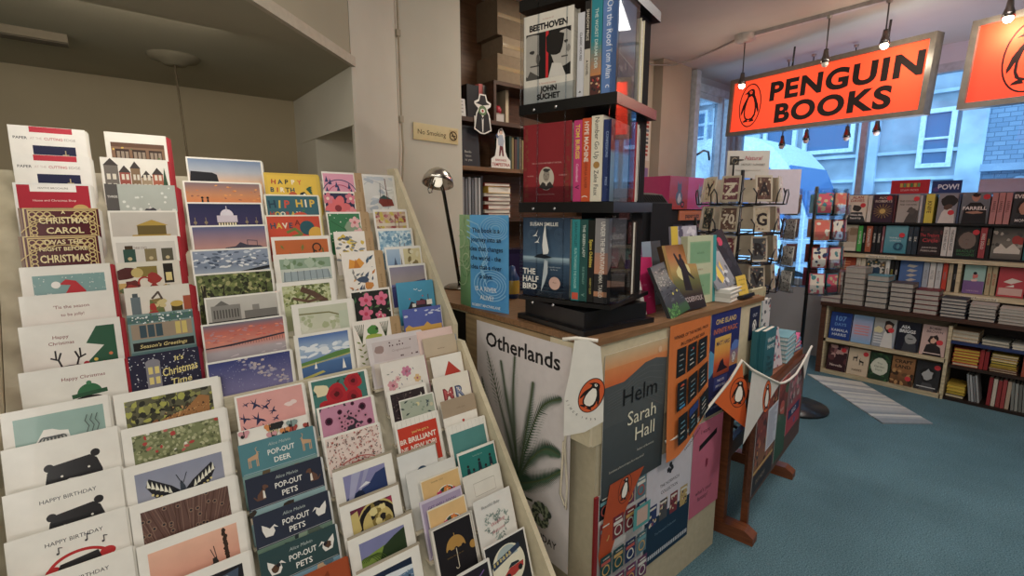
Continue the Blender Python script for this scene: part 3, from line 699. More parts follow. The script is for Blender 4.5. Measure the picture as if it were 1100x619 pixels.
# --- upper, fourth column
def letters(c, word, x, y, s_, cols, dx, ang=0):
    for k, ch in enumerate(word): c.T(ch, x + k*dx, y, s_, cols[k % len(cols)], None, .03, random.uniform(-6, 6))
def hbd(c):
    c.R(.0, 0, 1, 1, '#d9b42e'); s = c.sub(.05, .04, .95, .95, '#e2bb28'); q = ['#b3302c', '#1f4a5c', '#2a2a2a', '#f2ead6', '#d9633a']
    letters(s, 'HAPPY', .12, .85, .11, q, .13); letters(s, 'BIRTH', .08, .66, .11, ['#1f4a5c', '#b3302c', '#f2ead6', '#2a2a2a'], .1); letters(s, 'DAY', .1, .42, .11, q, .11)
    for k in range(5): s.leaf(.9, .55 + .05*k, .16, 140 + 15*k, '#1f5a44', .25)
    s.E(.48, .52, .1, '#c2572c'); s.R(.41, .44, .55, .5, '#1d1d1d'); s.B(.68, .52, .09, '#1d2a30'); s.E(.72, .55, .03, '#f2ead6')
def hiphip(c):
    c.R(0, 0, 1, 1, '#2f6470'); letters(c, 'HIP', .1, .82, .17, ['#1c3f52', '#d9b42e', '#cf4a34'], .14); letters(c, 'HIP', .62, .84, .17, ['#d9b42e', '#e8dfc8'], .13); letters(c, 'HOORAY', .08, .60, .10, ['#b9402e', '#d9b42e', '#e8dfc8'], .1)
    c.E(.62, .50, .18, '#d2492e', ry=.14); c.leaf(.66, .62, .12, 50, '#3a7a4a'); c.R(.48, .5, .78, .54, '#b53a26')
def havea(c):
    c.R(0, 0, 1, 1, '#cc4526'); letters(c, 'HAVE', .1, .80, .12, ['#1f4a5c', '#d9b42e', '#e8dfc8'], .11); c.T('A', .56, .86, .12, '#7c2a1c', None, .03)
    c.E(.74, .74, .16, '#1f5560'); c.E(.90, .60, .16, '#d9a82e'); c.L([(.35, .65), (.5, .72), (.62, .6), (.45, .55), (.4, .5)], .06, '#6a7a34'); c.E(.5, .5, .1, '#e8dfc8', ry=.04); letters(c, 'LOVELY', .14, .5, .08, ['#e8dfc8', '#d9b42e'], .08)
def orange(c):
    c.R(.05, .05, .97, .93, '#c46428'); c.leaf(.14, .84, .12, -60, '#7a7a34'); c.leaf(.52, .84, .16, -100, '#7a7a34'); c.leaf(.3, .56, .14, 100, '#8a6a2c')
    c.O(.76, .76, .08, .03, '#3f2a1c', a0=-60, a1=260); c.L([(.70, .7), (.70, .4)], .03, '#3f2a1c'); c.L([(.86, .74), (.88, .5)], .025, '#5a6a34')
def conserv(c):
    c.R(.09, .06, .96, .90, '#c6cec4'); c.R(.09, .7, .96, .9, '#8fa890'); c.scat(14, ['#6d8a64', '#a9bda6'], .06, (.1, .74, .95, .88)); c.P([(.12, .46), (.14, .64), (.9, .66), (.95, .48)], '#9aaab0')
    for k in range(8): c.L([(.14+k*.11, .46), (.15+k*.107, .65)], .012, '#5f6d72')
    c.R(.1, .4, .95, .46, '#7f8c8c'); c.R(.1, .3, .95, .4, '#dcdcd2')
def oak(c):
    s = c.sub(.09, .05, .92, .92, '#b9bf92'); s.scat(70, ['#7d8a4c', '#9aa262', '#5c6838', '#c8cc9e'], .06, (0, .5, 1, 1)); s.L([(.98, .3), (.86, .6), (.6, .8), (.4, .9)], .12, '#5f4638'); s.L([(.8, .66), (.5, .62), (.2, .72)], .06, '#6a5040'); s.L([(.6, .8), (.45, .66)], .04, '#5f4638')
def pale(c):
    s = c.sub(.10, .05, .90, .92, '#c9ccb4'); s.R(0, 0, 1, .5, '#d3d2c0'); s.L([(0, .86), (.6, .84), (.8, .76)], .03, '#7d7a48'); s.scat(18, ['#b4bc98', '#d9dac8', '#a9b28a'], .06, (0, .5, 1, .8)); s.R(.8, .4, 1, .84, '#c0cbb4')
def lake(c):
    s = c.sub(.07, .04, .95, .95); s.G([(0, '#3a5a8c'), (.42, '#4c74a8'), (.44, '#6a8fc0'), (.72, '#a9bfd8'), (1, '#4a72b4')]); s.scat(16, ['#e4ebf2', '#c9d6e6'], .1, (0, .6, 1, .85), ry=.04)
    s.P([(0, .48), (.3, .52), (.7, .60), (1, .62), (1, .52), (.4, .46), (0, .42)], '#5c8a44'); s.P([(0, .42), (.5, .46), (1, .53), (1, .5), (0, .38)], '#b9b46a'); s.P([(0, .18), (.4, .26), (.45, .22), (0, .12)], '#b9b45a')
    s.P([(.24, .32), (.28, .46), (.3, .32)], '#f0f0ec'); s.P([(.8, .22), (.84, .44), (.88, .22)], '#f0f0ec')
column(rk, 11, UG, [
 (.438, .623, 1.862, 'yellow Happy Birthday card with coloured letters', '#e9e3cf', hbd, dict(env='#d8b830', n=3)),
 (.421, .602, 1.806, 'teal card with Hip Hip letters in several colours', '#e9e3cf', border(hiphip, .03, .03), dict(env='#dcd08a', n=3)),
 (.406, .587, 1.755, 'red orange card with Have A letters and round balloons', '#e9e3cf', border(havea, .03, .03), dict(env='#dcd08a', n=3)),
 (.408, .593, 1.703, 'orange card with leaves and a curled tail', W_, orange, dict(n=3)),
 (.400, .586, 1.663, 'pale card of a glasshouse roof on white', W_, conserv, dict(n=4)),
 (.387, .565, 1.602, 'card of a spreading tree with thick branches', W_, oak, dict(n=4)),
 (.414, .606, 1.554, 'faded pale green garden card under the tree card', W_, pale, dict(n=4)),
 (.398, .570, 1.493, 'painting card of a blue lake with white sails', W_, lake, dict(n=4)),
])
# --- upper, fifth column: botanical cards with a kraft band
def band(f):
    def g(c):
        f(c.sub(0, 0, .80, 1)); c.R(.80, 0, 1, 1, '#b3946a'); c.T('card and seeds', .90, .62, .055, '#8a6c46', None, .004, 90)
    return g
def pinkhill(c):
    c.R(.03, .03, .97, .96, '#e39bb4'); c.O(.5, .42, .42, .02, '#33406c', ry=.4, a0=0, a1=180); c.O(.5, .42, .3, .02, '#c34a6c', ry=.28, a0=0, a1=180)
    for k in range(8): x = random.uniform(.1, .9); y = random.uniform(.4, .8); c.P([(x-.05, y), (x, y+.14), (x+.05, y)], '#33406c')
def poppy(c):
    c.R(.03, .03, .97, .96, '#2a2c4e'); c.flower(.42, .62, .26, '#e0686c', '#8a2a34', 6); c.flower(.12, .84, .12, '#d9788a', '#f0d0c0'); c.flower(.86, .84, .12, '#d9788a', '#f0d0c0'); c.flower(.86, .5, .14, '#e0868c', '#8a2a34'); c.leaf(.2, .5, .2, 160, '#4c6a80')
def greenfl(c):
    c.R(.03, .03, .97, .96, '#2f7a4c'); c.scat(24, ['#dfe8d6'], .014, k='E'); c.B(.75, .6, .2, '#8aa084'); c.flower(.8, .76, .12, '#e9b4b4', '#d06a70'); c.flower(.9, .52, .11, '#e9b4b4', '#d06a70'); c.L([(.1, .8), (.5, .6), (.6, .4)], .014, '#1f5a38')
def lemon(c):
    c.scat(12, ['#e3c94a', '#d8b838'], .06, (.1, .35, .9, .9), ry=.045); c.scat(22, ['#5c6670', '#47525e', '#8b949a'], .06, (.08, .35, .92, .95), ry=.025)
    for k in range(10): c.leaf(random.uniform(.15, .85), random.uniform(.4, .85), .12, random.uniform(0, 360), random.choice(['#4a5a66', '#7c8a86', '#b9a24a']))
def tulip(c):
    c.P([(.16, .6), (.22, .84), (.40, .80), (.52, .86), (.66, .74), (.50, .62), (.36, .54)], '#e39a2c'); c.P([(.3, .58), (.4, .84), (.52, .66)], '#c97a1e')
    for x, y, a in ((.80, .72, 70), (.86, .8, 40), (.74, .56, -10), (.86, .62, 0)): c.leaf(x-.08, y, .18, a, '#3a5a74')
def leaves(c):
    for k in range(22): c.leaf(random.uniform(.1, .9), random.uniform(.35, .85), random.uniform(.1, .2), random.uniform(20, 160), random.choice(['#8d8a86', '#44546c', '#6a7078', '#c77a34', '#b9a890', '#d9a05c']))
    c.B(.55, .74, .12, '#44546c', ry=.07); c.B(.7, .6, .1, '#d08a3c', ry=.1)
def pinkblack(c):
    s = c.sub(.04, .03, .96, .96, '#232723')
    for k in range(12): s.leaf(random.random(), random.uniform(.35, 1), .16, random.uniform(0, 360), random.choice(['#3f6a44', '#2f5238', '#5a7a50']))
    for x, y, q in ((.36, .8, .15), (.78, .80, .15), (.32, .5, .15), (.7, .4, .12)): s.flower(x, y, q, '#e07090', '#c93a5c')
    s.scat(10, ['#e9e2d2'], .015, k='E')
def frog(c):
    c.B(.52, .78, .12, '#4c8c3c', ry=.1, j=.1); c.B(.52, .6, .2, '#a3b43c', ry=.12, j=.2); c.E(.62, .8, .03, '#2d4a26')
    for k in range(6): c.L([(.2, .55), (.06+k*.045, .92)], .012, '#3a4a2c'); c.L([(.84, .6), (.72+k*.045, .92)], .012, '#3a4a2c')
    for k in range(7): c.leaf(.16 + .01*k, .55-.07*k, .1, 30 if k % 2 else 150, '#7a8a3a')
KR = '#b3946a'
column(rk, 11, UG, [
 (.640, .795, 1.872, 'pink card with dark fir trees and a kraft band', '#f0e9df', band(pinkhill), dict(env=KR, n=2)),
 (.623, .768, 1.817, 'navy card with a coral poppy and a kraft band', '#f0e9df', band(poppy), dict(env=KR, n=2)),
 (.611, .766, 1.762, 'green card with pink blossom and a kraft band', '#f0e9df', band(greenfl), dict(env=KR, n=2)),
 (.614, .755, 1.711, 'white card of lemons and grey leaves with a kraft band', '#f0e9df', band(lemon), dict(env=KR, n=2)),
 (.617, .768, 1.660, 'white card with one orange tulip and blue leaves', '#f0e9df', band(tulip), dict(env=KR, n=2)),
 (.609, .754, 1.620, 'white card scattered with grey, navy and orange leaves', '#f0e9df', band(leaves), dict(env=KR, n=2)),
 (.604, .749, 1.569, 'black card with bright pink flowers', '#f0e9df', pinkblack, dict(env=KR, n=2)),
 (.581, .746, 1.502, 'white card with a green bird and black fennel fronds', '#f0e9df', band(frog), dict(env=KR, n=3)),
])
# --- upper, sixth column: small paintings
def ship(c):
    s = c.sub(.05, .04, .95, .96, '#dcdcd8'); s.scat(18, ['#c4cbd2', '#b4bec9', '#e9e9e6'], .12, (0, .3, 1, 1), ry=.05); s.O(.3, .5, .34, .014, '#b9bcc0', ry=.4); s.P([(.42, .44), (.55, .34), (.95, .36), (.9, .5), (.5, .56)], '#8a3c34'); s.P([(.45, .52), (.62, .6), (.9, .5)], '#3f5c5c'); s.L([(.75, .4), (.72, .96)], .016, '#7a3a30'); s.L([(.5, .5), (.54, .86)], .012, '#6c6c6c'); s.L([(.54, .8), (.74, .7), (.95, .72)], .008, '#8a8a8a')
def bridge(c):
    s = c.sub(.05, .05, .95, .94, '#c9a78c'); s.scat(40, ['#a3524c', '#d9c3a4', '#8a6a5c', '#c9b44a', '#b8757a'], .08, (0, .3, 1, 1)); s.R(0, .62, 1, .70, '#d8cdb8'); s.L([(.6, .3), (.64, .9)], .014, '#8a3a34'); s.L([(.75, .3), (.73, .86)], .014, '#8a3a34')
def bluesea(c):
    s = c.sub(.05, .05, .95, .94, '#9cc0d4'); s.scat(60, ['#c4dce6', '#78a6c4', '#d6e6ea', '#6a98b8'], .07, (0, .2, 1, 1)); s.P([(.5, .4), (.55, .5), (.9, .46), (.86, .36)], '#5c5a6a'); s.L([(.6, .4), (.62, .7)], .014, '#7a4a48'); s.L([(.75, .4), (.76, .66)], .014, '#7a4a48')
def pair(c):
    a = c.sub(.04, .05, .40, .94); a.G([(0, '#6a8ab0'), (.5, '#7fa0c4'), (1, '#a9c0d6')]); a.P([(.3, .3), (.6, .8), (.9, .3)], '#4a5a74'); c.P([(.40, .3), (.42, .84), (.46, .3)], '#5c5044')
    b = c.sub(.50, .05, .97, .94, '#d8cc9c'); b.P([(.1, .3), (.2, .6), (.55, .52), (.5, .3)], '#b53a34'); b.scat(14, ['#3a3f44', '#8a7a4c', '#e0d8b8'], .07, (.3, .3, 1, .95))
def boat(c):
    s = c.sub(.03, .04, .97, .95); s.G([(0, '#4a4a86'), (.5, '#575a9c'), (.56, '#6a6a98'), (.6, '#a79a94'), (1, '#8c869c')]); s.P([(0, .5), (.3, .62), (.36, .58), (1, .66), (1, .52), (0, .48)], '#4c4a78'); s.E(.66, .5, .07, '#2a2a34', ry=.03); s.R(.62, .5, .72, .56, '#3f4434'); s.E(.5, .44, .16, '#6d72b0', ry=.02)
def church(c):
    s = c.sub(.02, .03, .98, .98); s.G([(0, '#2f86a8'), (1, '#4aa0c4')]); s.P([(.2, .36), (.34, .56), (.50, .48), (.62, .6), (.8, .54), (.95, .36)], '#33313c'); s.R(.48, .46, .74, .56, '#7a4452'); s.R(.36, .42, .46, .5, '#e6e2da'); s.R(.78, .44, .94, .56, '#efe9dc'); s.L([(.84, .56), (.84, .68)], .02, '#5a3a3c')
    for x, y in ((.5, .82), (.62, .78)): s.L([(x-.05, y+.02), (x, y), (x+.05, y+.02)], .014, '#e8eef0')
    s.E(.3, .62, .018, '#d0605c'); s.E(.68, .66, .018, '#d0605c')
def terrace(c):
    s = c.sub(.02, .03, .98, .98, '#5a68b4'); s.scat(10, ['#c9cfe6'], .05, (0, .75, 1, .98), ry=.02); s.R(0, 0, 1, .60, '#cf9a3c'); s.P([(0, .6), (.1, .66), (.2, .6), (.5, .6), (.6, .68), (.7, .6), (1, .6), (1, .5), (0, .5)], '#d8a848')
    for k in range(9): s.R(.05+k*.105, .3, .10+k*.105, .48, '#8a5a2c')
column(rk, 11, UG, [
 (.792, .931, 1.870, 'pale card with a red and green sailing ship, tall one at the rack top corner', '#eae7e0', ship, dict(h=.20, n=2)),
 (.790, .931, 1.769, 'small painted card in reds and browns below the ship card', '#eae7e0', bridge, dict(n=2)),
 (.775, .923, 1.716, 'pale blue painted sea card with faint masts', '#eae7e0', bluesea, dict(n=2)),
 (.782, .931, 1.667, 'card split into a blue sail picture and a cream one', '#eae7e0', pair, dict(n=3)),
 (.771, .922, 1.620, 'purple seascape card with one small dark boat', '#eae7e0', boat, dict(n=2)),
 (.778, .927, 1.576, 'bright blue card with white houses and two gulls', '#4aa0c4', church, dict(env='#3a88a8', n=3)),
 (.767, .921, 1.512, 'card of golden terraces under a violet blue sky', '#5a68b4', terrace, dict(n=2)),
])
# --- lower rack, first column: cartoon birthday cards
def sheep(c):
    s = c.sub(.10, .1, .94, .88, '#93b3aa'); s.B(.40, .44, .26, '#efece4', ry=.3, n=16, j=.12)
    for k in range(6): s.O(.3+k*.04, .56, .05, .02, '#55585a', a0=0, a1=180)
    s.L([(.2, .5), (.3, .62)], .016, '#55585a'); s.R(.7, .46, .95, .50, '#c77a64'); s.L([(.74, .46), (.8, .50), (.94, .5)], .05, '#b05a48')
    for x in (.78, .84, .9): s.L([(x, .56), (x+.03, .66), (x-.01, .76), (x+.02, .86)], .014, '#5a6a66')
def bear(y=.60, w=.22):
    def f(c):
        q = '#25252a'; h = c.w/c.h
        c.P([(.30, y-.26), (.34, y-.02), (.40, y+.06), (.72, y+.10), (.78, y+.04), (.82, y-.12), (.82, y-.3)], q); c.E(.36, y+.04, .05, q); c.E(.77, y+.11, .05, q)
        c.B(.56, y-.28, .20, '#f0ece4', ry=.13, n=14, j=.05); c.E(.46, y-.10, .014, '#e8e4da'); c.E(.70, y-.06, .014, '#e8e4da')
    return f
def hbbear(c):
    c.T('HAPPY BIRTHDAY', .52, .80, .05, '#44434a', .62, .004); bear(.54)(c)
def hbphones(c):
    c.T('HAPPY BIRTHDAY', .54, .82, .05, '#44434a', .62, .004); q = '#c0282c'
    c.O(.56, .44, .30, .035, q, ry=.2, a0=20, a1=160); c.E(.34, .46, .08, q, ry=.08); c.E(.80, .52, .08, q, ry=.06); c.P([(.34, .4), (.4, .54), (.72, .58), (.76, .42)], '#27272c')
    for x, y in ((.4, .68), (.64, .74), (.78, .66)): c.L([(x, y), (x, y+.07), (x+.03, y+.06)], .01, '#44434a'); c.E(x-.01, y, .013, '#44434a')
def hbred(c):
    c.T('HAPPY BIRTHDAY', .54, .84, .05, '#44434a', .62, .004); c.E(.74, .62, .09, '#c0282c', ry=.08); bear(.5)(c)
column(rl, 16, LG, [
 (-.215, -.037, 1.450, 'card with a white sheep and rising smoke on pale teal', W_, sheep, dict(n=3, mat='gloss')),
 (-.216, -.027, 1.402, 'white card with only a peeping black bear, no words', W_, bear(.60), dict(n=3, mat='gloss')),
 (-.217, -.030, 1.346, 'white Happy Birthday card with a peeping black bear', W_, hbbear, dict(n=3, mat='gloss')),
 (-.217, -.030, 1.292, 'white Happy Birthday card with red headphones and music notes', W_, hbphones, dict(n=3, mat='gloss')),
 (-.214, -.027, 1.242, 'white card with a red round nose, lowest of the bear column', W_, hbred, dict(n=3, mat='gloss')),
])
# --- second column: wildlife photographs with white borders
def pb(f): return border(f, .085, .13)
def leopard(c):
    c.R(0, 0, 1, 1, '#5c5a40'); c.scat(60, ['#3a3a28', '#8a8a4a', '#a8a848', '#2a2a22', '#77755a'], .09, (0, .2, 1, 1)); c.P([(.28, .40), (.4, .52), (.66, .62), (.84, .86), (.96, .8), (.94, .4), (.6, .3)], '#a3703c'); c.scat(46, ['#4a3220', '#c99a5c'], .022, (.42, .38, .92, .72)); c.B(.3, .44, .08, '#8a5a34', ry=.09)
def meadow(c):
    c.R(0, 0, 1, 1, '#7d8458'); c.scat(150, ['#8d9466', '#6a7048', '#a3a678', '#5a6040', '#b3b48a'], .05); c.scat(16, ['#b8403c', '#c4605a'], .035); c.scat(12, ['#d8c84a', '#e3e0d0'], .022)
def bfly(c):
    c.G([(0, '#a3a6b4'), (1, '#8d92a8')]); q = '#23242a'
    for k in (-1, 1):
        c.P([(.5, .44), (.5+k*.12, .62), (.5+k*.36, .86), (.5+k*.40, .72), (.5+k*.30, .46), (.5+k*.18, .34)], q)
        for t in range(6): x = .5+k*(.12+.045*t); c.P([(x, .48+.04*t), (x+k*.03, .62+.045*t), (x+k*.045, .5+.04*t)], '#e9e6d2')
        for t in range(4): c.E(.5+k*(.2+.045*t), .44+.035*t, .022, '#e0cf8a')
    c.B(.5, .48, .05, '#3a4450', ry=.16); c.L([(.49, .62), (.44, .8)], .012, q); c.L([(.51, .62), (.56, .8)], .012, q)
def peacock(c):
    c.R(0, 0, 1, 1, '#6a4c44')
    for k in range(40): x = .05+k*.024; c.L([(x+random.uniform(-.05, .05), .3), (x+(x-.5)*.5, 1)], .012, random.choice(['#8a6a5c', '#55382f', '#7a5a4c']))
    for k in range(26):
        x, y = random.random(), random.uniform(.3, 1); c.E(x, y, .04, '#8d6e5c', n=10); c.E(x, y, .022, '#2f2a30', n=8)
def wheat(c):
    c.G([(0, '#c07f68'), (.5, '#dca088'), (1, '#eeb89c')]); c.R(.05, .1, .95, .3, '#a3705c')
    for k in range(10): c.B(.84+random.uniform(-.015, .015), .44+k*.055, .04, '#3a2a22', ry=.05, n=8)
    c.L([(.84, .1), (.84, .5)], .02, '#3a2a22'); c.B(.7, .42, .05, '#33302e', ry=.09); c.P([(.68, .42), (.4, .28), (.5, .22), (.68, .34)], '#5a4c44'); c.L([(.7, .5), (.66, .68)], .012, '#33302e'); c.L([(.72, .5), (.7, .72)], .012, '#33302e')
def blackw(c):
    c.R(0, 0, 1, 1, '#232328'); c.P([(.55, .4), (.7, .9), (.95, .95), (.9, .5)], '#46566a'); c.scat(12, ['#e4e4e0', '#5c6a7a'], .03, (.5, .5, 1, 1))
column(rl, 16, LG, [
 (-.028, .189, 1.446, 'photo card of a spotted cat in undergrowth', W_, pb(leopard), dict(n=2)),
 (-.022, .190, 1.394, 'photo card of a green meadow with red poppies', W_, pb(meadow), dict(n=2)),
 (-.026, .183, 1.341, 'photo card of a black and white butterfly', W_, pb(bfly), dict(n=3)),
 (-.024, .182, 1.290, 'photo card of brown peacock feathers', W_, pb(peacock), dict(n=3)),
 (-.021, .185, 1.237, 'photo card of an insect beside a dark seed head on peach', W_, pb(wheat), dict(n=3)),
 (-.021, .181, 1.183, 'photo card with a black picture, lowest of the wildlife column', W_, pb(blackw), dict(n=3)),
])
# --- third column: swallows, butterflies and pop-out packs
def swallow(s, x, y, r, a, q='#2a3054'):
    ca, sa = math.cos(math.radians(a)), math.sin(math.radians(a)); k = s.h/s.w
    def f(p): return (x + (p[0]*ca-p[1]*sa)*r*k, y + (p[0]*sa+p[1]*ca)*r)
    s.P([f(p) for p in [(1, 0), (.5, .16), (-.1, .12), (-.5, .9), (-.35, .1), (-1.1, .3), (-.6, 0), (-1.1, -.2), (-.3, -.1), (0, -.9), (.25, -.1), (.6, -.12)]], q)
def swallows(c):
    s = c.sub(.03, .03, .97, .97, '#e2a29c')
    for x, y, r, a in ((.12, .86, .06, 20), (.26, .82, .11, -40), (.40, .76, .09, 30), (.08, .62, .10, -20), (.28, .56, .13, -30), (.5, .66, .08, 60), (.46, .84, .05, 10), (.1, .42, .12, 10), (.36, .4, .1, 0), (.53, .52, .07, 40)): swallow(s, x, y, r, a)
    s.B(.76, .70, .09, '#efd6d0', ry=.035); s.B(.82, .72, .06, '#efd6d0', ry=.04)
def bflies(c):
    for k in range(34):
        x, y = random.random(), random.uniform(.3, .97); q = random.choice(['#c05a34', '#5c7a78', '#a8433a', '#2a2a2c', '#c4b48a', '#8aa09c', '#d98a4a', '#d89aa0'])
        for sg in (-1, 1): c.E(x+sg*.03, y+.01, .055, q, ry=.04, n=9, a=sg*35); c.E(x+sg*.02, y-.03, .03, '#2a2a2c' if random.random() < .5 else q, n=8)
        c.L([(x, y-.04), (x, y+.05)], .014, '#242424')
def deer_shape(s, x, y, r, q, k=1):
    for pts in ([(-.5, 0), (.35, .05), (.42, .5), (.36, .62), (.56, .6), (.3, .74), (.24, .5), (-.5, .28)],): s.P([(x+k*p[0]*r*s.h/s.w, y+p[1]*r) for p in pts], q)
    for dx in (-.45, -.3, .2, .32): s.L([(x+k*dx*r*s.h/s.w, y+.1*r), (x+k*dx*r*s.h/s.w, y-.6*r)], .08*r, q)
    s.L([(x+k*.3*r*s.h/s.w, y+.7*r), (x+k*.2*r*s.h/s.w, y+r), (x+k*.34*r*s.h/s.w, y+1.1*r)], .05*r, q)
def dog_shape(s, x, y, r, q, k=1, q2='#eae2d4'):
    f = lambda p: (x+k*p[0]*r*s.h/s.w, y+p[1]*r)
    s.P([f(p) for p in [(-.4, -.5), (.35, -.5), (.3, .1), (.4, .4), (.66, .42), (.62, .6), (.4, .76), (.2, .74), (.1, .4), (-.3, 0)]], q); s.P([f(p) for p in [(.12, -.4), (.34, -.4), (.3, .2), (.16, .3)]], q2); s.P([f(p) for p in [(.16, .7), (.05, .3), (.2, .4)]], '#3f2a20'); s.L([f((-.4, -.4)), f((-.6, -.1))], .1*r, q)
def rabbit_shape(s, x, y, r, q, k=1):
    f = lambda p: (x+k*p[0]*r*s.h/s.w, y+p[1]*r)
    s.P([f(p) for p in [(-.5, .2), (-.3, -.4), (.3, -.45), (.5, -.1), (.4, .3), (.8, .1), (.5, .45), (.1, .2), (-.1, .4), (-.5, .7)]], q)
def popout(word, bg, shape, q, low):
    def f(c):
        c.R(0, 0, 1, 1, low[0]); c.scat(16, low[1:], .07, (0, .15, 1, .5)); c.R(0, .52, 1, 1, bg); c.R(.02, .53, .98, .54, mix(bg, '#ffffff', .3))
        c.T('Alice Melvin', .52, .90, .05, '#b3c0bc', .3, it=.25); c.T('POP-OUT', .53, .775, .085, '#f1efe8', .36, .014); c.T(word, .53, .64, .085, '#f1efe8', .22, .014)
        shape(c, .17, .72, .17, q, 1); shape(c, .87, .74, .17, q, -1)
    return f
def fox(c):
    c.R(0, 0, 1, 1, '#a84a20'); c.B(.6, .8, .14, '#c8763c', ry=.1); c.P([(.45, .7), (.5, .9), (.62, .8), (.74, .92), (.78, .68)], '#8a3a18')
column(rl, 17, LG, [
 (.215, .391, 1.406, 'pink card of navy swallows and one cloud', W_, swallows, dict(n=2)),
 (.206, .380, 1.350, 'white card crowded with butterflies under the swallow card', W_, bflies, dict(n=2)),
 (.201, .387, 1.329, 'light teal pop-out pack reading Deer', '#5f8f98', popout('DEER', '#4f8791', deer_shape, '#c9a07a', ('#7fa3a0', '#a3713c', '#c9b48a', '#6a5a40')), dict(n=3, env='#e3e5e2')),
 (.201, .386, 1.277, 'navy pop-out pack reading Pets with brown and white dogs', '#2c3244', popout('PETS', '#2c3244', dog_shape, '#6a4a3c', ('#8fb0b4', '#6a5a4c', '#40372f', '#c4b49c')), dict(n=3, env='#e3e5e2')),
 (.201, .382, 1.223, 'slate pop-out pack reading Pets with white geese shapes', '#2e3547', popout('PETS', '#2e3547', rabbit_shape, '#e9e6de', ('#6c8a78', '#8aa088', '#5a6a5c', '#2e3a3c')), dict(n=3, env='#e3e5e2')),
 (.198, .379, 1.172, 'dark green pop-out pack reading Pets with patched cats', '#2f4a4c', popout('PETS', '#2f4a4c', lambda c, x, y, r, q, k: (rabbit_shape(c, x, y, r*1.1, q, k), c.B(x, y, r*.3, '#5a4030'), c.B(x+.04*k, y+.03, r*.18, '#24242a')), '#e9e6de', ('#7fa6b8', '#c9763c', '#d8b48a', '#5a7a88')), dict(n=3, env='#e3e5e2')),
 (.198, .386, 1.122, 'rust orange pack at the foot of the pop-out column', '#a84a20', fox, dict(n=2, env='#a84a20')),
])
# --- fourth column: flowers and linocut landscapes
def redfl(c):
    s = c.sub(.04, .03, .96, .97, '#3f7a72')
    for k in range(12): s.leaf(random.random(), random.uniform(.2, 1), .14, random.uniform(0, 360), '#2a4a3c')
    s.B(.16, .80, .13, '#e6d8ae'); 
    for x, y, r in ((.42, .68, .2), (.76, .86, .17), (.72, .56, .19), (.22, .42, .18)):
        s.B(x, y, r, '#b91f2c', n=14, j=.12); s.B(x, y, r*.6, '#a3182a', n=12, j=.15); s.B(x, y, r*.25, '#5c1018')
def anemone(c):
    s = c.sub(.04, .03, .96, .97, '#3a3440')
    for x, y, r in ((.14, .74, .2), (.36, .86, .13), (.8, .86, .2), (.9, .55, .15), (.2, .36, .16), (.62, .96, .1)): s.flower(x, y, r*1.25, '#c98aa6', '#5c2440', 8); s.E(x, y, r*.22, '#2a1424')
    for k in range(26):
        x, y = random.uniform(.3, .85), random.uniform(.3, .8); s.E(x, y, .055, '#c4829c', n=10); s.E(x, y, .022, '#3a2030', n=8)
def dots(c):
    s = c.sub(.03, .03, .97, .96, '#ead6cc')
    for k in range(260):
        x, y, a = random.random(), random.uniform(.25, 1), random.uniform(0, PI); s.L([(x, y), (x+.022*math.cos(a), y+.03*math.sin(a))], .014, random.choice(['#7a3a34', '#b5524a', '#33302e', '#c4786a']))
    for k in range(5): s.O(.5, .1, .2+.09*k, .016, '#b53a38', ry=.12+.08*k, a0=20, a1=120)
def lino(f): return border(f, .15, .13)
def bluehill(c):
    c.R(0, 0, 1, 1, '#8a8ab8'); c.P([(0, .45), (.3, .56), (.55, .62), (.75, .84), (1, .9), (1, 0), (0, 0)], '#2c3f70'); c.P([(.2, 1), (.05, .4), (.16, .4), (.42, 1)], '#a9aacb'); c.P([(.5, 1), (.3, .5), (.34, .5), (.62, 1)], '#a2a3c6'); c.P([(.3, .60), (.5, .72), (.6, .66)], '#e0e2ea'); c.B(.32, .42, .12, '#1d2a48'); c.P([(0, .3), (.4, .4), (1, .36), (1, 0), (0, 0)], '#25345c')
def wheel(c):
    c.R(0, 0, 1, 1, '#6a2440'); c.B(.16, .6, .2, '#b53a40'); c.B(.9, .8, .2, '#a83050'); c.E(.6, .55, .50, '#cdb86a', n=24); c.O(.6, .5, .44, .11, '#1d1a1c'); c.scat(16, ['#e3d28a', '#8d7a3a', '#2a2624'], .08, (.45, .5, .85, .95)); c.P([(0, .9), (.16, .95), (.2, .5), (0, .3)], '#cdb86a')
def greenhill(c):
    c.R(0, 0, 1, 1, '#7f82b0'); c.P([(0, .62), (.3, .7), (.5, .74), (1, .7), (1, 0), (0, 0)], '#7f9a3c'); c.P([(.36, 0), (.40, .5), (.5, .72), (.75, .86), (1, .95), (1, 0)], '#2c3f24')
    for k in range(5): c.O(.1+.05*k, .25, .3, .018, '#4a6428', ry=.4, a0=20, a1=130)
def sea(c):
    c.R(0, 0, 1, 1, '#5c7a9a'); c.R(0, .78, 1, 1, '#1d2b44'); c.P([(0, .78), (.4, .88), (1, .84), (1, .74), (0, .7)], '#dfe6ea'); c.scat(60, ['#24344c', '#a9bccc', '#e6ecee', '#3f5a78'], .05, (0, .1, 1, .75), ry=.015)
GB = '#a59a86'
LK = dict(env=GB, drop=.010, n=1)
column(rl, 17, LG, [
 (.405, .580, 1.405, 'teal card of big red flowers', W_, redfl, dict(n=2)),
 (.408, .576, 1.355, 'dark card of pink anemones', W_, anemone, dict(n=2)),
 (.404, .569, 1.304, 'card of fine red and black speckles', W_, dots, dict(n=2)),
 (.405, .580, 1.251, 'linocut card of a blue hillside with light rays', W_, lino(bluehill), LK),
 (.400, .572, 1.197, 'linocut card of a dark wheel in crimson and cream', W_, lino(wheel), LK),
 (.398, .584, 1.146, 'linocut card of two green hills', W_, lino(greenhill), LK),
 (.398, .577, 1.096, 'linocut card of dark waves, lowest of the landscape column', W_, lino(sea), LK),
])
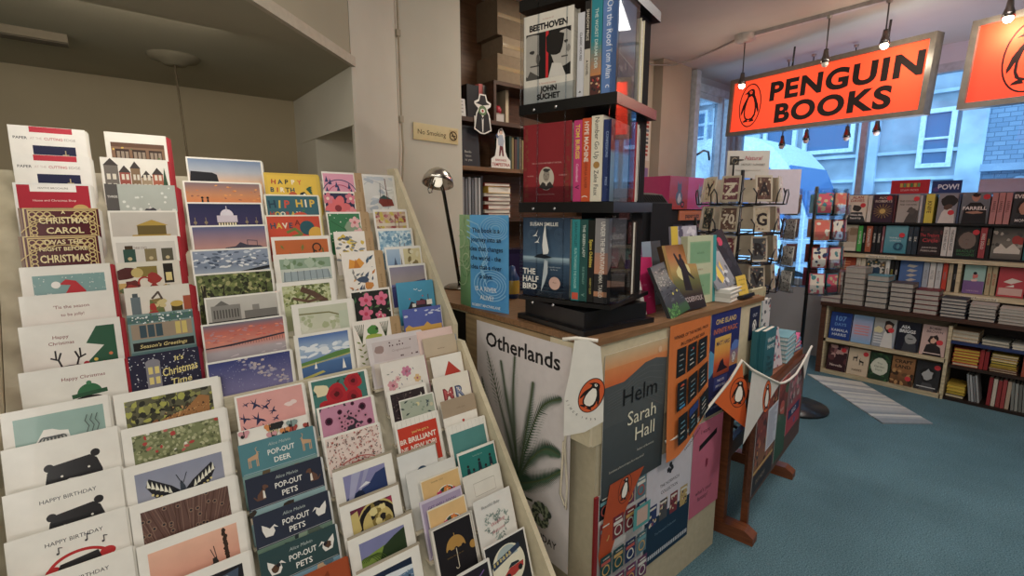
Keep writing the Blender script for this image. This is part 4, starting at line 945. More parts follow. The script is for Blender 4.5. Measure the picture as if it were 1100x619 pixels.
# --- fifth column
def hearts(c):
    s = c.sub(.08, .5, .94, .90, '#cfc4c4'); s.B(.13, .6, .26, '#a38a86', ry=.2, j=.08)
    for k in range(14): s.E(random.uniform(.28, .95), random.choice([.86, .12, .7]), .04, '#5a3a40')
    s.T('Congratulations', .58, .45, .12, '#a89494', .5, it=.3); c.R(.06, .05, .96, .48, '#e0d8cc'); c.B(.3, .4, .06, '#b0a49c')
def pinkros(c):
    s = c.sub(.05, .05, .95, .95, '#e7e1d8')
    for x, y, r, q in ((.16, .54, .11, '#d89aa4'), (.54, .78, .11, '#d080a0'), (.78, .58, .08, '#d9b47c'), (.3, .66, .06, '#e0b4b4')): s.flower(x, y, r, q, '#b05a78', 7)
    for k in range(16): s.leaf(random.uniform(.1, .9), random.uniform(.4, .85), .07, random.uniform(0, 360), random.choice(['#55685c', '#7a8a78', '#8a8a9a']))
def branch(c):
    s = c.sub(.08, .06, .95, .93, '#33282c'); s.scat(46, ['#7a6a68', '#55464a', '#9a8684', '#6a4a50'], .03, (.02, .05, .6, .95), ry=.012); s.E(.84, .86, .05, '#d8d2c4'); s.E(.82, .88, .045, '#33282c')
def sage(c):
    c.R(.02, .02, .98, .97, '#a9b3a0')
    for k in range(4): c.leaf(.12, .9-.16*k, .14, random.choice([20, -20, 160]), '#3a4a4c'); c.leaf(.75, .85-.1*k, .14, random.uniform(-60, 60), '#4a5a60')
    c.E(.5, .8, .06, '#d9cf9c', ry=.05); c.E(.9, .7, .05, '#c9c0a0'); c.scat(8, ['#8a9a88'], .03, (.3, .6, .7, .9))
def brilliant(c):
    for k in range(10): c.R(.06+k*.1, .02, .065+k*.1, .98, '#b9b4a8')
    s = c.sub(.05, .1, .94, .86, '#cf3a22'); s.T("you've got a", .55, .84, .07, '#e7c86a', .55, .012); s.T('BRILLIANT', .58, .66, .13, '#f1e7d8', .72, .03); s.T('NEW JOB!', .58, .46, .13, '#f1e7d8', .66, .03); s.T('BR', .10, .66, .12, '#f1e7d8', .16, .02); s.T('NE', .10, .46, .12, '#f1e7d8', .16, .02)
def cloud(c):
    for x, y, r in ((.42, .50, .10), (.56, .56, .13), (.70, .52, .10), (.56, .48, .12)): c.E(x, y, r, '#38506a')
    c.R(.36, .38, .78, .47, '#38506a')
def thanks(c):
    c.R(.02, .02, .98, .97, '#e0b877'); c.T('THANK YOU', .4, .88, .04, '#8a6a3c', .5); rainbow_(c)
def rainbow_(c):
    c.E(.58, .44, .27, '#f0e8d6', a0=0, a1=180); c.E(.58, .44, .25, '#2f4a40', a0=0, a1=180)
    for x, y, q in ((.42, .54, '#d0456c'), (.62, .60, '#e0813a'), (.76, .52, '#d0456c'), (.54, .50, '#e3b44a')): c.flower(x, y, .09, q, '#f0d890', 6)
def rainbow(c): c.R(.02, .02, .98, .97, '#e3bb7c'); rainbow_(c)
def getwell(c):
    c.R(.04, .03, .97, .95, '#a99ab8'); c.T('GET WELL SOON', .5, .84, .055, '#5a4a74', .8, .008)
def umbrella(c):
    c.R(0, 0, 1, 1, '#b9b3a8'); c.R(.03, .03, .97, .97, '#e4ddd0'); s = c.sub(.08, .05, .95, .95, '#211f24'); g = '#b98c3e'
    s.E(.5, .56, .20, g, ry=.22, a0=0, a1=180, n=24)
    for k in range(5): s.E(.5-.38+.19*k, .56, .035, '#211f24', ry=.03)
    s.L([(.5, .78), (.5, .82)], .014, g); s.L([(.5, .56), (.5, .26)], .014, '#d8ccb4'); s.O(.46, .26, .03, .012, '#d8ccb4', a0=180, a1=360); s.E(.95, .5, .07, g); s.T('sunshine follows the rain', .45, .46, .025, '#8a6a34', .7)
def blackc(c):
    c.R(.02, .02, .98, .98, '#e4e0d8'); c.R(.05, .03, .95, .95, '#26222c'); c.L([(.2, .6), (.8, .85)], .02, '#7a5aa0')
def plain(c): c.R(.02, .02, .98, .97, '#dddcd6'); c.R(.30, .4, .32, .42, '#b9b6b0')
column(rl, 18, LG, [
 (.609, .810, 1.463, 'pale lilac congratulations card with a brown heart', '#dcd5d6', hearts, dict(n=3, mat='gloss')),
 (.628, .789, 1.408, 'ivory card with a wreath of pink roses', '#e7e1d8', pinkros, dict(env='#b0707c', n=2)),
 (.620, .758, 1.352, 'dark brown card of twigs under a thin moon', W_, branch, dict(n=2)),
 (.651, .773, 1.330, 'sage green card with slate leaves overlapping the dark twig card', W_, sage, dict(h=.12, n=1)),
 (.613, .766, 1.294, "red card reading You've got a brilliant new job", W_, brilliant, dict(n=3)),
 (.592, .722, 1.240, 'white card with one slate blue cloud', '#dedfdc', cloud, dict(env=GB, drop=.01, n=1)),
 (.600, .766, 1.202, 'plain white card behind the cream thank you card', '#dddcd6', plain, dict(n=3)),
 (.636, .771, 1.182, 'cream thank you card with a flowery half circle', '#e9dfc8', thanks, dict(h=.13, n=1)),
 (.614, .758, 1.150, 'lilac Get Well Soon card', '#cfc5d6', getwell, dict(env='#7a6a54', n=2)),
 (.629, .759, 1.133, 'cream flowery half circle card in front of the lilac one', '#e9dfc8', rainbow, dict(h=.13, n=1)),
 (.617, .762, 1.104, 'black card with a gold umbrella', '#c4bfb4', umbrella, dict(h=.185, n=2)),
 (.655, .765, 1.021, 'black card with a purple stroke at the foot of the rack', '#e4e0d8', blackc, dict(n=2)),
])
# --- sixth column
def kraft(c): c.R(.0, .0, 1, 1, '#c4b297'); c.T('you & me', .5, .72, .035, '#6a5a48', .4, .004); c.R(0, .5, 1, .56, '#a48c68')
def house(c): c.P([(.15, .30), (.55, .86), (.98, .50), (.98, .30)], '#c23a2c'); c.R(.42, .42, .62, .56, '#f0dcd0'); c.P([(.5, .52), (.55, .48), (.6, .52), (.55, .44)], '#c23a2c')
def mr(c):
    for k, (x, q) in enumerate(((.36, '#8a2a34'), (.68, '#3a4a70'))):
        c.T('MR'[k] if k == 0 else 'R', x, .62, .24, q, None, .05); c.T('MR'[k] if k == 0 else 'R', x, .62, .20, '#c25a5c' if k == 0 else '#8a94b4', None, .01)
    c.scat(14, ['#e9d8d0'], .012, (.2, .52, .84, .72), 'E')
def bunting(c):
    c.R(0, .66, 1, 1, '#a9957c'); c.T('with love', .55, .8, .04, '#8a765c', .4); c.E(.56, .52, .03, '#c23a34'); c.P([(.53, .52), (.56, .46), (.59, .52)], '#c23a34')
    for x, q in ((.2, '#5a4a3c'), (.4, '#a48c5c'), (.64, '#7a8a5c'), (.84, '#5a4a3c')): c.E(x, .34, .09, q)
def goodluck(c):
    for k in range(10): c.R(.05+k*.1, .02, .053+k*.1, .98, '#b9b4a8')
    s = c.sub(.08, .1, .95, .84, '#4f8f8c'); s.T('Good Luck', .5, .42, .13, '#c9c77a', .8, .01, it=.25)
def girls(c):
    s = c.sub(.03, .03, .97, .95, '#1f7a74')
    for x, y in ((.2, .56), (.34, .46), (.52, .62), (.68, .46), (.84, .64)): s.E(x, y+.16, .03, '#2a2024'); s.P([(x-.035, y+.12), (x+.035, y+.12), (x+.05, y-.05), (x-.05, y-.05)], random.choice(['#e0a088', '#d9788a', '#23303c'])); s.L([(x, y-.05), (x+.03, y-.2)], .022, '#e0a088')
    s.T('hooray for you', .5, .9, .03, '#9ac0b4', .5)
def frame_c(c):
    for a in ((.24, .80, .82, .81), (.24, .56, .82, .57)): c.R(*a, '#b4aea2')
    c.R(.24, .56, .248, .81, '#b4aea2'); c.R(.812, .56, .82, .81, '#b4aea2')
def wedding(c):
    q = '#8fa09a'
    for k in range(46):
        t = 2*PI*k/46; hx = 16*math.sin(t)**3/17; hy = (13*math.cos(t)-5*math.cos(2*t)-2*math.cos(3*t)-math.cos(4*t))/17
        for j in range(2): c.leaf(.52+hx*.30+random.uniform(-.03, .03), .50+hy*.26+random.uniform(-.03, .03), .07, random.uniform(0, 360), random.choice([q, '#a9b8b0', '#788a84']))
    c.T('Beautiful Baby', .42, .86, .05, '#8a8a8a', .6, it=.25); c.T('Wedding', .52, .55, .06, '#c4707c', .4, it=.25, ang=8); c.T('Welcome', .5, .42, .05, '#c4707c', .36, it=.25, ang=8)
def film(c):
    c.R(.0, .0, 1, 1, '#e9e6de'); s = c.sub(.025, .03, .975, .97, '#25272c'); s.E(.5, .50, .40, '#e6e0c6', n=32); s.E(.5, .66, .26, '#a9bab8', ry=.22, a0=0, a1=180); s.P([(.1, .66), (.82, .82), (.84, .72), (.12, .54)], '#31415a'); s.T('THE END', .46, .68, .05, '#e6e0c6', .6, .01, 10)
    s.P([(.24, .28), (.5, .44), (.86, .46), (.84, .36), (.6, .28)], '#b53a34'); s.E(.44, .3, .06, '#22242a'); s.E(.76, .36, .055, '#22242a'); s.P([(.46, .44), (.56, .52), (.74, .50), (.76, .46)], '#22303a')
    for k in range(6): s.R(.14+k*.08, .60+k*.018, .18+k*.08, .66+k*.018, '#c9b46a')
column(rl, 18, LG, [
 (.790, .934, 1.459, 'plain pale pink card at the top corner of the lower rack', '#e6c9c0', lambda c: c.R(.2, .3, .22, .32, '#d8b8b0'), dict(env='#d8b44a', n=1)),
 (.802, .936, 1.441, 'kraft brown card reading You & me', '#c4b297', kraft, dict(env='#3f7fb0', n=1, h=.15)),
 (.806, .932, 1.398, 'white card with a red pitched roof', W_, house, dict(env=KR, n=1)),
 (.786, .931, 1.355, 'ivory card with two patterned letters M and R', '#e9e2d4', mr, dict(env='#7a4a7a', n=2)),
 (.786, .920, 1.306, 'card with a small red heart and row of figures on white', W_, bunting, dict(env='#a9957c', n=1)),
 (.774, .928, 1.256, 'teal Good Luck card on a white grid', W_, goodluck, dict(n=4)),
 (.780, .929, 1.203, 'deep teal card of dancing figures', W_, girls, dict(env='#8a6a4c', n=1)),
 (.771, .914, 1.160, 'white card with a thin empty grey frame', '#e3dfd4', frame_c, dict(n=2)),
 (.776, .922, 1.113, 'white card with a leafy heart wreath and pink script', '#e6e4de', wedding, dict(env='#7a5a3c', n=1, h=.185)),
 (.758, .918, 1.037, 'black card with a round picture of a red car', '#e9e6de', film, dict(n=2)),
])

# ------------------------------------------------------------------ books
def book(name, label, w, h, t, front=None, spine=None, col='#445566', M=None, group=None, cat='book', mat='print', hard=True, pages='#e6dfcf', eps=4e-5):
    """stands at the origin: cover looks to -Y, spine on the -X side"""
    m = MB(); b = .0025
    m.box(-w/2, w/2, -t/2, -t/2+b, 0, h, col).box(-w/2, w/2, t/2-b, t/2, 0, h, col).box(-w/2, -w/2+b, -t/2+b, t/2-b, 0, h, col)
    if front:
        cv = Canvas(w, h, eps); front(cv); m.canvas(cv, frame((-w/2, -t/2, 0), (1,0,0), (0,0,1)), mat)
    if spine:
        cv = Canvas(h, t, eps); spine(cv); m.canvas(cv, frame((-w/2, t/2, h), (0,0,-1), (0,-1,0)), mat)
    o = tag(m.build(name, None, M), label, cat, group)
    g = .004 if hard else .0005
    MB().box(-w/2+b, w/2-g, -t/2+b, t/2-b, g, h-g, pages, 'pages').build('page_block', o)
    return o
def spine_txt(bg, parts, bold=.01):
    """parts: (text, centre along spine, size, colour, max width)"""
    def f(c):
        c.R(0, 0, 1, 1, bg)
        for t, x, s, q, mw in parts: c.T(t, x, .5, s, q, mw, bold)
    return f

# ------------------------------------------------------------------ sales counter
ct = empty('sales_counter', T(0, 0, 0), 'cream boxed sales counter with a brown wooden top, hung with posters', 'counter')
CC = '#cdbf9d'
MB().box(1.088, 2.27, .912, 2.06, 1.09, 1.11, '#8a6440', 'woodx').build('worktop', ct)
MB().box(1.1, 2.26, .92, 2.04, .76, 1.09, CC, 'matte').build('upper_box', ct)
MB().box(1.125, 1.965, .925, 1.6, 0, .76, '#b9ad90', 'matte').build('cabinet', ct)
MB().box(1.085, 1.1, 1.10, 1.585, .2, 1.085, '#a58a62', 'wood').box(1.088, 1.1, .92, 1.10, .765, 1.085, '#d6c9a8', 'matte').build('front_board', ct)
MB().box(1.094, 1.1, 1.6, 2.04, .77, 1.08, '#17140f', 'matte').box(1.14, 1.9, 1.6, 2.04, 0, .76, '#1c1813', 'matte').build('recess_shade', ct)  # near-black boxes stand in for the shade in the opening under the worktop
def poster(label, x0, x1, z0, z1, art, y=.917, base='#dddddd', warp=None, mat='print', eps=5e-5):
    w, h = x1-x0, z1-z0; cv = Canvas(w, h, eps, None if warp else base); art(cv); m = MB()
    if warp: m.canvas(cv, None, mat, warp)
    else: m.box(0, w, 0, .0012, 0, h, base).canvas(cv, frame((0, 0, 0), (1,0,0), (0,0,1)), mat)
    return tag(m.build('poster', None, T(x0, y, z0)), label, 'poster', 'posters on the counter')
def helm(c):
    c.G([(0, '#3d4244'), (.5, '#4d5355'), (.78, '#54595a'), (.8, '#54595a')]); c.R(0, .78, 1, .9, '#d9682c', '#dd8a4c'); c.R(0, .9, 1, 1, '#dd9a62', '#c9b48c')
    c.P([(0, .76), (.25, .77), (.45, .82), (.62, .865), (.8, .875), (1, .85), (1, .5), (0, .5)], '#54595a')
    for k in range(7): c.L([(.05, .72-.02*k), (.3, .74-.02*k), (.5, .80-.025*k), (.7, .83-.04*k), (.95, .80-.05*k)], .003, '#666b6c')
    c.T('Helm', .56, .67, .125, '#16181a', .64, .0, sx=1.12); c.T('Sarah', .60, .50, .105, '#e6e0c4', .68, .0, sx=1.1); c.T('Hall', .66, .365, .105, '#e6e0c4', .5, .0, sx=1.1)
    c.T('Author of Burntcoat', .68, .235, .018, '#c9c6b8', .34); c.T('Sometimes a force of nature has a story to tell', .38, .17, .018, '#c9c6b8', .55)
    c.E(.86, .93, .022, '#e0b890')
poster('tall dark grey poster reading Helm in thin letters under an orange sky', 1.146, 1.494, .562, 1.052, helm, .916)
def nobel(c):
    c.root.step = .003
    for i in range(10):
        for j in range(16): c.R(i/10, j/16, (i+1)/10, (j+1)/16, '#d8742e')
    c.root.step = 1
    c.T('WINNER OF THE NOBEL PRIZE', .52, .905, .027, '#2a2320', .84, .012); c.T('IN LITERATURE 2025', .56, .845, .027, '#2a2320', .58, .012)
    for r in range(3):
        for k in range(3):
            s = c.sub(.18+k*.25, .60-r*.25, .40+k*.25, .815-r*.25, '#1e2225'); 
            for q in range(4): s.R(.25, .2+q*.18, .25+random.uniform(.3, .5), .24+q*.18, random.choice(['#c9c4b8', '#8a8a86', '#5f8fa0']))
            if (r, k) == (1, 0): s.E(.5, .84, .12, '#c9502c', ry=.08, a0=0, a1=180); s.R(.2, .08, .8, .16, '#3f8fc0')
            if (r, k) == (0, 1): s.E(.55, .8, .05, '#c9402c')
            if (r, k) == (2, 1): s.R(0, .7, 1, 1, '#2a3f7a')
    c.T('KRASZNAHORKAI', .5, .05, .02, '#2a2320', .7, .01)
def wnob(x, y, z):
    t = 1 - y/.50; k = .505 - .13*max(0, (x-.06)/.22)**1.5
    return (x - .012*t*t, -z - .02*t*t - .0015*math.sin(x*22)*t, .50 - k*t)
poster('orange poster with nine dark book jackets and a curling lower edge', 1.492, 1.776, .590, 1.092, nobel, .908, '#d8742e', wnob, eps=4e-4)
def haig(c):
    c.G([(0, '#1d2240'), (.3, '#2a3060'), (.75, '#2a2f6c'), (1, '#2c327a')]); c.T('ONE ISLAND', .5, .90, .05, '#e3c06a', .7, .016); c.T('INFINITE MAGIC', .5, .81, .05, '#d0713c', .8, .016)
    c.R(0, .42, 1, .6, '#d08a3c', '#5a6aa0'); c.B(.86, .62, .08, '#5a7ac0', ry=.05); c.B(.06, .5, .1, '#4f9ac0', ry=.12)
    s = c.sub(.16, .37, .70, .75); s.G([(0, '#8a3f2a'), (.3, '#d0532c'), (.6, '#e39a3a'), (1, '#e0b44a')]); s.T('MATT HAIG', .5, .84, .11, '#2a2f5c', .8, .02); s.P([(.2, .1), (.4, .36), (.56, .42), (.66, .24), (.9, .12)], '#2a1f2c')
    bird(c, .84, .50, .09, '#20284a', '#e6e2da', True, '#e6e2da'); s = c.sub(.2, .23, .66, .36, '#3a4480'); s.T('THE LIFE', .5, .7, .2, '#d0d4e6', .8, .01); s.T('IMPOSSIBLE', .5, .3, .2, '#d0d4e6', .8, .01)
    for k in range(3): c.T('OUT NOW IN PAPERBACK', .45, .17-.05*k, .022, '#8a90b4', .6)
poster('dark blue poster reading One Island Infinite Magic', 1.80, 2.05, .655, 1.096, haig, .916)
cvq = Canvas(.1, .15, 5e-5); cvq.G([(0, '#1a2038'), (1, '#242c4c')]); cvq.T('OUT', .5, .75, .1, '#b9bccb', .6, .01); bird(cvq, .5, .4, .34, '#1a2038', '#e6e2da', True, '#e6e2da')
tag(MB().box(0, .1, 0, .0012, 0, .15, '#20284a').canvas(cvq, frame((0, 0, 0), (1,0,0), (0,0,1))).build('poster', None, T(2.145, .917, .92)), 'small navy notice with a pale badge near the far end of the counter', 'poster', 'posters on the counter')
def collage(c):
    c.R(0, 0, 1, 1, '#d8d6d2'); q = ['#1f4a4c', '#26335c', '#23262c', '#7a2a34', '#2a4a6a', '#5a7a84', '#8a5a34', '#33333a', '#6a3a5c']
    for r in range(4):
        for k in range(4):
            y0 = .80-.20*r - (.05 if r > 1 else 0); s = c.sub(.04+k*.24, y0, .25+k*.24, y0+.18, random.choice(q)); s.R(.08, .6, .92, .75, random.choice(['#c9a05a', '#c0564a', '#d8d4c8', '#6aa0a8'])); s.O(.5, .35, .2, .06, random.choice(['#c9a05a', '#d8d4c8', '#b5524a'])); s.R(.2, .84, .8, .9, '#d8d4c8')
    s = c.sub(.62, .6, .98, .78, '#4f9a98'); s.R(.2, .15, .85, .85, '#c9a898')
    c.T('Bringing Japan to the English speaking world', .5, .535, .022, '#2a2a2c', .92, .006)
poster('lower collage poster of small book jackets in a grid', 1.136, 1.409, .10, .575, collage, .921)
def coll2(c):
    c.R(0, 0, 1, 1, '#cfcad2'); c.P([(0, 0), (1, 0), (1, .43), (0, .43)], '#16324a'); c.T('THE NORWICH', .5, .70, .032, '#33333a', .44, .006); c.T('COLLECTION', .5, .635, .032, '#33333a', .42, .006)
    for x, y in ((.5, .86), (.46, .82), (.54, .82), (.5, .80)): c.B(x, y, .025, '#26262c')
    for k, q in enumerate(('#2a3a6a', '#4a4a4e', '#7a2a34', '#b59a5a')):
        s = c.sub(.07+.23*k, .36, .24+.23*k, .56, q); s.scat(14, ['#d8c8a8', '#23262c', '#8a4a5a', '#c0a070'], .06); s.R(.1, .8, .9, .9, '#d8d4c8')
    c.T('The Norwich Collection', .45, .26, .025, '#6a8aa0', .6)
    for k in range(26): c.R(.02+k*.037, .045, .04+k*.037, .085, '#d8dce2')
poster('white poster over navy with a row of four book jackets', 1.412, 1.722, .165, .595, coll2, .9205)
def pinkp(c):
    c.G([(0, '#c4647c'), (1, '#c96a84')]); c.T('I want', .4, .90, .05, '#3a2028', .34, .004); c.P([(.22, .76), (.80, .86), (.80, .80), (.22, .70)], '#1d1618'); c.B(.5, .53, .03, '#8a2a44', ry=.05); c.T("what's your", .46, .24, .05, '#4a2430', .6, .004); c.T('fantasy?', .44, .165, .05, '#4a2430', .4, .004)
poster("pink poster reading what's your fantasy under a black bar", 1.726, 1.968, .225, .637, pinkp, .9205)
tag(MB().box(1.117, 1.134, .913, .921, .10, .58, '#8a1c20').build('folder'), 'red card folder edge tucked behind the collage poster', 'folder')
# tall fern poster on the end facing the card racks
def frond(c, pts, n, ln, q='#4c6a50', q2='#3a5742'):
    P_ = []
    for i in range(n+1):
        t = i/n*(len(pts)-1); k = min(int(t), len(pts)-2); u = t-k
        p0 = pts[max(k-1, 0)]; p1 = pts[k]; p2 = pts[k+1]; p3 = pts[min(k+2, len(pts)-1)]
        P_.append(tuple(.5*(2*p1[j] + (p2[j]-p0[j])*u + (2*p0[j]-5*p1[j]+4*p2[j]-p3[j])*u*u + (3*p1[j]-p0[j]-3*p2[j]+p3[j])*u**3) for j in (0, 1)))
    asp = c.h/c.w
    for i in range(1, n+1):
        a, b = P_[i-1], P_[i]; dx, dy = (b[0]-a[0])/asp, b[1]-a[1]; l = math.hypot(dx, dy) or 1; dx /= l; dy /= l
        L_ = ln*(math.sin(PI*min(1, .12+.88*i/n))**.7 + .12)
        for sg in (-1, 1):
            ex, ey = (-dy*sg*.92 + dx*.4)*L_, (dx*sg*.92 + dy*.4)*L_; w = .0046
            c.P([(a[0]-dx*w*asp, a[1]-dy*w), (b[0]+ex*asp*.6 - dx*w*.6*asp, b[1]+ey*.6 - dy*w*.6), (b[0]+ex*asp, b[1]+ey), (a[0]+ex*asp*.5+dx*w*2*asp, a[1]+ey*.5+dy*w*2), (a[0]+dx*w*1.3*asp, a[1]+dy*w*1.3)], q if sg < 0 else q2)
    c.L(P_, .006, '#55603c')
def other(c):
    c.R(0, 0, 1, 1, '#ded6d5'); c.T('Otherlands', .51, .925, .072, '#1f1c1e', .95, .02, sx=1.12)
    B_ = (.50, .285)
    for pts in ([B_, (.42, .42), (.30, .60), (.13, .86)], [B_, (.44, .5), (.36, .68), (.30, .84)], [B_, (.46, .5), (.44, .7), (.46, .885)], [B_, (.60, .50), (.74, .70), (.92, .775)],
                [B_, (.34, .38), (.18, .52), (.07, .72)], [B_, (.62, .42), (.78, .52), (.92, .53)], [B_, (.60, .31), (.78, .38), (.93, .46)], [B_, (.56, .46), (.62, .64), (.66, .80)]):
        c.root.step = .12; frond(c, pts, 44, .052); c.root.step = 1
    c.L([(.5, .285), (.54, .25), (.60, .235), (.66, .24)], .012, '#44503a')
    for k in range(40):
        t = k*.42; r = .055*math.exp(-.075*t*.9); c.E(.755 + r*math.cos(t+.6)*c.h/c.w, .195 + r*math.sin(t+.6), max(.004, r*.34), '#8a9478' if k % 2 else '#3a463a', n=8)
    c.T('A WORLD IN THE MAKING', .22, .155, .018, '#2a2a2c', .36, .006); c.T('THOMAS HALLIDAY', .60, .10, .034, '#2a2a2c', .62, .012)
cv = Canvas(.51, .80, 5e-5); other(cv)
tag(MB().box(-.0012, 0, -.51, 0, 0, .80, '#d6cdcb').canvas(cv, frame((-.0012, 0, 0), (0,-1,0), (0,0,1))).build('poster', None, T(1.0848, 1.508, .27)), 'tall white poster reading Otherlands with green fern fronds', 'poster', 'posters on the counter')

# ------------------------------------------------------------------ paper pennants on strings
bt = empty('pennant_bunting', T(0, 0, 0), 'string of orange and white bird badge pennants draped from the counter over the table', 'bunting')
TM = T(2.06, .80, 0) @ RZ(7.8)
def tw_(x, z, off=-.006): q = TM @ Vector((x, off, z)); return (q.x, q.y, q.z)
MB().tube([(1.49, .900, .66), (1.635, .888, .667), (1.79, .880, .745), (1.86, .855, .82), (1.91, .834, .90), (1.93, .80, .864), (2.10, .808, .79), (2.265, .815, .722), tw_(.33, .69), tw_(.44, .676), tw_(.566, .67), tw_(.68, .69), tw_(.779, .715), tw_(.905, .745)], .006, '#e3ddd0', 'matte', 6).build('string', bt)
def pennant(par, pts, y, bg, logo=None, lc=None):
    xs = [p[0] for p in pts]; zs = [p[1] for p in pts]; x0, z0 = min(xs), min(zs); w, h = max(xs)-x0, max(zs)-z0
    cv = Canvas(w, h, 6e-5); cv.P([((p[0]-x0)/w, (p[1]-z0)/h) for p in pts], bg)
    if logo: bird(cv, (logo[0]-x0)/w, (logo[1]-z0)/h, logo[2]/h, '#2a2220', '#efe9dc', True, lc, '#3a2420' , logo[3], rw=.40)
    m = MB().canvas(cv, frame((x0, y, z0), (1,0,0), (0,0,1)))
    return m.build('pennant', par)
def pennant3(par, L, R, B, bg, logo=None, lc=None):
    L, R, B = Vector(L), Vector(R), Vector(B); n = (R-L).cross(B-L).normalized(); X = Vector((n.y, -n.x, 0)).normalized()
    if X.dot(R-L) < 0: X = -X
    Y = n.cross(X)
    if Y.z < 0: Y = -Y
    P_ = [((p-L).dot(X), (p-L).dot(Y)) for p in (L, R, B)]; x0 = min(p[0] for p in P_); y0 = min(p[1] for p in P_); w = max(p[0] for p in P_)-x0; h = max(p[1] for p in P_)-y0
    cv = Canvas(w, h, 6e-5); cv.P([((p[0]-x0)/w, (p[1]-y0)/h) for p in P_], bg)
    if logo:
        g = (L*logo[0] + R*logo[1] + B*logo[2]); q = ((g-L).dot(X), (g-L).dot(Y)); bird(cv, (q[0]-x0)/w, (q[1]-y0)/h, logo[3]/h, '#2a2220', '#efe9dc', True, lc, '#3a2420', logo[4], rw=.40)
    MB().canvas(cv, frame(L + X*x0 + Y*y0, X, Y)).build('pennant', par)
pennant3(bt, (1.93, .80, .862), (2.265, .815, .720), (1.865, .785, .57), '#dfdad0', (.15, .59, .26, .115, -6), '#d9601e')
pennant3(bt, (1.79, .880, .742), (1.91, .834, .898), (1.933, .80, .606), '#d9601e', (.18, .47, .35, .10, -8), '#d2561a')
pennant3(bt, tw_(.72, .70), tw_(.905, .742), tw_(.793, .579), '#dfdad0')
b2_ = empty('pennant_bunting', T(0, 0, 0), 'white badge pennant reading Since 1935 taped over the near corner of the counter', 'bunting')
def cornerM(): return frame((1.015, .962, .805), (.69, -.72, 0), (0, 0, 1))
cv = Canvas(.13, .32, 6e-5)
def uv(p): return (((p[0]-1.015)*.69 - (p[1]-.962)*.72)/.13, (p[2]-.805)/.32)
cv.P([uv(p) for p in [(1.039, .948, 1.116), (1.064, .922, 1.12), (1.092, .892, 1.098), (1.1, .884, .988), (1.103, .881, .864), (1.065, .921, .827), (1.018, .97, .809), (1.015, .973, .894), (1.031, .957, 1.014)]], '#e3dfd6')
bird(cv, .62, .44, .29, '#231c1a', '#efe9dc', True, '#da5a20', '#231c1a', -22, rw=.36)
for k, ch in enumerate('SINCE1935'):
    a = math.radians(196 + k*10 + (4 if k > 4 else 0)); cv.T(ch, .62 + .235*math.cos(a)*cv.h/cv.w, .44 + .235*math.sin(a), .022, '#3a3430', None, .01, math.degrees(a)+90)
MB().canvas(cv, cornerM()).build('pennant', b2_)
MB().tube([(1.02, .98, 1.113), (1.05, .95, 1.118), (1.09, .90, 1.113)], .006, '#e9e3d6', 'matte', 6).tube([(1.076, .972, 1.112), (1.072, 1.0, .90), (1.074, 1.012, .74), (1.07, .995, .60), (1.073, 1.0, .52), (1.075, 1.03, .56), (1.077, 1.02, .75)], .004, '#d8cdb4', 'matte', 6).build('tape', b2_)
b3_ = empty('pennant_bunting', T(0, 0, 0), 'orange badge pennant hanging from under the grey poster over the collage', 'bunting')
pennant(b3_, [(1.19, .60), (1.38, .60), (1.30, .50), (1.235, .40), (1.20, .33), (1.155, .29), (1.140, .36), (1.165, .5)], .9135, '#b84a1c', (1.272, .555, .085, -12), '#b84a1c')

# ------------------------------------------------------------------ drop-leaf table beyond the counter
tb = empty('drop_leaf_table', TM, 'brown drop leaf table stacked with books at the end of the counter', 'table')
BW = '#7a4322'
MB().box(-.01, .88, .03, .40, .70, .735, BW, 'woodx').build('tabletop', tb)
MB().box(-.03, .88, .012, .03, .235, .70, '#5c3520', 'woodx').build('leaf', tb)
for x in (.03, .76):
    MB().box(x, x+.045, .13, .27, .05, .70, BW, 'wood').build('leg', tb)
    MB().prism([(-.005, 0), (.40, 0), (.40, .035), (.36, .06), (.035, .06), (-.005, .035)], 'x', x-.01, x+.055, BW, 'woody').build('foot', tb)
MB().box(.115, .14, .05, .08, .02, .68, BW, 'wood').build('gate_leg', tb)
MB().box(.075, .76, .18, .21, .28, .36, BW, 'woodx').build('stretcher', tb)
def leafposter(label, x0, x1, z0, z1, art, dy=.0):
    cv = Canvas(x1-x0, z1-z0, 6e-5); art(cv); m = MB().box(0, x1-x0, 0, .0012, 0, z1-z0, '#cccccc').canvas(cv, frame((0,0,0), (1,0,0), (0,0,1)))
    tag(m.build('poster', None, TM @ T(x0, .0095-dy, z0)), label, 'poster', 'posters on the drop leaf table')
def lp1(c):
    c.G([(0, '#2a2024'), (.3, '#8a5a34'), (.6, '#7a2f2a'), (1, '#9a4a34')]); c.scat(30, ['#c98a4a', '#4a2020', '#2a2a34', '#a85a44'], .05); c.R(0, 0, 1, .2, '#2a2226'); c.T('OUT NOW', .4, .1, .05, '#a08a70', .6); c.R(0, .22, 1, .25, '#c9a05a')
def lp2(c): c.R(0, 0, 1, 1, '#c9cdd8'); [c.R(.1, .06+.05*k, random.uniform(.6, .92), .075+.05*k, '#8a8fa0') for k in range(18)]
def lp3(c): c.G([(0, '#2a5238'), (.5, '#3a5a44'), (.7, '#7a3a34'), (1, '#a8443a')]); c.scat(14, ['#6a2a28', '#4f6a50', '#c0564a'], .07, (0, .5, 1, 1)); c.T('Verso', .4, .62, .05, '#d8c8b8', .5)
def lp4(c):
    c.G([(0, '#b53a4a'), (.35, '#b03044'), (.5, '#8a5a5c'), (1, '#7a6a70')]); c.scat(24, ['#b8a8a4', '#5a4a54', '#c0707c'], .06, (0, .45, 1, 1)); c.R(.1, .22, .9, .36, '#26305c'); c.T('READ', .5, .29, .08, '#d8d4dc', .6, .01); c.E(.6, .1, .05, '#5a5a8a')
leafposter('dark red and gold poster on the near end of the hanging table leaf', -.02, .29, .26, .69, lp1)
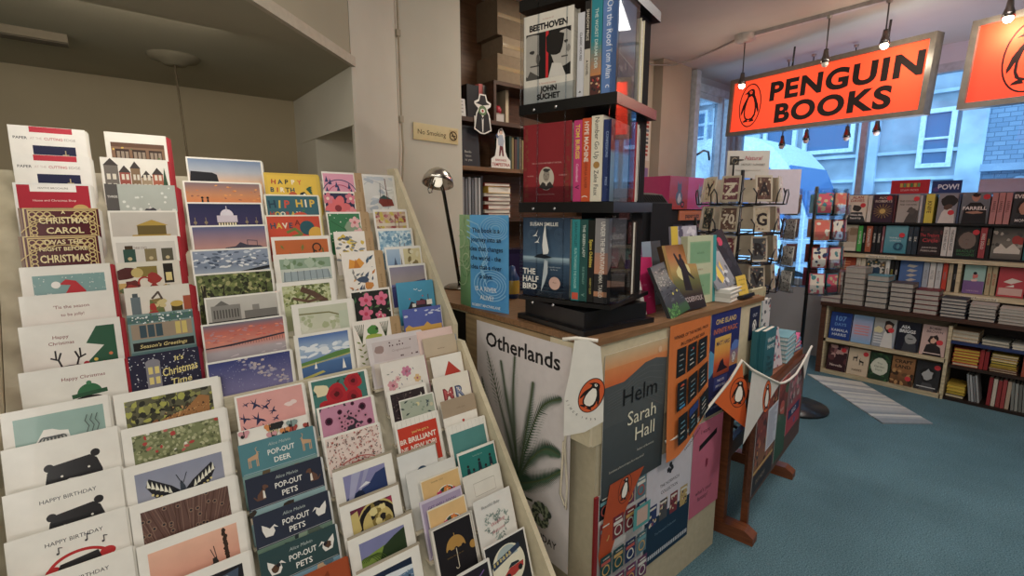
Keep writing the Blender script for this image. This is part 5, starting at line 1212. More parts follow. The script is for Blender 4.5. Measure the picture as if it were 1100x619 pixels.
leafposter('narrow pale printed sheet taped over the red poster',   .15, .32, .405, .605, lp2, .0015)
leafposter('green and red poster in the middle of the hanging table leaf', .325, .52, .27, .69, lp3)
leafposter('pink and grey poster on the far end of the hanging table leaf', .525, .83, .34, .69, lp4)

# ------------------------------------------------------------------ revolving book tower
TC = (1.275, 1.118); TF = T(TC[0], TC[1], 0) @ RZ(-75)     # local: x along the face of covers, -y outward
S_ = .165
tw = empty('book_tower', TF, 'black revolving book tower with clear panels standing on the counter corner', 'book tower')
BK = '#121214'
BM = RZ(71)     # the square foot is turned against the tower
MB().box(-.17, .17, -.17, .17, 1.111, 1.128, BK, 'plastic', BM).box(-.15, .15, -.15, .15, 1.128, 1.182, '#17171a', 'plastic', BM).build('base', tw)
MB().lathe([(0, 1.182), (.12, 1.182), (.12, 1.192), (0, 1.192)], '#0c0c0d', 'plastic', 32).build('turntable', tw)
for k, z in enumerate((1.195, 1.508, 1.818, 2.13)):
    MB().box(-S_-.004, S_+.004, -S_-.004, S_+.004, z-.018 if z > 1.3 else z, z+.014, BK, 'plastic').build('shelf_tray', tw)
MB().box(-.02, S_-.02, -.0, S_-.02, 1.209, 2.13, '#0b0b0c', 'matte').build('core', tw)
for z0, z1 in ((1.209, 1.50), (1.522, 1.81), (1.832, 2.125)):
    a = MB().box(-S_, -.152, -S_-.003, -S_, z0, z1, '#ffffff', 'acrylic').box(-.10, -.096, -S_-.004, -S_-.001, z0, z1, '#ffffff', 'acrylic').box(.0, .003, -S_-.004, -S_-.001, z0, z1, '#ffffff', 'acrylic').box(-S_, .03, -S_-.003, -S_-.001, z0, z0+.05, '#ffffff', 'acrylic')
    a.box(S_, S_+.003, -S_, -.01, z0, z1, '#ffffff', 'acrylic').box(S_-.02, S_+.003, -S_-.003, -S_, z0, z1, '#ffffff', 'acrylic')
    a.build('clear_panel', tw)
    for x in (-.11, -.03): MB().lathe([(0, 0), (.006, 0), (.005, .004), (0, .005)], '#b9b9bc', 'metal', 10, T(x, -S_-.005, z0-.02) @ RX(90)).build('clip', tw)
def tfront(label, cx, w, h, z, front, col, t=.028, dy=0, tilt=0, pages='#e6dfcf'):
    return book('book', label, w, h, t, front, None, col, TF @ T(cx, -S_+.005+t/2+dy, z), 'books in the tower', pages=pages)
def tspine(label, x0, x1, h, z, spine, col, d=.135, front=None, mat='print'):
    return book('book', label, d, h, x1-x0, front, spine, col, TF @ T((x0+x1)/2, -S_+.006+d/2, z) @ RZ(90), 'books in the tower', mat=mat)
Z1, Z2, Z3 = 1.834, 1.524, 1.211
def beeth(c):
    c.R(0, 0, 1, 1, '#e2dccf'); c.T('In Search of', .5, .93, .022, '#c08a74', .34); c.T('BEETHOVEN', .5, .855, .068, '#17171a', .92, .05)
    s = c.sub(.05, .27, .95, .79, '#8c8882'); s.R(.0, 0, .46, 1, '#2a2827'); s.B(.18, .52, .42, '#b0aba2', ry=.46, n=16, j=.08); s.R(.30, 0, .47, 1, '#1d1c1c'); s.B(.14, .60, .06, '#3a3836', ry=.04); s.B(.28, .44, .05, '#6e6a64', ry=.12); s.R(.1, .28, .3, .31, '#4a4744'); s.P([(0, 0), (.1, .2), (.3, .06), (.3, 0)], '#55524e')
    s.R(.455, 0, .515, 1, '#d0202a'); s.R(.515, 0, 1, 1, '#1b1a1a'); s.B(.84, .58, .34, '#bdb8af', ry=.40, n=14, j=.1); s.B(.66, .72, .22, '#24211f', ry=.3, n=14, j=.2); s.B(.90, .70, .05, '#35322f', ry=.03); s.P([(.52, 0), (.6, .3), (.8, .26), (.9, 0)], '#d8d3ca'); s.R(.8, .38, .94, .41, '#5a5550'); s.B(.95, .55, .05, '#8a857d', ry=.09)
    c.T('A Personal Journey', .5, .215, .022, '#c0705c', .46); c.T('JOHN', .52, .15, .062, '#17171a', .46, .05); c.T('SUCHET', .52, .065, .062, '#17171a', .72, .05)
tfront('white hardback with a split grey portrait and red bar, top row of the tower', -.068, .178, .262, Z1, beeth, '#d9d2c4', .04)
ROOF = lambda c: (c.G([(0, '#4a4a4c'), (.25, '#8a6a5a'), (.4, '#a8745c'), (.55, '#8aa0c0'), (1, '#6d8ab8')]), c.scat(12, ['#5a4a44', '#c9a890', '#7a5a50'], .05, (0, .05, 1, .38)), c.L([(.1, .42), (.9, .34)], .02, '#c9b4a0'), c.T('On the', .5, .85, .06, '#9ab0d0', .8), c.T('Roof', .5, .74, .08, '#9ab0d0', .7))
tspine('white spine with black lettering beside the split portrait cover', .034, .056, .235, Z1, spine_txt('#cfd0d6', [('CLASSIC HOUSES', .40, .34, '#2a2a30', .6), ('4', .94, .4, '#2a2a30', .1)], .02), '#cfd0d6')
tspine('cream and black patterned spine, second on the top row of the tower', .057, .076, .262, Z1, lambda c: (c.R(0, 0, 1, 1, '#c9c0b0'), c.R(.0, 0, .5, 1, '#2a2726'), c.T('SHADOW PRICE', .25, .5, .45, '#d0c8b8', .44, .02), c.T('A NOVEL', .7, .5, .4, '#2a2726', .3, .02)), '#c9c0b0')
tspine('teal to orange spine with crowd picture at its foot', .078, .112, .265, Z1, lambda c: (c.R(0, 0, .45, 1, '#1f8a98'), [c.R(.45+.04*k, 0, .5+.04*k, 1, mix('#3a8a8c', '#d0803c', k/9)) for k in range(10)], c.R(.80, 0, 1, 1, '#5a3430'), c.scat(18, ['#d8b48a', '#2a2a2c', '#b53a34'], .1, (.82, .1, .98, .9)), c.T('THE WORST DREAM EVER', .42, .5, .3, '#cfe0d8', .68, .014)), '#1f8a98')
tspine('blue spine reading On the Roof with a rooftop cover at its side', .114, .158, .268, Z1, spine_txt('#5f84c0', [('On the Roof', .30, .44, '#e2e8f2', .46), ('Tom Allan', .70, .42, '#e2e8f2', .30), ('c', .93, .4, '#e2e8f2', .1)], .006), '#5f84c0', .14, ROOF)
def oval(c):
    c.R(0, 0, 1, 1, '#93222a'); c.R(.03, .02, .10, .98, '#8a2228'); c.scat(20, ['#8a3a2c'], .02, (.04, .05, .1, .95)); c.scat(20, ['#8a3a2c'], .02, (.88, .05, .95, .95))
    c.T('THE VICTORIAN PRISONER OF THE SOUL', .5, .50, .02, '#d8a8a0', .62); c.E(.5, .30, .115, '#c9beac', ry=.15, n=30); c.B(.5, .34, .05, '#9a9082', ry=.075, n=14, j=.05); c.B(.5, .405, .05, '#3a3532', ry=.025, n=10); c.P([(.34, .19), (.42, .26), (.5, .23), (.58, .26), (.66, .19), (.5, .155)], '#3a3532'); c.P([(.47, .25), (.5, .2), (.53, .25)], '#d8d0c0')
    for x in (.45, .54): c.E(x, .35, .007, '#4a423c')
    c.L([(.49, .34), (.505, .315), (.495, .31)], .005, '#6a6054'); c.L([(.47, .295), (.53, .295)], .006, '#6a5048'); c.T('AN ANGEL', .16, .34, .018, '#d8a8a0', .14); c.T('CONFESSION', .84, .34, .018, '#d8a8a0', .16); c.T('Edward Richard Thornley', .5, .10, .018, '#d8a8a0', .4)
tfront('dark red hardback with a small oval portrait, middle row of the tower', -.068, .178, .245, Z2, oval, '#93222a', .035)
tspine('pink spine with yellow lettering, middle row of the tower', .028, .055, .243, Z2, spine_txt('#d03a7c', [('TOM BURGIS', .26, .5, '#f0c840', .42), ('Cuckooland', .64, .3, '#f0b8d0', .3), ('V', .82, .5, '#5a1a44', .06)], .03), '#d03a7c')
tspine('orange spine reading Hype Machine in white', .056, .086, .246, Z2, spine_txt('#d4521c', [('HYPE MACHINE', .28, .5, '#f2e6d6', .48), ('JOSHUA OLIVER', .68, .3, '#8a2c10', .32), ('(', .94, .5, '#f2e6d6', .06)], .02), '#d4521c')
tspine('cream spine reading Number Go Up in dark letters', .087, .124, .250, Z2, lambda c: (c.R(0, 0, 1, 1, '#e4dcc6'), c.T('Number Go Up', .26, .5, .4, '#2a2a2c', .48, .004), c.E(.57, .5, .28, '#b0823c'), c.T('Zeke Faux', .78, .5, .4, '#2a2a2c', .30, .004)), '#e4dcc6')
tspine('navy spine at the clear corner of the middle row', .126, .150, .236, Z2, spine_txt('#26386e', [('CONFESSIONS', .3, .35, '#9ab0d8', .4), ('PRESS', .75, .3, '#9ab0d8', .3)], .01), '#26386e', .14, lambda c: (c.G([(0, '#8a9aa4'), (.3, '#9cc0dc'), (.6, '#a8c4dc'), (.65, '#c0584c'), (1, '#c87a6c')]), c.scat(14, ['#d88a7c', '#b0403a'], .04, (0, .7, 1, 1))))
def half(c):
    c.G([(0, '#1d2a3e'), (.42, '#3a5670'), (.5, '#a8c4d0'), (.52, '#4a6884'), (1, '#26384e')])
    for x, y, r in ((.2, .78, .06), (.8, .8, .07), (.12, .62, .05), (.88, .62, .05), (.62, .9, .04), (.34, .92, .04)):
        for q in range(3): c.O(x, y, r*(1-.3*q), .006, '#4c6680')
    for k in range(9): c.L([(0, .45-.045*k), (.3, .46-.045*k+.01), (.6, .445-.045*k), (1, .455-.045*k)], .004, '#3f5a74')
    c.P([(.32, .51), (.4, .545), (.5, .56), (.6, .54), (.72, .515), (.55, .5)], '#15202c'); c.P([(.56, .93), (.58, .78), (.64, .60), (.62, .56), (.52, .55), (.50, .66), (.52, .8)], '#e6e8e4'); c.P([(.55, .49), (.62, .47), (.62, .32), (.56, .2), (.48, .08), (.52, .3)], '#b9c6cc')
    for x, y in ((.36, .80), (.40, .72)): c.P([(x-.07, y-.03), (x, y), (x+.05, y+.06), (x+.01, y-.01), (x+.04, y-.03), (x-.01, y-.025)], '#e6e8e4')
    c.T('SUSAN SMILLIE', .53, .925, .045, '#e9e6dc', .78, .012)
    for k, t in enumerate(('THE', 'HALF', 'BIRD')): c.T(t, .08, .33-.095*k, .075, '#f0eee6', .44, .022, al='l')
    c.E(.77, .2, .08, '#d8b0a0', n=24); c.T('Pure', .77, .21, .02, '#7a4a4a', .14); c.T('a beautiful memoir', .76, .40, .018, '#b9c6cc', .3); c.T('by the sea', .76, .37, .018, '#b9c6cc', .2)
tfront('dark blue paperback reading The Half Bird with a white gull, lowest row of the tower', -.068, .178, .262, Z3, half, '#26384e', .03)
tspine('teal spine with a red block at its foot, lowest row of the tower', .028, .056, .258, Z3, lambda c: (c.R(0, 0, 1, 1, '#1d8a8e'), c.T('SARAH POLLEY', .18, .5, .32, '#0f4a50', .3, .01), c.T('RUN TOWARDS THE DANGER', .60, .5, .32, '#a8dcd4', .5, .01), c.R(.9, .1, .985, .9, '#d8553c')), '#1d8a8e')
tspine('dark green spine reading The Green Lady', .057, .084, .258, Z3, spine_txt('#1f5450', [('THE GREEN LADY', .26, .34, '#d8e0d4', .46), ('SUE BINGLEY', .68, .26, '#7aa89c', .3), ('V', .92, .4, '#8ab0a4', .06)], .014), '#1f5450')
tspine('black spine reading Space Oddities in yellow', .085, .106, .256, Z3, spine_txt('#1b1a18', [('Space Oddities', .40, .5, '#e0c83c', .6), ('HARRY CLIFF', .8, .3, '#b8a84a', .2)], .02), '#1b1a18')
MT = lambda c: (c.G([(0, '#3a3430'), (.2, '#4a3a34'), (.3, '#c98a6a'), (.5, '#9a8a84'), (1, '#77747a')]), c.P([(0, .36), (.25, .5), (.5, .4), (.75, .56), (1, .42), (1, 0), (0, 0)], '#2c2a2c'), c.P([(0, .28), (1, .2), (1, .14), (0, .2)], '#c08a6c'), c.T('UNDER THE', .5, .78, .06, '#c9c4c0', .8, .01), c.T('MOUNTAINS', .5, .69, .06, '#c9c4c0', .8, .01))
tspine('grey spine reading Under the Mountains beside its dusky cover', .108, .152, .262, Z3, lambda c: ([c.R(.05*k, 0, .05*k+.05, 1, mix('#8a8688', '#c98a6c' if k > 7 else '#9a9494', min(1, k/12))) for k in range(13)], c.R(.65, 0, 1, 1, '#2c2a2c'), c.R(.86, 0, .92, 1, '#b9805c'), c.T('UNDER THE MOUNTAINS', .34, .6, .34, '#e2ddd4', .6, .012), c.T('EMMA TARLO', .78, .5, .3, '#c9c4b8', .3, .01)), '#77747a', .14, MT)
# books on the far side that show past the corner
def tside(label, y0, y1, h, z, col, x=.0):
    return book('book', label, .14, h, y1-y0, None, None, col, TF @ T(S_-.075+x, (y0+y1)/2, z), 'books in the tower')
tside('thick cream book edge on the far side of the top row of the tower', .02, .05, .25, Z1, '#d9cfae')
tside('red edged book on the far side of the middle row of the tower', .005, .020, .25, Z2, '#b5232c'); tside('black book on the far side of the middle row of the tower', .04, .06, .24, Z2, '#1a1a1c'); tside('white book between red and black ones on the far side of the tower', .022, .038, .245, Z2, '#d8d4cc')
tside('dark brown book on the far side of the lowest row of the tower', .02, .05, .25, Z3, '#4a3f38')

# ------------------------------------------------------------------ things on the counter
# folded show card
sc = empty('show_card', T(0, 0, 0), 'folded blue and green show card reading Is a River Alive', 'show card')
def river(c):
    c.G([(0, '#4a9fdc'), (1, '#5cb2ea')])
    for k in range(5): c.O(.68, .86, .06+.035*k, .010, '#8ccaf0', ry=.035+.022*k)
    for k in range(5): c.O(.62, .28, .08+.04*k, .011, '#8ccaf0', ry=.05+.028*k)
    for k in range(4): c.L([(.0, .95-.06*k), (.3, .9-.07*k), (.55, .62-.05*k), (.35, .45), (.5, .38-.03*k)], .012, '#8ccaf0')
    for k, t in enumerate(('This book is a', 'journey into an', 'idea that changes', 'the world - the', 'idea that a river', 'is alive.')): c.T(t, .5, .845-.095*k, .050, '#0f2644', .92, .018)
    c.T('IS A RIVER', .5, .235, .05, '#e9f2f4', .62, .008); c.T('ALIVE?', .52, .145, .05, '#e9f2f4', .4, .008); c.T('ROBERT MACFARLANE', .5, .055, .03, '#e9f2f4', .74, .008)
def rgreen(c):
    c.G([(0, '#5a9460'), (1, '#98c08c')])
    for k in range(9): c.O(random.random(), random.random(), random.uniform(.06, .16), .012, random.choice(['#9cc090', '#5a8f5c', '#b4cfa4']), n=16)
cv = Canvas(.20, .368, 6e-5); river(cv)
MB().box(0, .20, 0, .002, 0, .368, '#3f9ad4').canvas(cv, frame((0,0,0), (1,0,0), (0,0,1))).build('front_panel', sc, frame((1.094, 1.56, 1.1112), (.033, -.197, 0), (0, 0, 1)) @ RX(-90))
cv = Canvas(.088, .368, 6e-5); rgreen(cv)
MB().box(0, .088, 0, .002, 0, .368, '#6a9a6a').canvas(cv, frame((0,0,0), (1,0,0), (0,0,1))).build('side_panel', sc, frame((1.104, 1.648, 1.1112), (-.008, -.087, 0), (0, 0, 1)) @ RX(-90))
# desk lamp
lp = empty('desk_lamp', T(1.335, 2.0, 1.11), 'brushed steel desk lamp with a domed shade in front of the pillar', 'lamp')
MB().lathe([(0, 0), (.075, 0), (.078, .008), (.06, .018), (.012, .024), (0, .024)], '#8f8c84', 'metal', 24).build('base', lp)
MB().tube([(0, 0, .02), (-.03, 0, .2), (-.058, 0, .34), (-.085, -.005, .47), (-.10, -.01, .505)], .0085, '#4e4a42', 'metal', 10).build('stem', lp)
HM = T(-.125, -.02, .515) @ RY(18) @ RX(-14)
MB().lathe([(.008, .066), (.03, .062), (.052, .045), (.068, .018), (.074, -.008), (.070, -.008), (.063, .016), (.046, .040), (.0, .056)], '#d4cfc6', 'metal', 30, HM).build('lamp_shade', lp)
MB().lathe([(0, -.022), (.016, -.018), (.022, 0), (.018, .02), (0, .03)], '#fff2d8', 'lightbox', 14, HM).build('bulb', lp)
MB().tube([(-.055, -.03, -.01), (-.07, -.04, -.075), (-.062, -.04, -.088), (-.05, -.04, -.08), (-.035, -.03, -.012)], .003, '#8f8c84', 'metal', 6, HM).build('handle', lp)
# till screen seen from behind
tl = empty('till', T(0, 0, 0), 'black till screen seen from behind on the counter', 'till')
MB().box(1.80, 2.24, 1.40, 1.46, 1.30, 1.53, '#1b1c1f', 'matte').box(2.05, 2.23, 1.385, 1.40, 1.26, 1.53, '#222327', 'matte').build('screen', tl)
g = MB().prism([(1.40, 1.53), (1.54, 1.53), (1.50, 1.585), (1.44, 1.575)], 'x', 1.83, 2.22, '#33363a', 'plastic')
for k in range(18): g.prism([(1.398, 1.535), (1.403, 1.535), (1.436, 1.572), (1.431, 1.572)], 'x', 1.84+k*.021, 1.85+k*.021, '#0d0e10', 'matte')
g.build('vent_grille', tl)
MB().box(1.95, 2.10, 1.42, 1.50, 1.13, 1.30, '#141416', 'matte').box(1.78, 2.24, 1.32, 1.60, 1.111, 1.16, '#18181b', 'matte').build('stand', tl)
# books leaning along the counter
def lean(label, x, y, w, h, t, front, col, rz=0, tilt=12, z=1.1115, roll=0, spine=None, mat='print', name='book', group='books leaning on the counter'):
    return book(name, label, w, h, t, front, spine, col, T(x, y, z) @ RZ(rz) @ RX(-tilt) @ RY(roll) @ T(0, 0, 0), group, mat=mat)
def pinkw(c): c.R(0, 0, 1, 1, '#c81e64'); c.P([(0, 0), (0, 1), (.16, 1), (.5, 0)], '#e6e2de'); c.T('elusive hens', .40, .52, .05, '#d87a9c', .7, .01); c.T('paulina', .72, .3, .03, '#e0a0b8', .4)
lean('pink and white paperback leaning beside the tower foot', 1.515, 1.03, .15, .215, .015, pinkw, '#c81e64', 8, 10, roll=4)
def plumb(c): c.G([(0, '#6a7a90'), (1, '#93a3b4')]); c.R(0, 0, .14, 1, '#7a4a70'); c.R(.55, .55, 1, 1, '#4a4c50'); c.R(.6, .2, .8, .6, '#1b1c20'); c.T('NOTES', .07, .7, .05, '#c9a8c0', .5, .004, 90)
lean('grey blue book with a plum spine strip behind the pink paperback', 1.68, 1.11, .17, .262, .02, plumb, '#7a4a70', 4, 8)
def green_c(c):
    c.R(0, 0, 1, 1, '#c4c8a4'); c.R(.08, .60, .80, .92, '#8fb48a'); c.R(.08, .12, .80, .44, '#8fb48a')
    for y in (.60, .12): c.R(.11, y+.02, .77, y+.30, '#7faa80'); c.T('old style', .44, y+.16, .04, '#4f7a58', .5)
    c.T('letters', .44, .52, .035, '#a8846c', .4); c.R(.88, 0, 1, 1, '#2f9a9c')
lean('tall cream and green book with a teal edge behind the silhouette book', 1.865, 1.012, .215, .282, .03, green_c, '#c4c8a4', -2, 3)
def silh(c):
    c.G([(0, '#1f1714'), (.22, '#3a2a1c'), (.45, '#6a6a30'), (.62, '#b09048'), (.8, '#b8743c'), (1, '#8a5a2c')]); c.R(0, 0, .1, 1, '#9a7a34'); c.B(.5, .6, .16, '#d8cc8a', ry=.14, n=14)
    c.P([(.42, .30), (.44, .62), (.38, .70), (.30, .86), (.34, .88), (.44, .76), (.48, .80), (.54, .80), (.60, .74), (.66, .58), (.82, .46), (.80, .44), (.64, .52), (.66, .28)], '#231a16'); c.E(.51, .82, .035, '#231a16')
    c.T('MODERVOLK', .62, .16, .075, '#b9a8a4', .66, .02)
lean('book with a dark robed silhouette against a golden sky, reading Modervolk', 1.715, .962, .205, .262, .022, silh, '#4a3a24', -1, 19)
def moor(c):
    c.G([(0, '#2f5a2c'), (.14, '#3a5a34'), (.2, '#3a3c3e'), (.5, '#4a4c50'), (.75, '#8a8880'), (1, '#5a5c60')]); c.scat(34, ['#9a958c', '#b4aea4', '#6a6864'], .05, (0, .55, 1, .9), ry=.02); c.scat(26, ['#4a8a3a', '#3a6a34', '#6a9a4a'], .04, (0, 0, .5, .22)); c.scat(20, ['#2a2c30', '#5a5c60'], .06, (0, .25, 1, .55), ry=.015)
    for x, y in ((.5, .40), (.72, .42)): c.E(x, y, .025, '#d8cc3a')
    c.T('ALBION NIGHT', .6, .88, .05, '#3a3c40', .6, .008)
lean('grey cloudy moorland book at the counter edge, foremost of the leaning books', 1.612, .946, .17, .205, .014, moor, '#3a3c3e', 6, 24, roll=-6)
def blk(c): c.G([(0, '#2a2a2c'), (1, '#1f1f22')]); c.E(.62, .80, .085, '#d03a5c', n=20); c.scat(20, ['#35353a', '#2f2f33'], .08)
for k, (q, lab) in enumerate((('#d8d6d0', 'lowest white book of the short pile under the yellow flecked magazine'), ('#c4c2bc', 'middle white book of the short pile under the yellow flecked magazine'), ('#e0deda', 'top white book of the short pile under the yellow flecked magazine'))):
    book('book', lab, .15, .21, .018, None, None, q, T(2.02, 1.15, 1.1210+.0185*k) @ RZ(8) @ RX(90) @ T(0, 0, -.0), 'short pile on the counter')
def fleck(c): c.G([(0, '#7a7e86'), (1, '#a8acb2')]); c.scat(22, ['#5a5e68', '#c9ccd0', '#8a8e96'], .06); c.P([(.3, .3), (.5, .55), (.56, .2), (.36, .1)], '#e0c03a'); c.P([(.62, .5), (.74, .6), (.7, .3)], '#e0c03a')
lean('grey magazine flecked with yellow lying against the green book', 2.03, .975, .15, .20, .01, fleck, '#8a8e96', -8, 32, z=1.169, roll=-8)
lean('black book with a round pink sticker leaning over the yellow note', 2.205, 1.03, .16, .25, .018, blk, '#1f1f22', -6, 22, roll=-14, z=1.165)
def ynote(c): c.R(0, 0, 1, 1, '#e0bb2c'); c.T('Handmade stamp', .52, .78, .09, '#6a5a1c', .72); c.T('of approval', .5, .55, .09, '#6a5a1c', .5); c.T('IN STOCK', .5, .22, .09, '#6a5a1c', .6)
yn = MB(); cv = Canvas(.105, .085, 6e-5); ynote(cv); yn.box(0, .105, 0, .0012, 0, .085, '#e0bb2c').canvas(cv, frame((0,0,0), (1,0,0), (0,0,1)))
yo = tag(yn.build('note_card', None, T(2.09, .945, 1.128) @ RZ(4) @ RX(-16)), 'yellow handwritten note card at the counter edge', 'note')
MB().box(-.01, .115, -.02, .03, -.016, -.001, '#1a1a1c', 'plastic').build('holder', yo)
def ymag(c): c.G([(0, '#8a8a9a'), (1, '#b9b4c0')]); c.R(0, 0, .25, 1, '#e0c020'); c.scat(16, ['#5a5468', '#d8d4dc'], .06, (.25, 0, 1, 1))
lean('magazine with a yellow band standing behind the green book', 2.02, 1.16, .23, .315, .01, ymag, '#9a94a4', 2, 6)

# ------------------------------------------------------------------ bookcase behind the counter
bc = empty('bookcase', T(0, 0, 0), 'dark wooden bookcase against the back wall behind the book tower', 'bookcase')
DW = '#4a3322'
MB().box(1.575, 3.0, 2.725, 2.755, 0, 2.845, '#6b4a30', 'wood').build('back_panel', bc)
for x in (1.575, 2.98): MB().box(x, x+.02, 2.47, 2.725, 0, 2.15, DW, 'wood').build('side_panel', bc)
for z in (.75, 1.42, 1.735, 2.02): MB().box(1.595, 2.98, 2.46, 2.725, z, z+.025, DW if z != 1.735 else '#7a5836', 'woodx').build('shelf', bc)
BG = 'books in the dark bookcase'
def sp(label, x0, x1, y, z, h, col, d=.15, group=BG, spine=None):
    return book('book', label, d, h, x1-x0, None, spine, col, T((x0+x1)/2, y+d/2, z) @ RZ(90), group)
# on the middle shelf
cv = Canvas(.19, .24, 1e-4); cv.R(0, 0, 1, 1, '#26272c'); cv.R(0, .96, 1, 1, '#4a4a4c'); [cv.T(t, .55, .36-.1*k, .06, '#b9b4a8', .6) for k, t in enumerate(('Books', 'listen', 'to you'))]
tag(MB().box(0, .19, 0, .01, 0, .24, '#26272c').canvas(cv, frame((0,0,0), (1,0,0), (0,0,1))).build('slate_board', None, T(1.63, 2.475, 1.761) @ RX(-5)), 'small dark lettered board leaning on the middle shelf of the bookcase', 'board')
fg = empty('cutout_figure', T(1.90, 2.475, 1.761), 'paper cutout of a striding woman above a white and red name plate', 'cutout')
cv = Canvas(.17, .25, 1e-4)
cv.P([(.04, 0), (.96, 0), (.96, .2), (.8, .3), (.72, .42), (.7, .6), (.68, .84), (.55, .99), (.4, .95), (.30, .75), (.28, .5), (.22, .3), (.04, .22)], '#e6e0d6')
cv.P([(.40, .30), (.44, .56), (.60, .56), (.64, .30), (.56, .30), (.52, .46), (.47, .30)], '#6a2a30'); cv.P([(.38, .56), (.34, .72), (.42, .82), (.58, .82), (.66, .68), (.6, .54)], '#a0a8b4'); cv.E(.5, .88, .05, '#d8b098'); cv.P([(.40, .84), (.42, .96), (.56, .97), (.60, .84), (.56, .92), (.46, .92)], '#2a2022'); cv.P([(.34, .72), (.24, .8), (.3, .84), (.40, .78)], '#4a5a7a')
cv.T('BARONESS', .5, .2, .055, '#b04038', .7, .01); cv.T('TEMPESTRIA', .5, .09, .08, '#b04038', .86, .016)
MB().canvas(cv, frame((0,0,0), (1,0,0), (0,0,1))).build('figure', fg); MB().box(.02, .15, .002, .05, 0, .006, '#d8d2c8').build('stand', fg)
for k, (q, w) in enumerate((('#3a4a3c', .02), ('#8a7a4c', .016), ('#5a3a34', .022), ('#2f4a50', .018), ('#7a6a54', .016), ('#a8905a', .02), ('#44403c', .022))):
    x = 2.075 + .022*k; sp(('dark green', 'olive', 'brown red', 'slate green', 'drab', 'sandy', 'charcoal')[k] + ' narrow spine in the row beside the cutout woman', x, x+w, 2.50, 1.761, .21-.008*(k % 3), q)
# upper shelf
cv = Canvas(.16, .235, 1e-4)
cv.P([(.1, .1), (.2, .5), (.3, .62), (.12, .72), (.12, .78), (.30, .84), (.36, .98), (.66, .98), (.72, .84), (.90, .78), (.88, .70), (.72, .62), (.82, .5), (.92, .1), (.6, .0), (.4, .0)], '#e3ded4')
cv.P([(.15, .12), (.24, .48), (.34, .6), (.5, .4), (.66, .6), (.78, .48), (.87, .12), (.6, .03), (.42, .03)], '#1a1a1c'); cv.P([(.18, .74), (.34, .80), (.40, .95), (.62, .95), (.68, .80), (.84, .75), (.5, .70)], '#1a1a1c'); cv.E(.5, .58, .13, '#5f7a4a', ry=.12); cv.E(.5, .57, .075, '#e3ded4', ry=.055); cv.E(.5, .57, .035, '#a03028'); cv.P([(.46, .4), (.5, .34), (.54, .4), (.52, .05), (.48, .05)], '#e3ded4')
tag(MB().canvas(cv, frame((0,0,0), (1,0,0), (0,0,1))).box(.02, .14, .002, .006, .02, .1, '#d8d2c8').build('cutout_figure', None, T(1.745, 2.452, 1.955)), 'paper cutout of a black hat and coat with one big eye on the shelf edge', 'cutout')
for k, (q, x0, w, h) in enumerate((('#1d1b1c', 1.80, .09, .22), ('#c0605c', 1.892, .03, .235), ('#8a8680', 1.924, .014, .23), ('#4a4644', 1.94, .014, .23), ('#6a6660', 1.956, .014, .22))):
    sp(('thick black', 'salmon pink', 'pale grey', 'dark grey', 'mid grey')[k] + ' spine on the upper shelf behind the hat cutout', x0, x0+w, 2.58, 2.046, h, q, .12)
sp('black folder standing at the pillar end of the upper shelf', 1.62, 1.64, 2.58, 2.046, .30, '#1a1a1c', .12)
cvn = Canvas(.11, .10, 1e-4, '#c9c6c0'); [cvn.R(.12, .2+.2*k, .85, .27+.2*k, '#8a8680') for k in range(4)]
tag(MB().box(0, .11, 0, .002, 0, .10, '#c9c6c0').canvas(cvn, frame((0,0,0), (1,0,0), (0,0,1))).build('note_card', None, T(1.60, 2.463, 2.0455) @ RX(-6)), 'pale printed note standing at the pillar end of the upper shelf', 'note')
jb = MB().box(1.99, 2.09, 2.57, 2.65, 2.046, 2.12, '#8a8478').box(2.0, 2.08, 2.565, 2.57, 2.055, 2.11, '#b9b0a8').lathe([(0, 0), (.02, 0), (.024, .03), (.012, .05), (0, .055)], '#b02a38', 'plastic', 10, T(2.06, 2.6, 2.12))
tag(jb.build('figurine_box'), 'small grey box with a red figurine on the upper shelf', 'box')
sp('tall cream spine on the upper shelf beside the figurine box', 2.11, 2.135, 2.58, 2.046, .24, '#b9a888', .12)
for z in (2.275,): MB().box(1.95, 2.98, 2.50, 2.725, z, z+.022, DW, 'woodx').build('shelf', bc)
MB().box(1.95, 1.97, 2.50, 2.725, 2.045, 2.275, DW, 'wood').build('shelf_support', bc); MB().box(2.96, 2.98, 2.5, 2.725, 2.15, 2.275, DW, 'wood').build('shelf_support', bc)
for k, (x0, x1, z0, z1, q, lab) in enumerate(((1.98, 2.34, 2.298, 2.46, '#7a6852', 'lowest of the three tan cardboard boxes on top of the bookcase'), (2.02, 2.36, 2.461, 2.57, '#85735c', 'flat middle cardboard box on top of the bookcase'), (1.98, 2.30, 2.571, 2.80, '#705f4a', 'topmost cardboard box close under the ceiling'))):
    m = MB().box(x0, x1, 2.50, 2.72, z0, z1, q, 'matte').box(x0+.001, x1-.001, 2.499, 2.5, (z0+z1)/2-.012, (z0+z1)/2+.012, '#8a744f', 'gloss'); tag(m.build('cardboard_box'), lab, 'box', 'boxes on top of the bookcase')
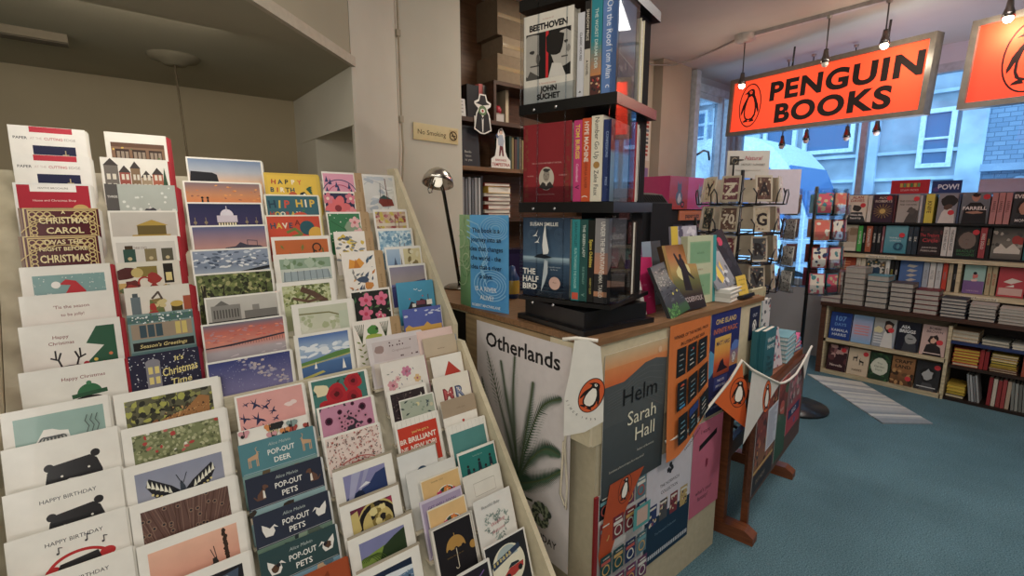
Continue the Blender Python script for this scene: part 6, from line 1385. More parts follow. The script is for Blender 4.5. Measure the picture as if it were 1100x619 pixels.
# lower shelf: leaning magazines and a pile
for k in range(5): sp(('first', 'second', 'third', 'fourth', 'fifth')[k] + ' upright grey magazine from the pillar on the lower shelf of the bookcase', 1.70+.024*k, 1.716+.024*k, 2.50, 1.446, .25-.01*(k % 2), ('#8a8a8c', '#77787c', '#9a9a9c', '#6c6e72', '#a4a4a4')[k])
def flat(label, x, y, z, w, h, t, col, rz=0, group=BG, pages='#e6dfcf'):
    """lies flat, spine towards -X before turning by rz"""
    return book('book', label, w, h, t, None, None, col, T(x, y, z+t/2) @ RZ(rz) @ RX(-90) @ T(0, 0, -h/2), group, pages=pages)
z = 1.446
for k, (q, t, nm) in enumerate((('#8a3a2c', .03, 'brown red'), ('#c9c0b0', .022, 'cream'), ('#a03a28', .03, 'rust'), ('#b0a898', .02, 'stone'), ('#7a2a24', .028, 'maroon'), ('#d8d2c4', .02, 'white'), ('#c9a02a', .042, 'yellow'), ('#8a2f24', .02, 'brick'))):
    flat(nm + ' book in the flat pile on the lower shelf of the bookcase', 1.97, 2.60, z, .20, .24, t, q, 4*((-1)**k)); z += t+.0012
z = 1.446
for k in range(4): flat(('lowest', 'second', 'third', 'topmost')[k] + ' loose sheaf of cream paper by the pillar on the lower shelf', 1.645, 2.58, z + .001, .08, .2, .05, '#c9bda4', 3*k-4, pages='#d8ccb4'); z += .0515
z = 1.446
sp('white magazine tilted over the grey ones on the lower shelf', 1.825, 1.838, 2.50, 1.446, .25, '#c4c4c2'); sp('dark magazine at the end of the grey row on the lower shelf', 1.842, 1.856, 2.50, 1.446, .26, '#3a3a3c')
tag(MB().box(-.09, .09, 0, .10, 0, .20, '#2f2644', 'gloss').box(-.085, .085, -.002, 0, .02, .18, '#3a2f56', 'gloss').build('gift_box', None, T(1.49, 1.75, 1.1112) @ RZ(-30)), 'dark purple box on the counter behind the blue show card', 'box')
yr = MB().lathe([(0, 0), (.03, 0), (.032, .09), (.02, .11), (.012, .14), (0, .145)], '#2a4a7a', 'plastic', 16).lathe([(.0325, .02), (.034, .03), (.034, .07), (.0325, .08)], '#c9a02a', 'gloss', 16)
tag(yr.build('bottle', None, T(1.36, 1.62, 1.1112)), 'small blue bottle with a yellow band beside the purple box', 'bottle')

# ------------------------------------------------------------------ low dark cabinet below the side window, pink box on it
cb_ = empty('display_cabinet', T(0, 0, 0), 'dark cabinet under the side window holding the pink box', 'cabinet')
MB().box(3.55, 4.55, 2.30, 2.64, 0, 1.50, '#2b2a2c', 'matte').build('carcass', cb_)
cv = Canvas(.42, .085, 1e-4, '#c9703c'); cv.T('papercuts', .5, .5, .5, '#2a1c14', .7, .02)
MB().box(0, .42, 0, .01, 0, .085, '#c9703c').canvas(cv, frame((0,0,0), (1,0,0), (0,0,1))).build('name_strip', cb_, T(3.80, 2.285, 1.405))
for k in range(3):
    cv = Canvas(.15, .15, 1e-4, '#3a2f34'); cv.scat(8, ['#8a5a5c', '#5a4a54', '#a89a94'], .14); tag(MB().box(0, .15, 0, .004, 0, .15, '#3a2f34').canvas(cv, frame((0,0,0), (1,0,0), (0,0,1))).build('greeting_card', None, T(3.72+.19*k, 2.293, 1.22)), ('first', 'second', 'third')[k] + ' dark card on the front of the cabinet under the orange strip', 'greeting card', 'dark cards on the cabinet')
pk = empty('carton', T(3.62, 2.22, 1.501), 'pink and red carton printed with grey cats on the cabinet', 'box')
MB().box(0, .68, .06, .36, 0, .275, '#b83a6c', 'gloss').build('body', pk)
cv = Canvas(.68, .275, 1e-4); cv.R(0, 0, .42, 1, '#a83a34'); cv.R(.42, 0, 1, 1, '#c4487a')
for x, y, q in ((.22, .45, '#5a5a64'), (.72, .40, '#8a8490')):
    cv.B(x, y-.1, .2, q, ry=.24, n=14, j=.06); cv.E(x, y+.2, .12, q); cv.P([(x-.045, y+.26), (x-.04, y+.42), (x-.01, y+.3)], q); cv.P([(x+.045, y+.26), (x+.04, y+.42), (x+.01, y+.3)], q); cv.B(x, y-.12, .1, '#b9b4b8', ry=.14)
cv.E(.30, .15, .1, '#2a2a30'); cv.E(.30, .15, .05, '#b83a4c')
MB().canvas(cv, frame((0, .059, 0), (1,0,0), (0,0,1)), 'gloss').build('print_panel', pk)

# ------------------------------------------------------------------ wire card spinner
ws = empty('card_spinner', T(3.05, 1.42, 0), 'black wire card spinner of patterned letter cards beyond the counter', 'card spinner')
BLK = '#1b1b1e'
MB().tube([(0, 0, .03), (0, 0, 1.74)], .013, BLK, 'plastic', 10).build('pole', ws)
for k in range(4): MB().tube([(0, 0, .10), (.22*math.cos(PI/2*k), .22*math.sin(PI/2*k), .05), (.32*math.cos(PI/2*k), .32*math.sin(PI/2*k), .012)], .010, BLK, 'plastic', 8).build('foot', ws)
MB().tube([(-.06, .03, 1.68), (-.06, .03, 1.80), (.06, -.03, 1.80), (.06, -.03, 1.68)], .006, BLK, 'plastic', 6).build('sign_clip', ws)
rows = ((1.545, 'YZAQRBLP'), (1.370, None), (1.195, 'HKRWSMTE'), (1.020, 'CJVTZXNU'))
nums = ['60', '70', 'G', 'D', '50', '40', '18', '21']
FACE = [152, 190, 238, 283, 328, 12, 58, 105]
ORD = ('topmost', 'second', 'third', 'lowest')
for r, (z, let) in enumerate(rows):
    rg = MB().tube([(.2*math.cos(2*PI*k/24), .2*math.sin(2*PI*k/24), z-.012) for k in range(25)], .004, BLK, 'plastic', 5, None, False)
    for k in range(8): rg.tube([(0, 0, z-.03), (.2*math.cos(PI/4*k), .2*math.sin(PI/4*k), z-.012)], .004, BLK, 'plastic', 5)
    rg.build('wire_ring', ws)
    for k, d in enumerate(FACE):
        t = nums[k] if let is None else let[k]
        Mx = T(3.05, 1.42, z) @ RZ(d+90) @ T(0, -.225, 0)
        pw = MB()
        for sx in (-1, 1): pw.tube([(sx*.062, .03, -.012), (sx*.062, -.02, -.014), (sx*.066, -.028, .045), (sx*.085, -.02, .075)], .0042, BLK, 'plastic', 5)
        pw.tube([(-.062, -.02, -.014), (.062, -.02, -.014)], .0042, BLK, 'plastic', 5)
        pw.build('wire_pocket', ws, T(0, 0, z) @ RZ(d+90) @ T(0, -.225, 0))
        cv = Canvas(.105, .15, 1e-4); q = random.choice(['#6a2f38', '#4a4a4c', '#5a4238', '#3f4a44', '#6a3a44']); bgc = random.choice(['#b3a68f', '#a99d88', '#bdb09b'])
        cv.R(0, 0, 1, 1, bgc); s = cv.sub(.1, .08, .9, .92, random.choice([q, q, '#b9a98e'])); s.scat(22, ['#a89478', '#8a7a66', '#c4b498', '#7a5a54'], .05); s.T(t, .5, .5, .58 if len(t) == 1 else .46, '#c9bda8' if r < 3 and k % 2 else '#2c2628', .8, .03)
        tag(MB().box(-.0525, .0525, -.002, .004, 0, .15, '#c9bca6').canvas(cv, frame((-.0525, -.002, 0), (1,0,0), (0,0,1))).build('greeting_card', None, Mx @ RX(-6)),
            'patterned card with ' + ('the number ' if let is None else 'a letter ') + t + ' in the ' + ORD[r] + ' tier of the wire spinner', 'greeting card', 'letter cards on the wire spinner')
cv = Canvas(.255, .165, 1e-4, '#c9c4bb'); cv.R(0, 0, 1, 1, '#c4bfb6', '#d0cbc2'); s = cv.sub(.06, .48, .28, .80, '#4a443e'); s.O(.5, .5, .3, .08, '#a89a84'); cv.T('Natural', .62, .74, .15, '#b04a5c', .6, .002, it=.3); cv.T('HISTORY ALPHABET', .62, .50, .07, '#5a544c', .6, .004); cv.R(.2, .28, .8, .295, '#8a847a')
tag(MB().box(-.1275, .1275, -.003, .003, 0, .165, '#c4bfb6').canvas(cv, frame((-.1275, -.003, 0), (1,0,0), (0,0,1))).build('sign', None, T(3.07, 1.40, 1.69) @ RZ(-42)), 'pale sign card with pink script on top of the wire spinner', 'sign')
lb = empty('notice_board', T(3.55, 1.425, 0), 'blank pale lilac board on a thin pole behind the wire spinner', 'board')
MB().box(-.17, .17, -.003, .003, 1.47, 1.77, '#c9c0cc').build('panel', lb, RZ(-42))
MB().tube([(0, .012, 0), (0, .012, 1.6)], .008, BLK, 'plastic', 8).lathe([(0, 0), (.12, 0), (.12, .012), (0, .02)], BLK, 'plastic', 20).build('pole', lb, RZ(-42))
# ------------------------------------------------------------------ clear card spinner further back
cs = empty('card_spinner', T(3.92, 1.285, 0), 'clear plastic card spinner in front of the shop window', 'card spinner')
MB().tube([(0, 0, .02), (0, 0, 1.66)], .012, '#15161a', 'plastic', 10).build('pole', cs)
MB().lathe([(0, 0), (.22, 0), (.22, .02), (.03, .04), (0, .04)], '#2a2b30', 'plastic', 24).build('base', cs)
PAL = (['#d8d4cc', '#33343a', '#8a8a8c'], ['#c9586a', '#e0d0c0', '#4f8a8c'], ['#3f7f86', '#d0566a', '#c9b48a'], ['#c98a6c', '#d86a5c', '#e3d8c4'], ['#a8433a', '#e0d8c8', '#2a3a5c'])
for r, z in enumerate((1.47, 1.29, 1.10, .92)):
    for k, d in enumerate((153, 214, 246, 282, 330, 15, 60, 105)):
        Mx = T(3.92, 1.285, z) @ RZ(d+90) @ T(0, -.20, 0)
        MB().box(-.07, .07, -.012, -.010, -.01, .06, '#ffffff', 'acrylic').box(-.07, .07, -.012, .02, -.012, -.01, '#ffffff', 'acrylic').box(-.07, .07, .012, .014, -.01, .17, '#ffffff', 'acrylic').build('clear_pocket', cs, T(0, 0, z) @ RZ(d+90) @ T(0, -.20, 0))
        p = PAL[0] if k < 1 else PAL[1 + (k+r) % 4]
        cv = Canvas(.094, .14, 2e-4, p[0]); cv.R(.07, .05, .93, .95, p[1] if k > 0 else '#c4c2bc'); cv.scat(14 if k > 0 else 26, p, .09 if k > 0 else .06)
        tag(MB().box(-.047, .047, -.001, .006, 0, .14, p[0]).canvas(cv, frame((-.047, -.001, 0), (1,0,0), (0,0,1))).build('greeting_card', None, Mx @ RX(-3)),
            ('black and white' if k < 1 else ('pink and cream', 'teal and pink', 'peach and coral', 'brick red and cream')[(k+r) % 4]) + ' card, ' + ORD[r] + ' tier of the clear spinner, ' + ('towards the wire spinner', 'facing the counter', 'beside the shelf edge', 'towards the bookshelves', 'turned to the window', 'behind the pole', 'on the window side', 'on the back')[k], 'greeting card', 'cards on the clear spinner')

# ------------------------------------------------------------------ bookshelves along the window
SFX = 5.2
def SFM(yw, z, dx=0): return T(SFX + dx, yw, z) @ RZ(-90)      # local x = -world y, cover towards the room
lc = empty('low_bookcase', T(0, 0, 0), 'long low brown bookcase with a ledge of book piles under the window', 'bookcase')
DB = '#4a2f24'; CR = '#c9b894'
MB().box(4.955, 5.44, -1.6, 1.50, .635, .665, DB, 'woody').build('ledge', lc)
MB().box(4.97, 5.44, 1.455, 1.495, 0, .635, '#5c3a2a', 'wood').build('end_panel', lc); MB().box(4.98, 5.44, -1.6, -1.56, 0, .635, DB, 'wood').build('end_panel', lc)
MB().box(5.40, 5.44, -1.56, 1.455, 0, .635, '#2a1d18', 'wood').build('back_panel', lc)
MB().box(4.985, 5.2, .605, 1.455, 0, .035, CR, 'woody').box(4.985, 5.2, .605, 1.455, .300, .330, CR, 'woody').box(4.985, 5.2, 1.44, 1.455, .035, .635, CR, 'wood').box(4.985, 5.2, .590, .612, 0, .60, CR, 'wood').box(5.15, 5.2, .61, 1.44, .035, .62, '#8a7a60', 'wood').build('display_frame', lc)
for z, c_ in ((.0, '#2a1d18'), (.268, '#33241d'), (.46, '#2a3a6a')): MB().box(5.0, 5.4, -1.56, .59, z, z+.022, c_, 'woody').build('shelf', lc)
MB().box(5.0, 5.4, -.52, -.50, .0, .635, DB, 'wood').build('divider', lc)
uc = empty('upper_shelves', T(0, 0, 0), 'tiered upper bookshelves with cream bays standing on the low bookcase', 'bookshelf')
MB().box(5.36, 5.40, -1.6, 1.50, .666, 1.60, '#2a2627', 'woody').build('back_panel', uc)
for z in (1.374, 1.110): MB().box(5.185, 5.36, -1.6, 1.48, z, z+.014, '#1a1819', 'woody').build('shelf', uc)
MB().box(5.16, 5.36, -1.6, 1.49, 1.075, 1.108, CR, 'woody').build('shelf', uc)
MB().box(5.15, 5.36, -1.6, 1.49, .80, .838, CR, 'woody').build('shelf', uc)
for y in (1.465, .612, -.26, -1.13): MB().box(5.165, 5.36, y, y+.024, .838, 1.075, CR, 'wood').build('bay_side', uc)
MB().box(5.22, 5.36, -1.6, 1.48, .666, .80, '#3a2c24', 'woody').build('plinth', uc)
for y, t, z in ((1.25, 'General Non-Fiction', 1.078), (.60, 'New and Recommended', .803)):
    cv = Canvas(.22, .026, 2e-4, '#d8cdb4'); cv.T(t, .5, .5, .62, '#3a342c', .9, .01); MB().canvas(cv, frame((0,0,0), (1,0,0), (0,0,1))).build('label', uc, SFM(y, z, -.043 if z > 1 else -.053))
def fc(label, y0, y1, z, h, front, col, t=.03, dx=0, grp='books on the upper shelves', tilt=5):
    y0 *= SFX/5.1 if z > .7 else 1; y1 *= SFX/5.1 if z > .7 else 1
    return book('book', label, y0-y1-.004, h, t, front, None, col, SFM((y0+y1)/2, z, dx+.002+t/2) @ RX(-tilt), grp, eps=2e-4)
def ss(label, y0, y1, z, h, col, txt=None, tc='#e6e0d4', dx=0, d=.14, grp='books on the upper shelves', lean=0):
    y0 *= SFX/5.1 if z > .7 else 1; y1 *= SFX/5.1 if z > .7 else 1
    f = (lambda c: (c.R(0, 0, 1, 1, col), c.T(txt, .45, .5, .5, tc, .7, .01))) if txt else None
    return book('book', label, d, h, y0-y1-.002, None, f, col, SFM((y0+y1)/2, z, dx+d/2+.004) @ RY(lean) @ RZ(90), grp, eps=2e-4)
def sticker(c, x=.72, y=.70): c.E(x, y, .085, '#d8323c', n=16)
def face(c, x, y, r, skin, hair): c.B(x, y+.02, r*1.25, hair, ry=r*1.45, n=12, j=.12); c.B(x, y-.02, r, skin, ry=r*1.3, n=12, j=.05); c.R(x-.06, y, x-.02, y+.015, hair); c.R(x+.02, y, x+.06, y+.015, hair); c.R(x-.04, y-.09*r/.15, x+.04, y-.075*r/.15, '#7a4a44')
R1, R2, R3 = 1.389, 1.125, .840
def c_pillow(c): c.R(0, 0, 1, 1, '#ddd2bc'); c.T('ALAN', .5, .92, .1, '#a83a2c', .7, .02); c.T('DAVIES', .5, .80, .1, '#a83a2c', .84, .02); c.B(.5, .52, .13, '#3a3634', ry=.13); c.P([(0, 0), (.2, .36), (.8, .36), (1, 0)], '#33383c'); c.T('White Male', .55, .26, .07, '#e9e6de', .66, .02); c.T('Stand-Up', .5, .14, .07, '#e9e6de', .76, .02); sticker(c, .8, .62)
def c_sun(c): c.R(0, 0, 1, 1, '#3a2438'); c.T('ALICE', .5, .9, .09, '#d8c9b8', .5, .014); c.T('ROBERTS', .5, .77, .09, '#d8c9b8', .84, .014); sticker(c, .76, .88); [c.L([(.5, .4), (.5+.4*math.cos(2*PI*k/16)*c.h/c.w*.7, .4+.26*math.sin(2*PI*k/16))], .014, '#b9954a') for k in range(16)]; c.E(.5, .4, .09, '#cfae5c')
def c_hill(c): c.R(0, 0, 1, 1, '#a9a49c'); c.T('THE COLONY', .5, .76, .07, '#3a3634', .86, .014); c.T('AND THE KING', .5, .64, .06, '#3a3634', .8, .012); c.P([(.5, .2), (.7, .5), (1, .42), (1, 0), (.4, 0)], '#4a4644'); c.B(.7, .42, .12, '#55504c'); sticker(c, .86, .84)
def c_afro(c): c.R(0, 0, 1, 1, '#8e9098'); c.B(.56, .74, .22, '#22201f', ry=.2, n=16, j=.08); c.P([(.1, 0), (.24, .36), (.44, .52), (.7, .5), (.9, .3), (.95, 0)], '#d3cfc8'); c.B(.54, .55, .10, '#5a4034', ry=.1); sticker(c, .72, .36)
def c_jersey(c): c.G([(0, '#5a6068'), (1, '#7a828a')]); c.B(.5, .84, .10, '#c08a74', ry=.12); c.B(.5, .92, .10, '#241c1a', ry=.06); c.P([(.08, 0), (.12, .5), (.32, .68), (.68, .68), (.9, .5), (.95, 0)], '#1c1c20'); c.B(.5, .36, .2, '#b88a72', ry=.05); c.T('FARRELL', .5, .50, .11, '#ece9e4', .94, .03); sticker(c, .86, .86)
def c_ever(c): c.R(0, 0, 1, 1, '#34363c'); c.T('EVEREST', .45, .86, .12, '#e6e2da', .86, .03); face(c, .55, .5, .2, '#c08a70', '#241c1a'); c.P([(.1, 0), (.3, .3), (.8, .3), (1, 0)], '#22242a'); c.T('MONDAY', .5, .12, .09, '#e6e2da', .7, .02)
GU = 'books on the upper shelves'
fc('cream cover with red lettering at the far end of the top tier', 1.423, 1.27, R1, .235, c_pillow, '#ddd2bc')
ss('white spine between the cream cover and the gold sunburst cover', 1.265, 1.235, R1, .23, '#d8d2c6')
fc('dark plum cover with a gold sunburst', 1.229, 1.085, R1, .235, c_sun, '#3a2438')
ss('dark red narrow spine beside the sunburst cover', 1.082, 1.066, R1, .23, '#5a2a30')
fc('grey cover with a dark hill and two lines of title', 1.061, .918, R1, .235, c_hill, '#a9a49c')
ss('pale grey spine beside the grey hill cover', .914, .895, R1, .225, '#b4b6ba', 'STATE'); ss('slate spine beside the yellow one on the top tier', .893, .88, R1, .225, '#5a606c')
ss('bright yellow spine on the top tier', .877, .822, R1, .235, '#d8c63a', 'KNIFE', '#3a3420')
fc('grey cover of a head with a large black afro', .803, .683, R1, .235, c_afro, '#8e9098')
ss('blue grey spine beside the afro cover', .680, .668, R1, .23, '#4a5a7a')
fc('cover of a man with folded arms in a black top under white capitals', .665, .502, R1, .24, c_jersey, '#5a6068')
for k in range(3): ss(('first', 'second', 'third')[k] + ' of three pink spines beside the black top cover', .496-.037*k, .462-.037*k, R1, .235, '#c98a88', 'FARRELL', '#5a2a30')
fc('dark cover of a bearded face below a large white title, by the picture edge', .384, .232, R1, .24, c_ever, '#34363c')
ss('dark spine past the bearded face cover on the top tier', .228, .20, R1, .23, '#2a2c34'); fc('pale blue cover past the bearded face cover', .195, .05, R1, .235, lambda c: (c.R(0, 0, 1, 1, '#8aa4b8'), c.T('NORTH', .5, .7, .12, '#26303c', .8, .02)), '#8aa4b8')
def c_por(c): c.G([(0, '#c9bfa8'), (1, '#bfb49c')]); c.B(.78, .62, .26, '#a8957c', ry=.3, n=14, j=.08); c.B(.84, .74, .2, '#8a7458', ry=.16); c.T('Hannah', .4, .46, .05, '#6a5a44', .6); c.T('SILVA', .45, .36, .05, '#6a5a44', .5); c.R(0, 0, 1, .12, '#d8cfb8')
def c_teal(c): c.G([(0, '#3a8a9c'), (1, '#6aa8b4')]); c.T('TRAVELS IN', .5, .56, .06, '#cfe6e6', .6, .01); c.T('LONDON', .5, .46, .06, '#cfe6e6', .5, .01); [c.O(.6+.06*k, .25, .1, .02, '#1d4a6a', ry=.12) for k in range(3)]; sticker(c, .78, .66)
def c_circ(c): c.R(0, 0, 1, 1, '#26181c'); c.scat(12, ['#3a2024', '#5a2a2c'], .08, (0, .5, 1, 1)); c.T('The Traitors', .45, .7, .11, '#b5323a', .86, .02); c.T('Circle', .5, .52, .13, '#b5323a', .7, .02); c.T('JONATHAN', .5, .26, .06, '#c9b8b0', .7, .01); c.T('FREEDLAND', .5, .15, .06, '#c9b8b0', .76, .01)
def c_brad(c): c.R(0, 0, 1, 1, '#1a1b1c'); face(c, .5, .56, .22, '#7a6a60', '#2a2624'); c.T('BRADLEY', .5, .2, .09, '#2f6a3c', .8, .016); c.T('WIGGINS', .5, .08, .09, '#2f6a3c', .8, .016); sticker(c, .84, .82)
def c_city(c): c.G([(0, '#5a5650'), (.5, '#7a766c'), (1, '#3a3836')]); c.P([(.1, .3), (.3, .5), (.5, .34), (.7, .52), (.95, .3), (.95, .18), (.1, .18)], '#d0cabc'); c.scat(16, ['#a8a294', '#4a4844'], .05, (0, .4, 1, 1)); c.B(.85, .62, .14, '#a83a34')
fc('pale beige portrait cover at the far end of the second tier', 1.457, 1.318, R2, .235, c_por, '#c9bfa8')
for lab, a, b, q, tx in (('green spine beside the beige portrait cover', 1.312, 1.278, '#3fb04a', 'A NEW LIFE'), ('black spine with yellow letters next to the green one', 1.276, 1.255, '#1d1b1a', 'ARE YOU MAD'), ('rust spine on the second tier', 1.252, 1.208, '#a85a3c', 'PERSONALITY'),
    ('black spine with white panel next to the rust one', 1.204, 1.174, '#1d2024', 'ROMANS'), ('second black spine with white panel', 1.172, 1.142, '#1d2024', 'ROMANS'), ('dull pink patterned spine beside the teal cover', 1.138, 1.122, '#8a5a62', 'BORDER')): ss(lab, a, b, R2, .228, q, tx)
fc('teal cover with dark blue rings', 1.12, .966, R2, .235, c_teal, '#3a8a9c')
ss('dark slate spine beside the teal cover', .96, .93, R2, .23, '#33404c', 'SILK'); ss('second dark slate spine beside the dark red titled cover', .928, .895, R2, .23, '#2c3844', 'SILK')
fc('black cover with a dark red title about a circle', .89, .748, R2, .235, c_circ, '#26181c')
ss('white spine beside the dark red titled cover', .743, .708, R2, .235, '#d3d0ca', 'THIS DARK NIGHT', '#4a4a4c'); ss('second white spine, next to the black face cover', .706, .67, R2, .235, '#cfccc6', 'THIS DARK NIGHT', '#4a4a4c')
fc('black cover of a bearded face with green letters', .666, .532, R2, .24, c_brad, '#1a1b1c')
ss('red patterned spine beside the green lettered face cover', .528, .491, R2, .235, '#a8444a', 'FREE SOLO'); ss('black spine next to the red patterned one', .489, .466, R2, .23, '#1d1b1c', 'WATER', '#c9a05a')
fc('grey city cover with a red mark by the picture edge', .462, .296, R2, .235, c_city, '#5a5650')
ss('teal spine past the grey city cover', .29, .255, R2, .23, '#2a6a70'); fc('dark blue cover past the grey city cover', .25, .10, R2, .235, lambda c: (c.R(0, 0, 1, 1, '#26385a'), c.T('SHORE', .5, .7, .1, '#c9d0dc', .7, .02)), '#26385a')
def c_rust(c): c.R(0, 0, 1, 1, '#a8482c'); [c.R(.2, .30+.1*k, .2+random.uniform(.4, .62), .34+.1*k, '#d88a5c') for k in range(6)]
def c_ring(c): c.R(0, 0, 1, 1, '#cfc8bc'); [c.flower(.5+.33*math.cos(t)*c.h/c.w, .55+.3*math.sin(t), .12, random.choice(['#6a5a4c', '#8a6a44', '#44504c']), '#c9a05a') for t in [2*PI*k/8 for k in range(8)]]; c.B(.5, .52, .16, '#24405a', n=12)
def c_blue(c): c.R(0, 0, 1, 1, '#4a6ca4'); [c.P([(.4+.05*k, .86-.17*k), (.8, .82-.17*k), (.6-.04*k, .74-.17*k), (.3, .78-.17*k)], '#b9b4a8') for k in range(4)]; c.T('All at Sea', .5, .1, .07, '#d8dce6', .7, .01)
def c_boat2(c): c.R(0, 0, 1, 1, '#9ac0b8'); c.R(0, 0, 1, .45, '#7a5a94'); c.P([(.34, .5), (.7, .52), (.62, .44), (.40, .43)], '#e3c0b4'); c.B(.52, .62, .07, '#d0706c', ry=.1); c.E(.52, .72, .05, '#26242a'); c.T('TIDE POOLS', .5, .1, .05, '#c9a8c4', .6)
def c_red2(c): c.R(0, 0, 1, 1, '#b83a44'); c.R(.06, .06, .94, .3, '#d0a8a0'); c.P([(.2, .5), (.5, .64), (.9, .56), (.5, .44)], '#d8cfc4'); c.P([(.3, .34), (.6, .42), (.62, .34)], '#e6e0d6')
fc('rust red cover in the first cream bay', 1.435, 1.306, R3, .225, c_rust, '#a8482c')
ss('cream spine beside the rust red cover', 1.30, 1.266, R3, .225, '#d8d0bc', 'LONE WOLF', '#4a443c'); ss('second cream spine, beside the floral ring cover', 1.264, 1.231, R3, .225, '#d3cab4')
fc('pale cover with a floral ring around a blue shape', 1.227, 1.09, R3, .23, c_ring, '#cfc8bc')
for lab, a, b, q, tx, tq in (('white spine with black letters in the first bay', 1.086, 1.057, '#dcd8d0', 'GIANT', '#1d1d1d'), ('black and yellow spine in the first bay', 1.054, 1.026, '#1d1c1c', 'CULT', '#d8c63a'), ('black spine with white letters in the first bay', 1.023, .996, '#1c1c1e', 'WILD', '#e6e2da')): ss(lab, a, b, R3, .225, q, tx, tq)
fc('blue cover with falling stone shapes in the first bay', .991, .838, R3, .23, c_blue, '#4a6ca4')
for lab, a, b, q in (('pale blue spine beside the falling stones cover', .834, .797, '#a4aebc'), ('white spine next to the pale blue one in the first bay', .794, .757, '#d3d2ce'), ('grey white spine in the middle of the first bay row', .753, .717, '#c4c6c8'), ('red orange spine in the first bay', .713, .683, '#c8402c'), ('buff spine next to the red orange one', .679, .652, '#b9a88a'), ('black spine at the end of the first bay', .648, .626, '#222428')): ss(lab, a, b, R3, .225, q, 'NOTES', '#8a8a8c')
fc('pale teal over purple cover with a rowing boat in the second bay', .588, .466, R3, .225, c_boat2, '#9ac0b8')
ss('buff patterned spine beside the rowing boat cover', .460, .432, R3, .225, '#b0a07c', 'RED ROSES', '#a83a34'); ss('second buff patterned spine in the second bay', .430, .402, R3, .225, '#b0a07c', 'RED ROSES', '#a83a34')
fc('red seascape cover in the second bay', .396, .25, R3, .225, c_red2, '#b83a44')
ss('navy spine past the red seascape cover', .245, .21, R3, .225, '#26304c'); fc('ochre cover past the red seascape cover', .20, .06, R3, .225, lambda c: (c.R(0, 0, 1, 1, '#b08a3c'), c.T('GOLD', .5, .7, .1, '#3a2c1c', .6, .02)), '#b08a3c')
# piles on the ledge
def pile(y0, y1, n, top, cols, desc, x=4.975):
    t = (top-.667)/n; z = .6665
    for k in range(n):
        q = cols[k % len(cols)] if k < n-1 else cols[-1]
        nm = ('lowest', 'second lowest', 'third lowest', 'fourth lowest', 'fifth lowest', 'sixth lowest', 'seventh lowest')[k] if k < n-1 else 'topmost'
        w, h = y0-y1-.008, .19; r = random.uniform(-1.5, 1.5)
        book('book', nm + ' book of ' + desc, h, w, t-.0015, None, None, q, T(x + h/2, (y0+y1)/2, z + t/2) @ RZ(180+r) @ RX(90) @ T(0, 0, -w/2), 'book piles on the ledge', pages='#b3aba2'); z += t
pile(1.515, 1.352, 7, .955, ['#8a6a74'], 'the mauve pile at the far end of the ledge')
pile(1.345, 1.185, 7, 1.0, ['#5a4c50', '#a89c94'], 'the tallest grey pile, second on the ledge')
pile(1.178, 1.02, 6, .945, ['#4a4a50', '#4a4a50', '#3f4a54', '#4a4a50', '#4a4a50', '#5f9aa8'], 'the pile with a teal cover on top')
pile(1.012, .855, 6, .90, ['#4c4448', '#3f383c', '#5a5054'], 'the dark grey pile right of the teal topped one')
pile(.848, .690, 5, .862, ['#6a2028', '#74242c'], 'the maroon pile')
pile(.683, .525, 6, .82, ['#33384a', '#2c3040'], 'the navy edged pile next to the maroon one')
pile(.518, .362, 5, .795, ['#4a4648', '#3a3c44', '#b4aca4'], 'the second navy edged pile, with a pale top book')
pile(.355, .195, 5, .785, ['#8a7a70', '#b9b0a4'], 'the pale pile by the picture edge')
pile(.188, .03, 5, .79, ['#55464a'], 'the brown pile beyond the pale one')
# face-out books in the low bookcase
GL = 'books in the low bookcase'
def c_107(c): c.G([(0, '#1f3f8a'), (1, '#24489a')]); c.T('107', .5, .78, .18, '#6a9ad8', .7, .03); c.T('DAYS', .5, .56, .11, '#6a9ad8', .66, .02); c.T('KAMALA', .5, .34, .10, '#c9d4e6', .8, .02); c.T('HARRIS', .5, .18, .10, '#c9d4e6', .76, .02)
def c_sky(c): c.G([(0, '#7fb0dc'), (.5, '#b9a8c0'), (1, '#8ab4dc')]); [c.R(.12, .30+.1*k, .86, .34+.1*k, '#d88a8c') for k in range(4)]
def c_wom(c): c.G([(0, '#9aa4b4'), (1, '#a8a49c')]); c.P([(.4, 0), (.5, .5), (.66, .66), (.86, .5), (.95, 0)], '#d8d6d2'); c.B(.68, .72, .14, '#2c1f1c', ry=.2); c.B(.68, .72, .08, '#d0a088', ry=.1); c.B(.22, .6, .12, '#d8cfa0'); [c.R(.06, .12+.09*k, .44, .16+.09*k, '#d8dadc') for k in range(4)]; sticker(c, .8, .62)
def c_asa(c): c.R(0, 0, 1, 1, '#16192a'); c.T('ASA', .36, .82, .11, '#e3e3e3', .4, .03); c.T('BRIGGS', .46, .68, .11, '#e3e3e3', .7, .03); c.P([(.3, 0), (.4, .34), (.6, .4), (.9, .24), (.95, 0)], '#3a3c44'); c.B(.62, .42, .14, '#9a9a9a', ry=.17); c.R(.5, .42, .74, .45, '#2a2a2c')
def c_bob(c): c.R(0, 0, 1, 1, '#c9a8a0'); c.T('BOBBI', .5, .9, .08, '#4a3438', .7, .012); c.T('BROWN', .5, .79, .08, '#4a3438', .76, .012); c.P([(.14, .0), (.24, .34), (.5, .42), (.8, .3), (.9, 0)], '#241d20'); c.B(.5, .52, .14, '#2a1c1a', ry=.17); c.B(.5, .5, .08, '#d8a890', ry=.10); c.R(.15, .06, .85, .09, '#d8c0b8'); sticker(c, .76, .46)
def c_drk(c): c.R(0, 0, 1, 1, '#3a2228'); c.scat(14, ['#8a5a5c', '#5a3438', '#b9908a'], .1, (0, .3, 1, 1)); c.T('Novella', .5, .22, .1, '#d8c0b8', .8, .014); sticker(c, .8, .84)
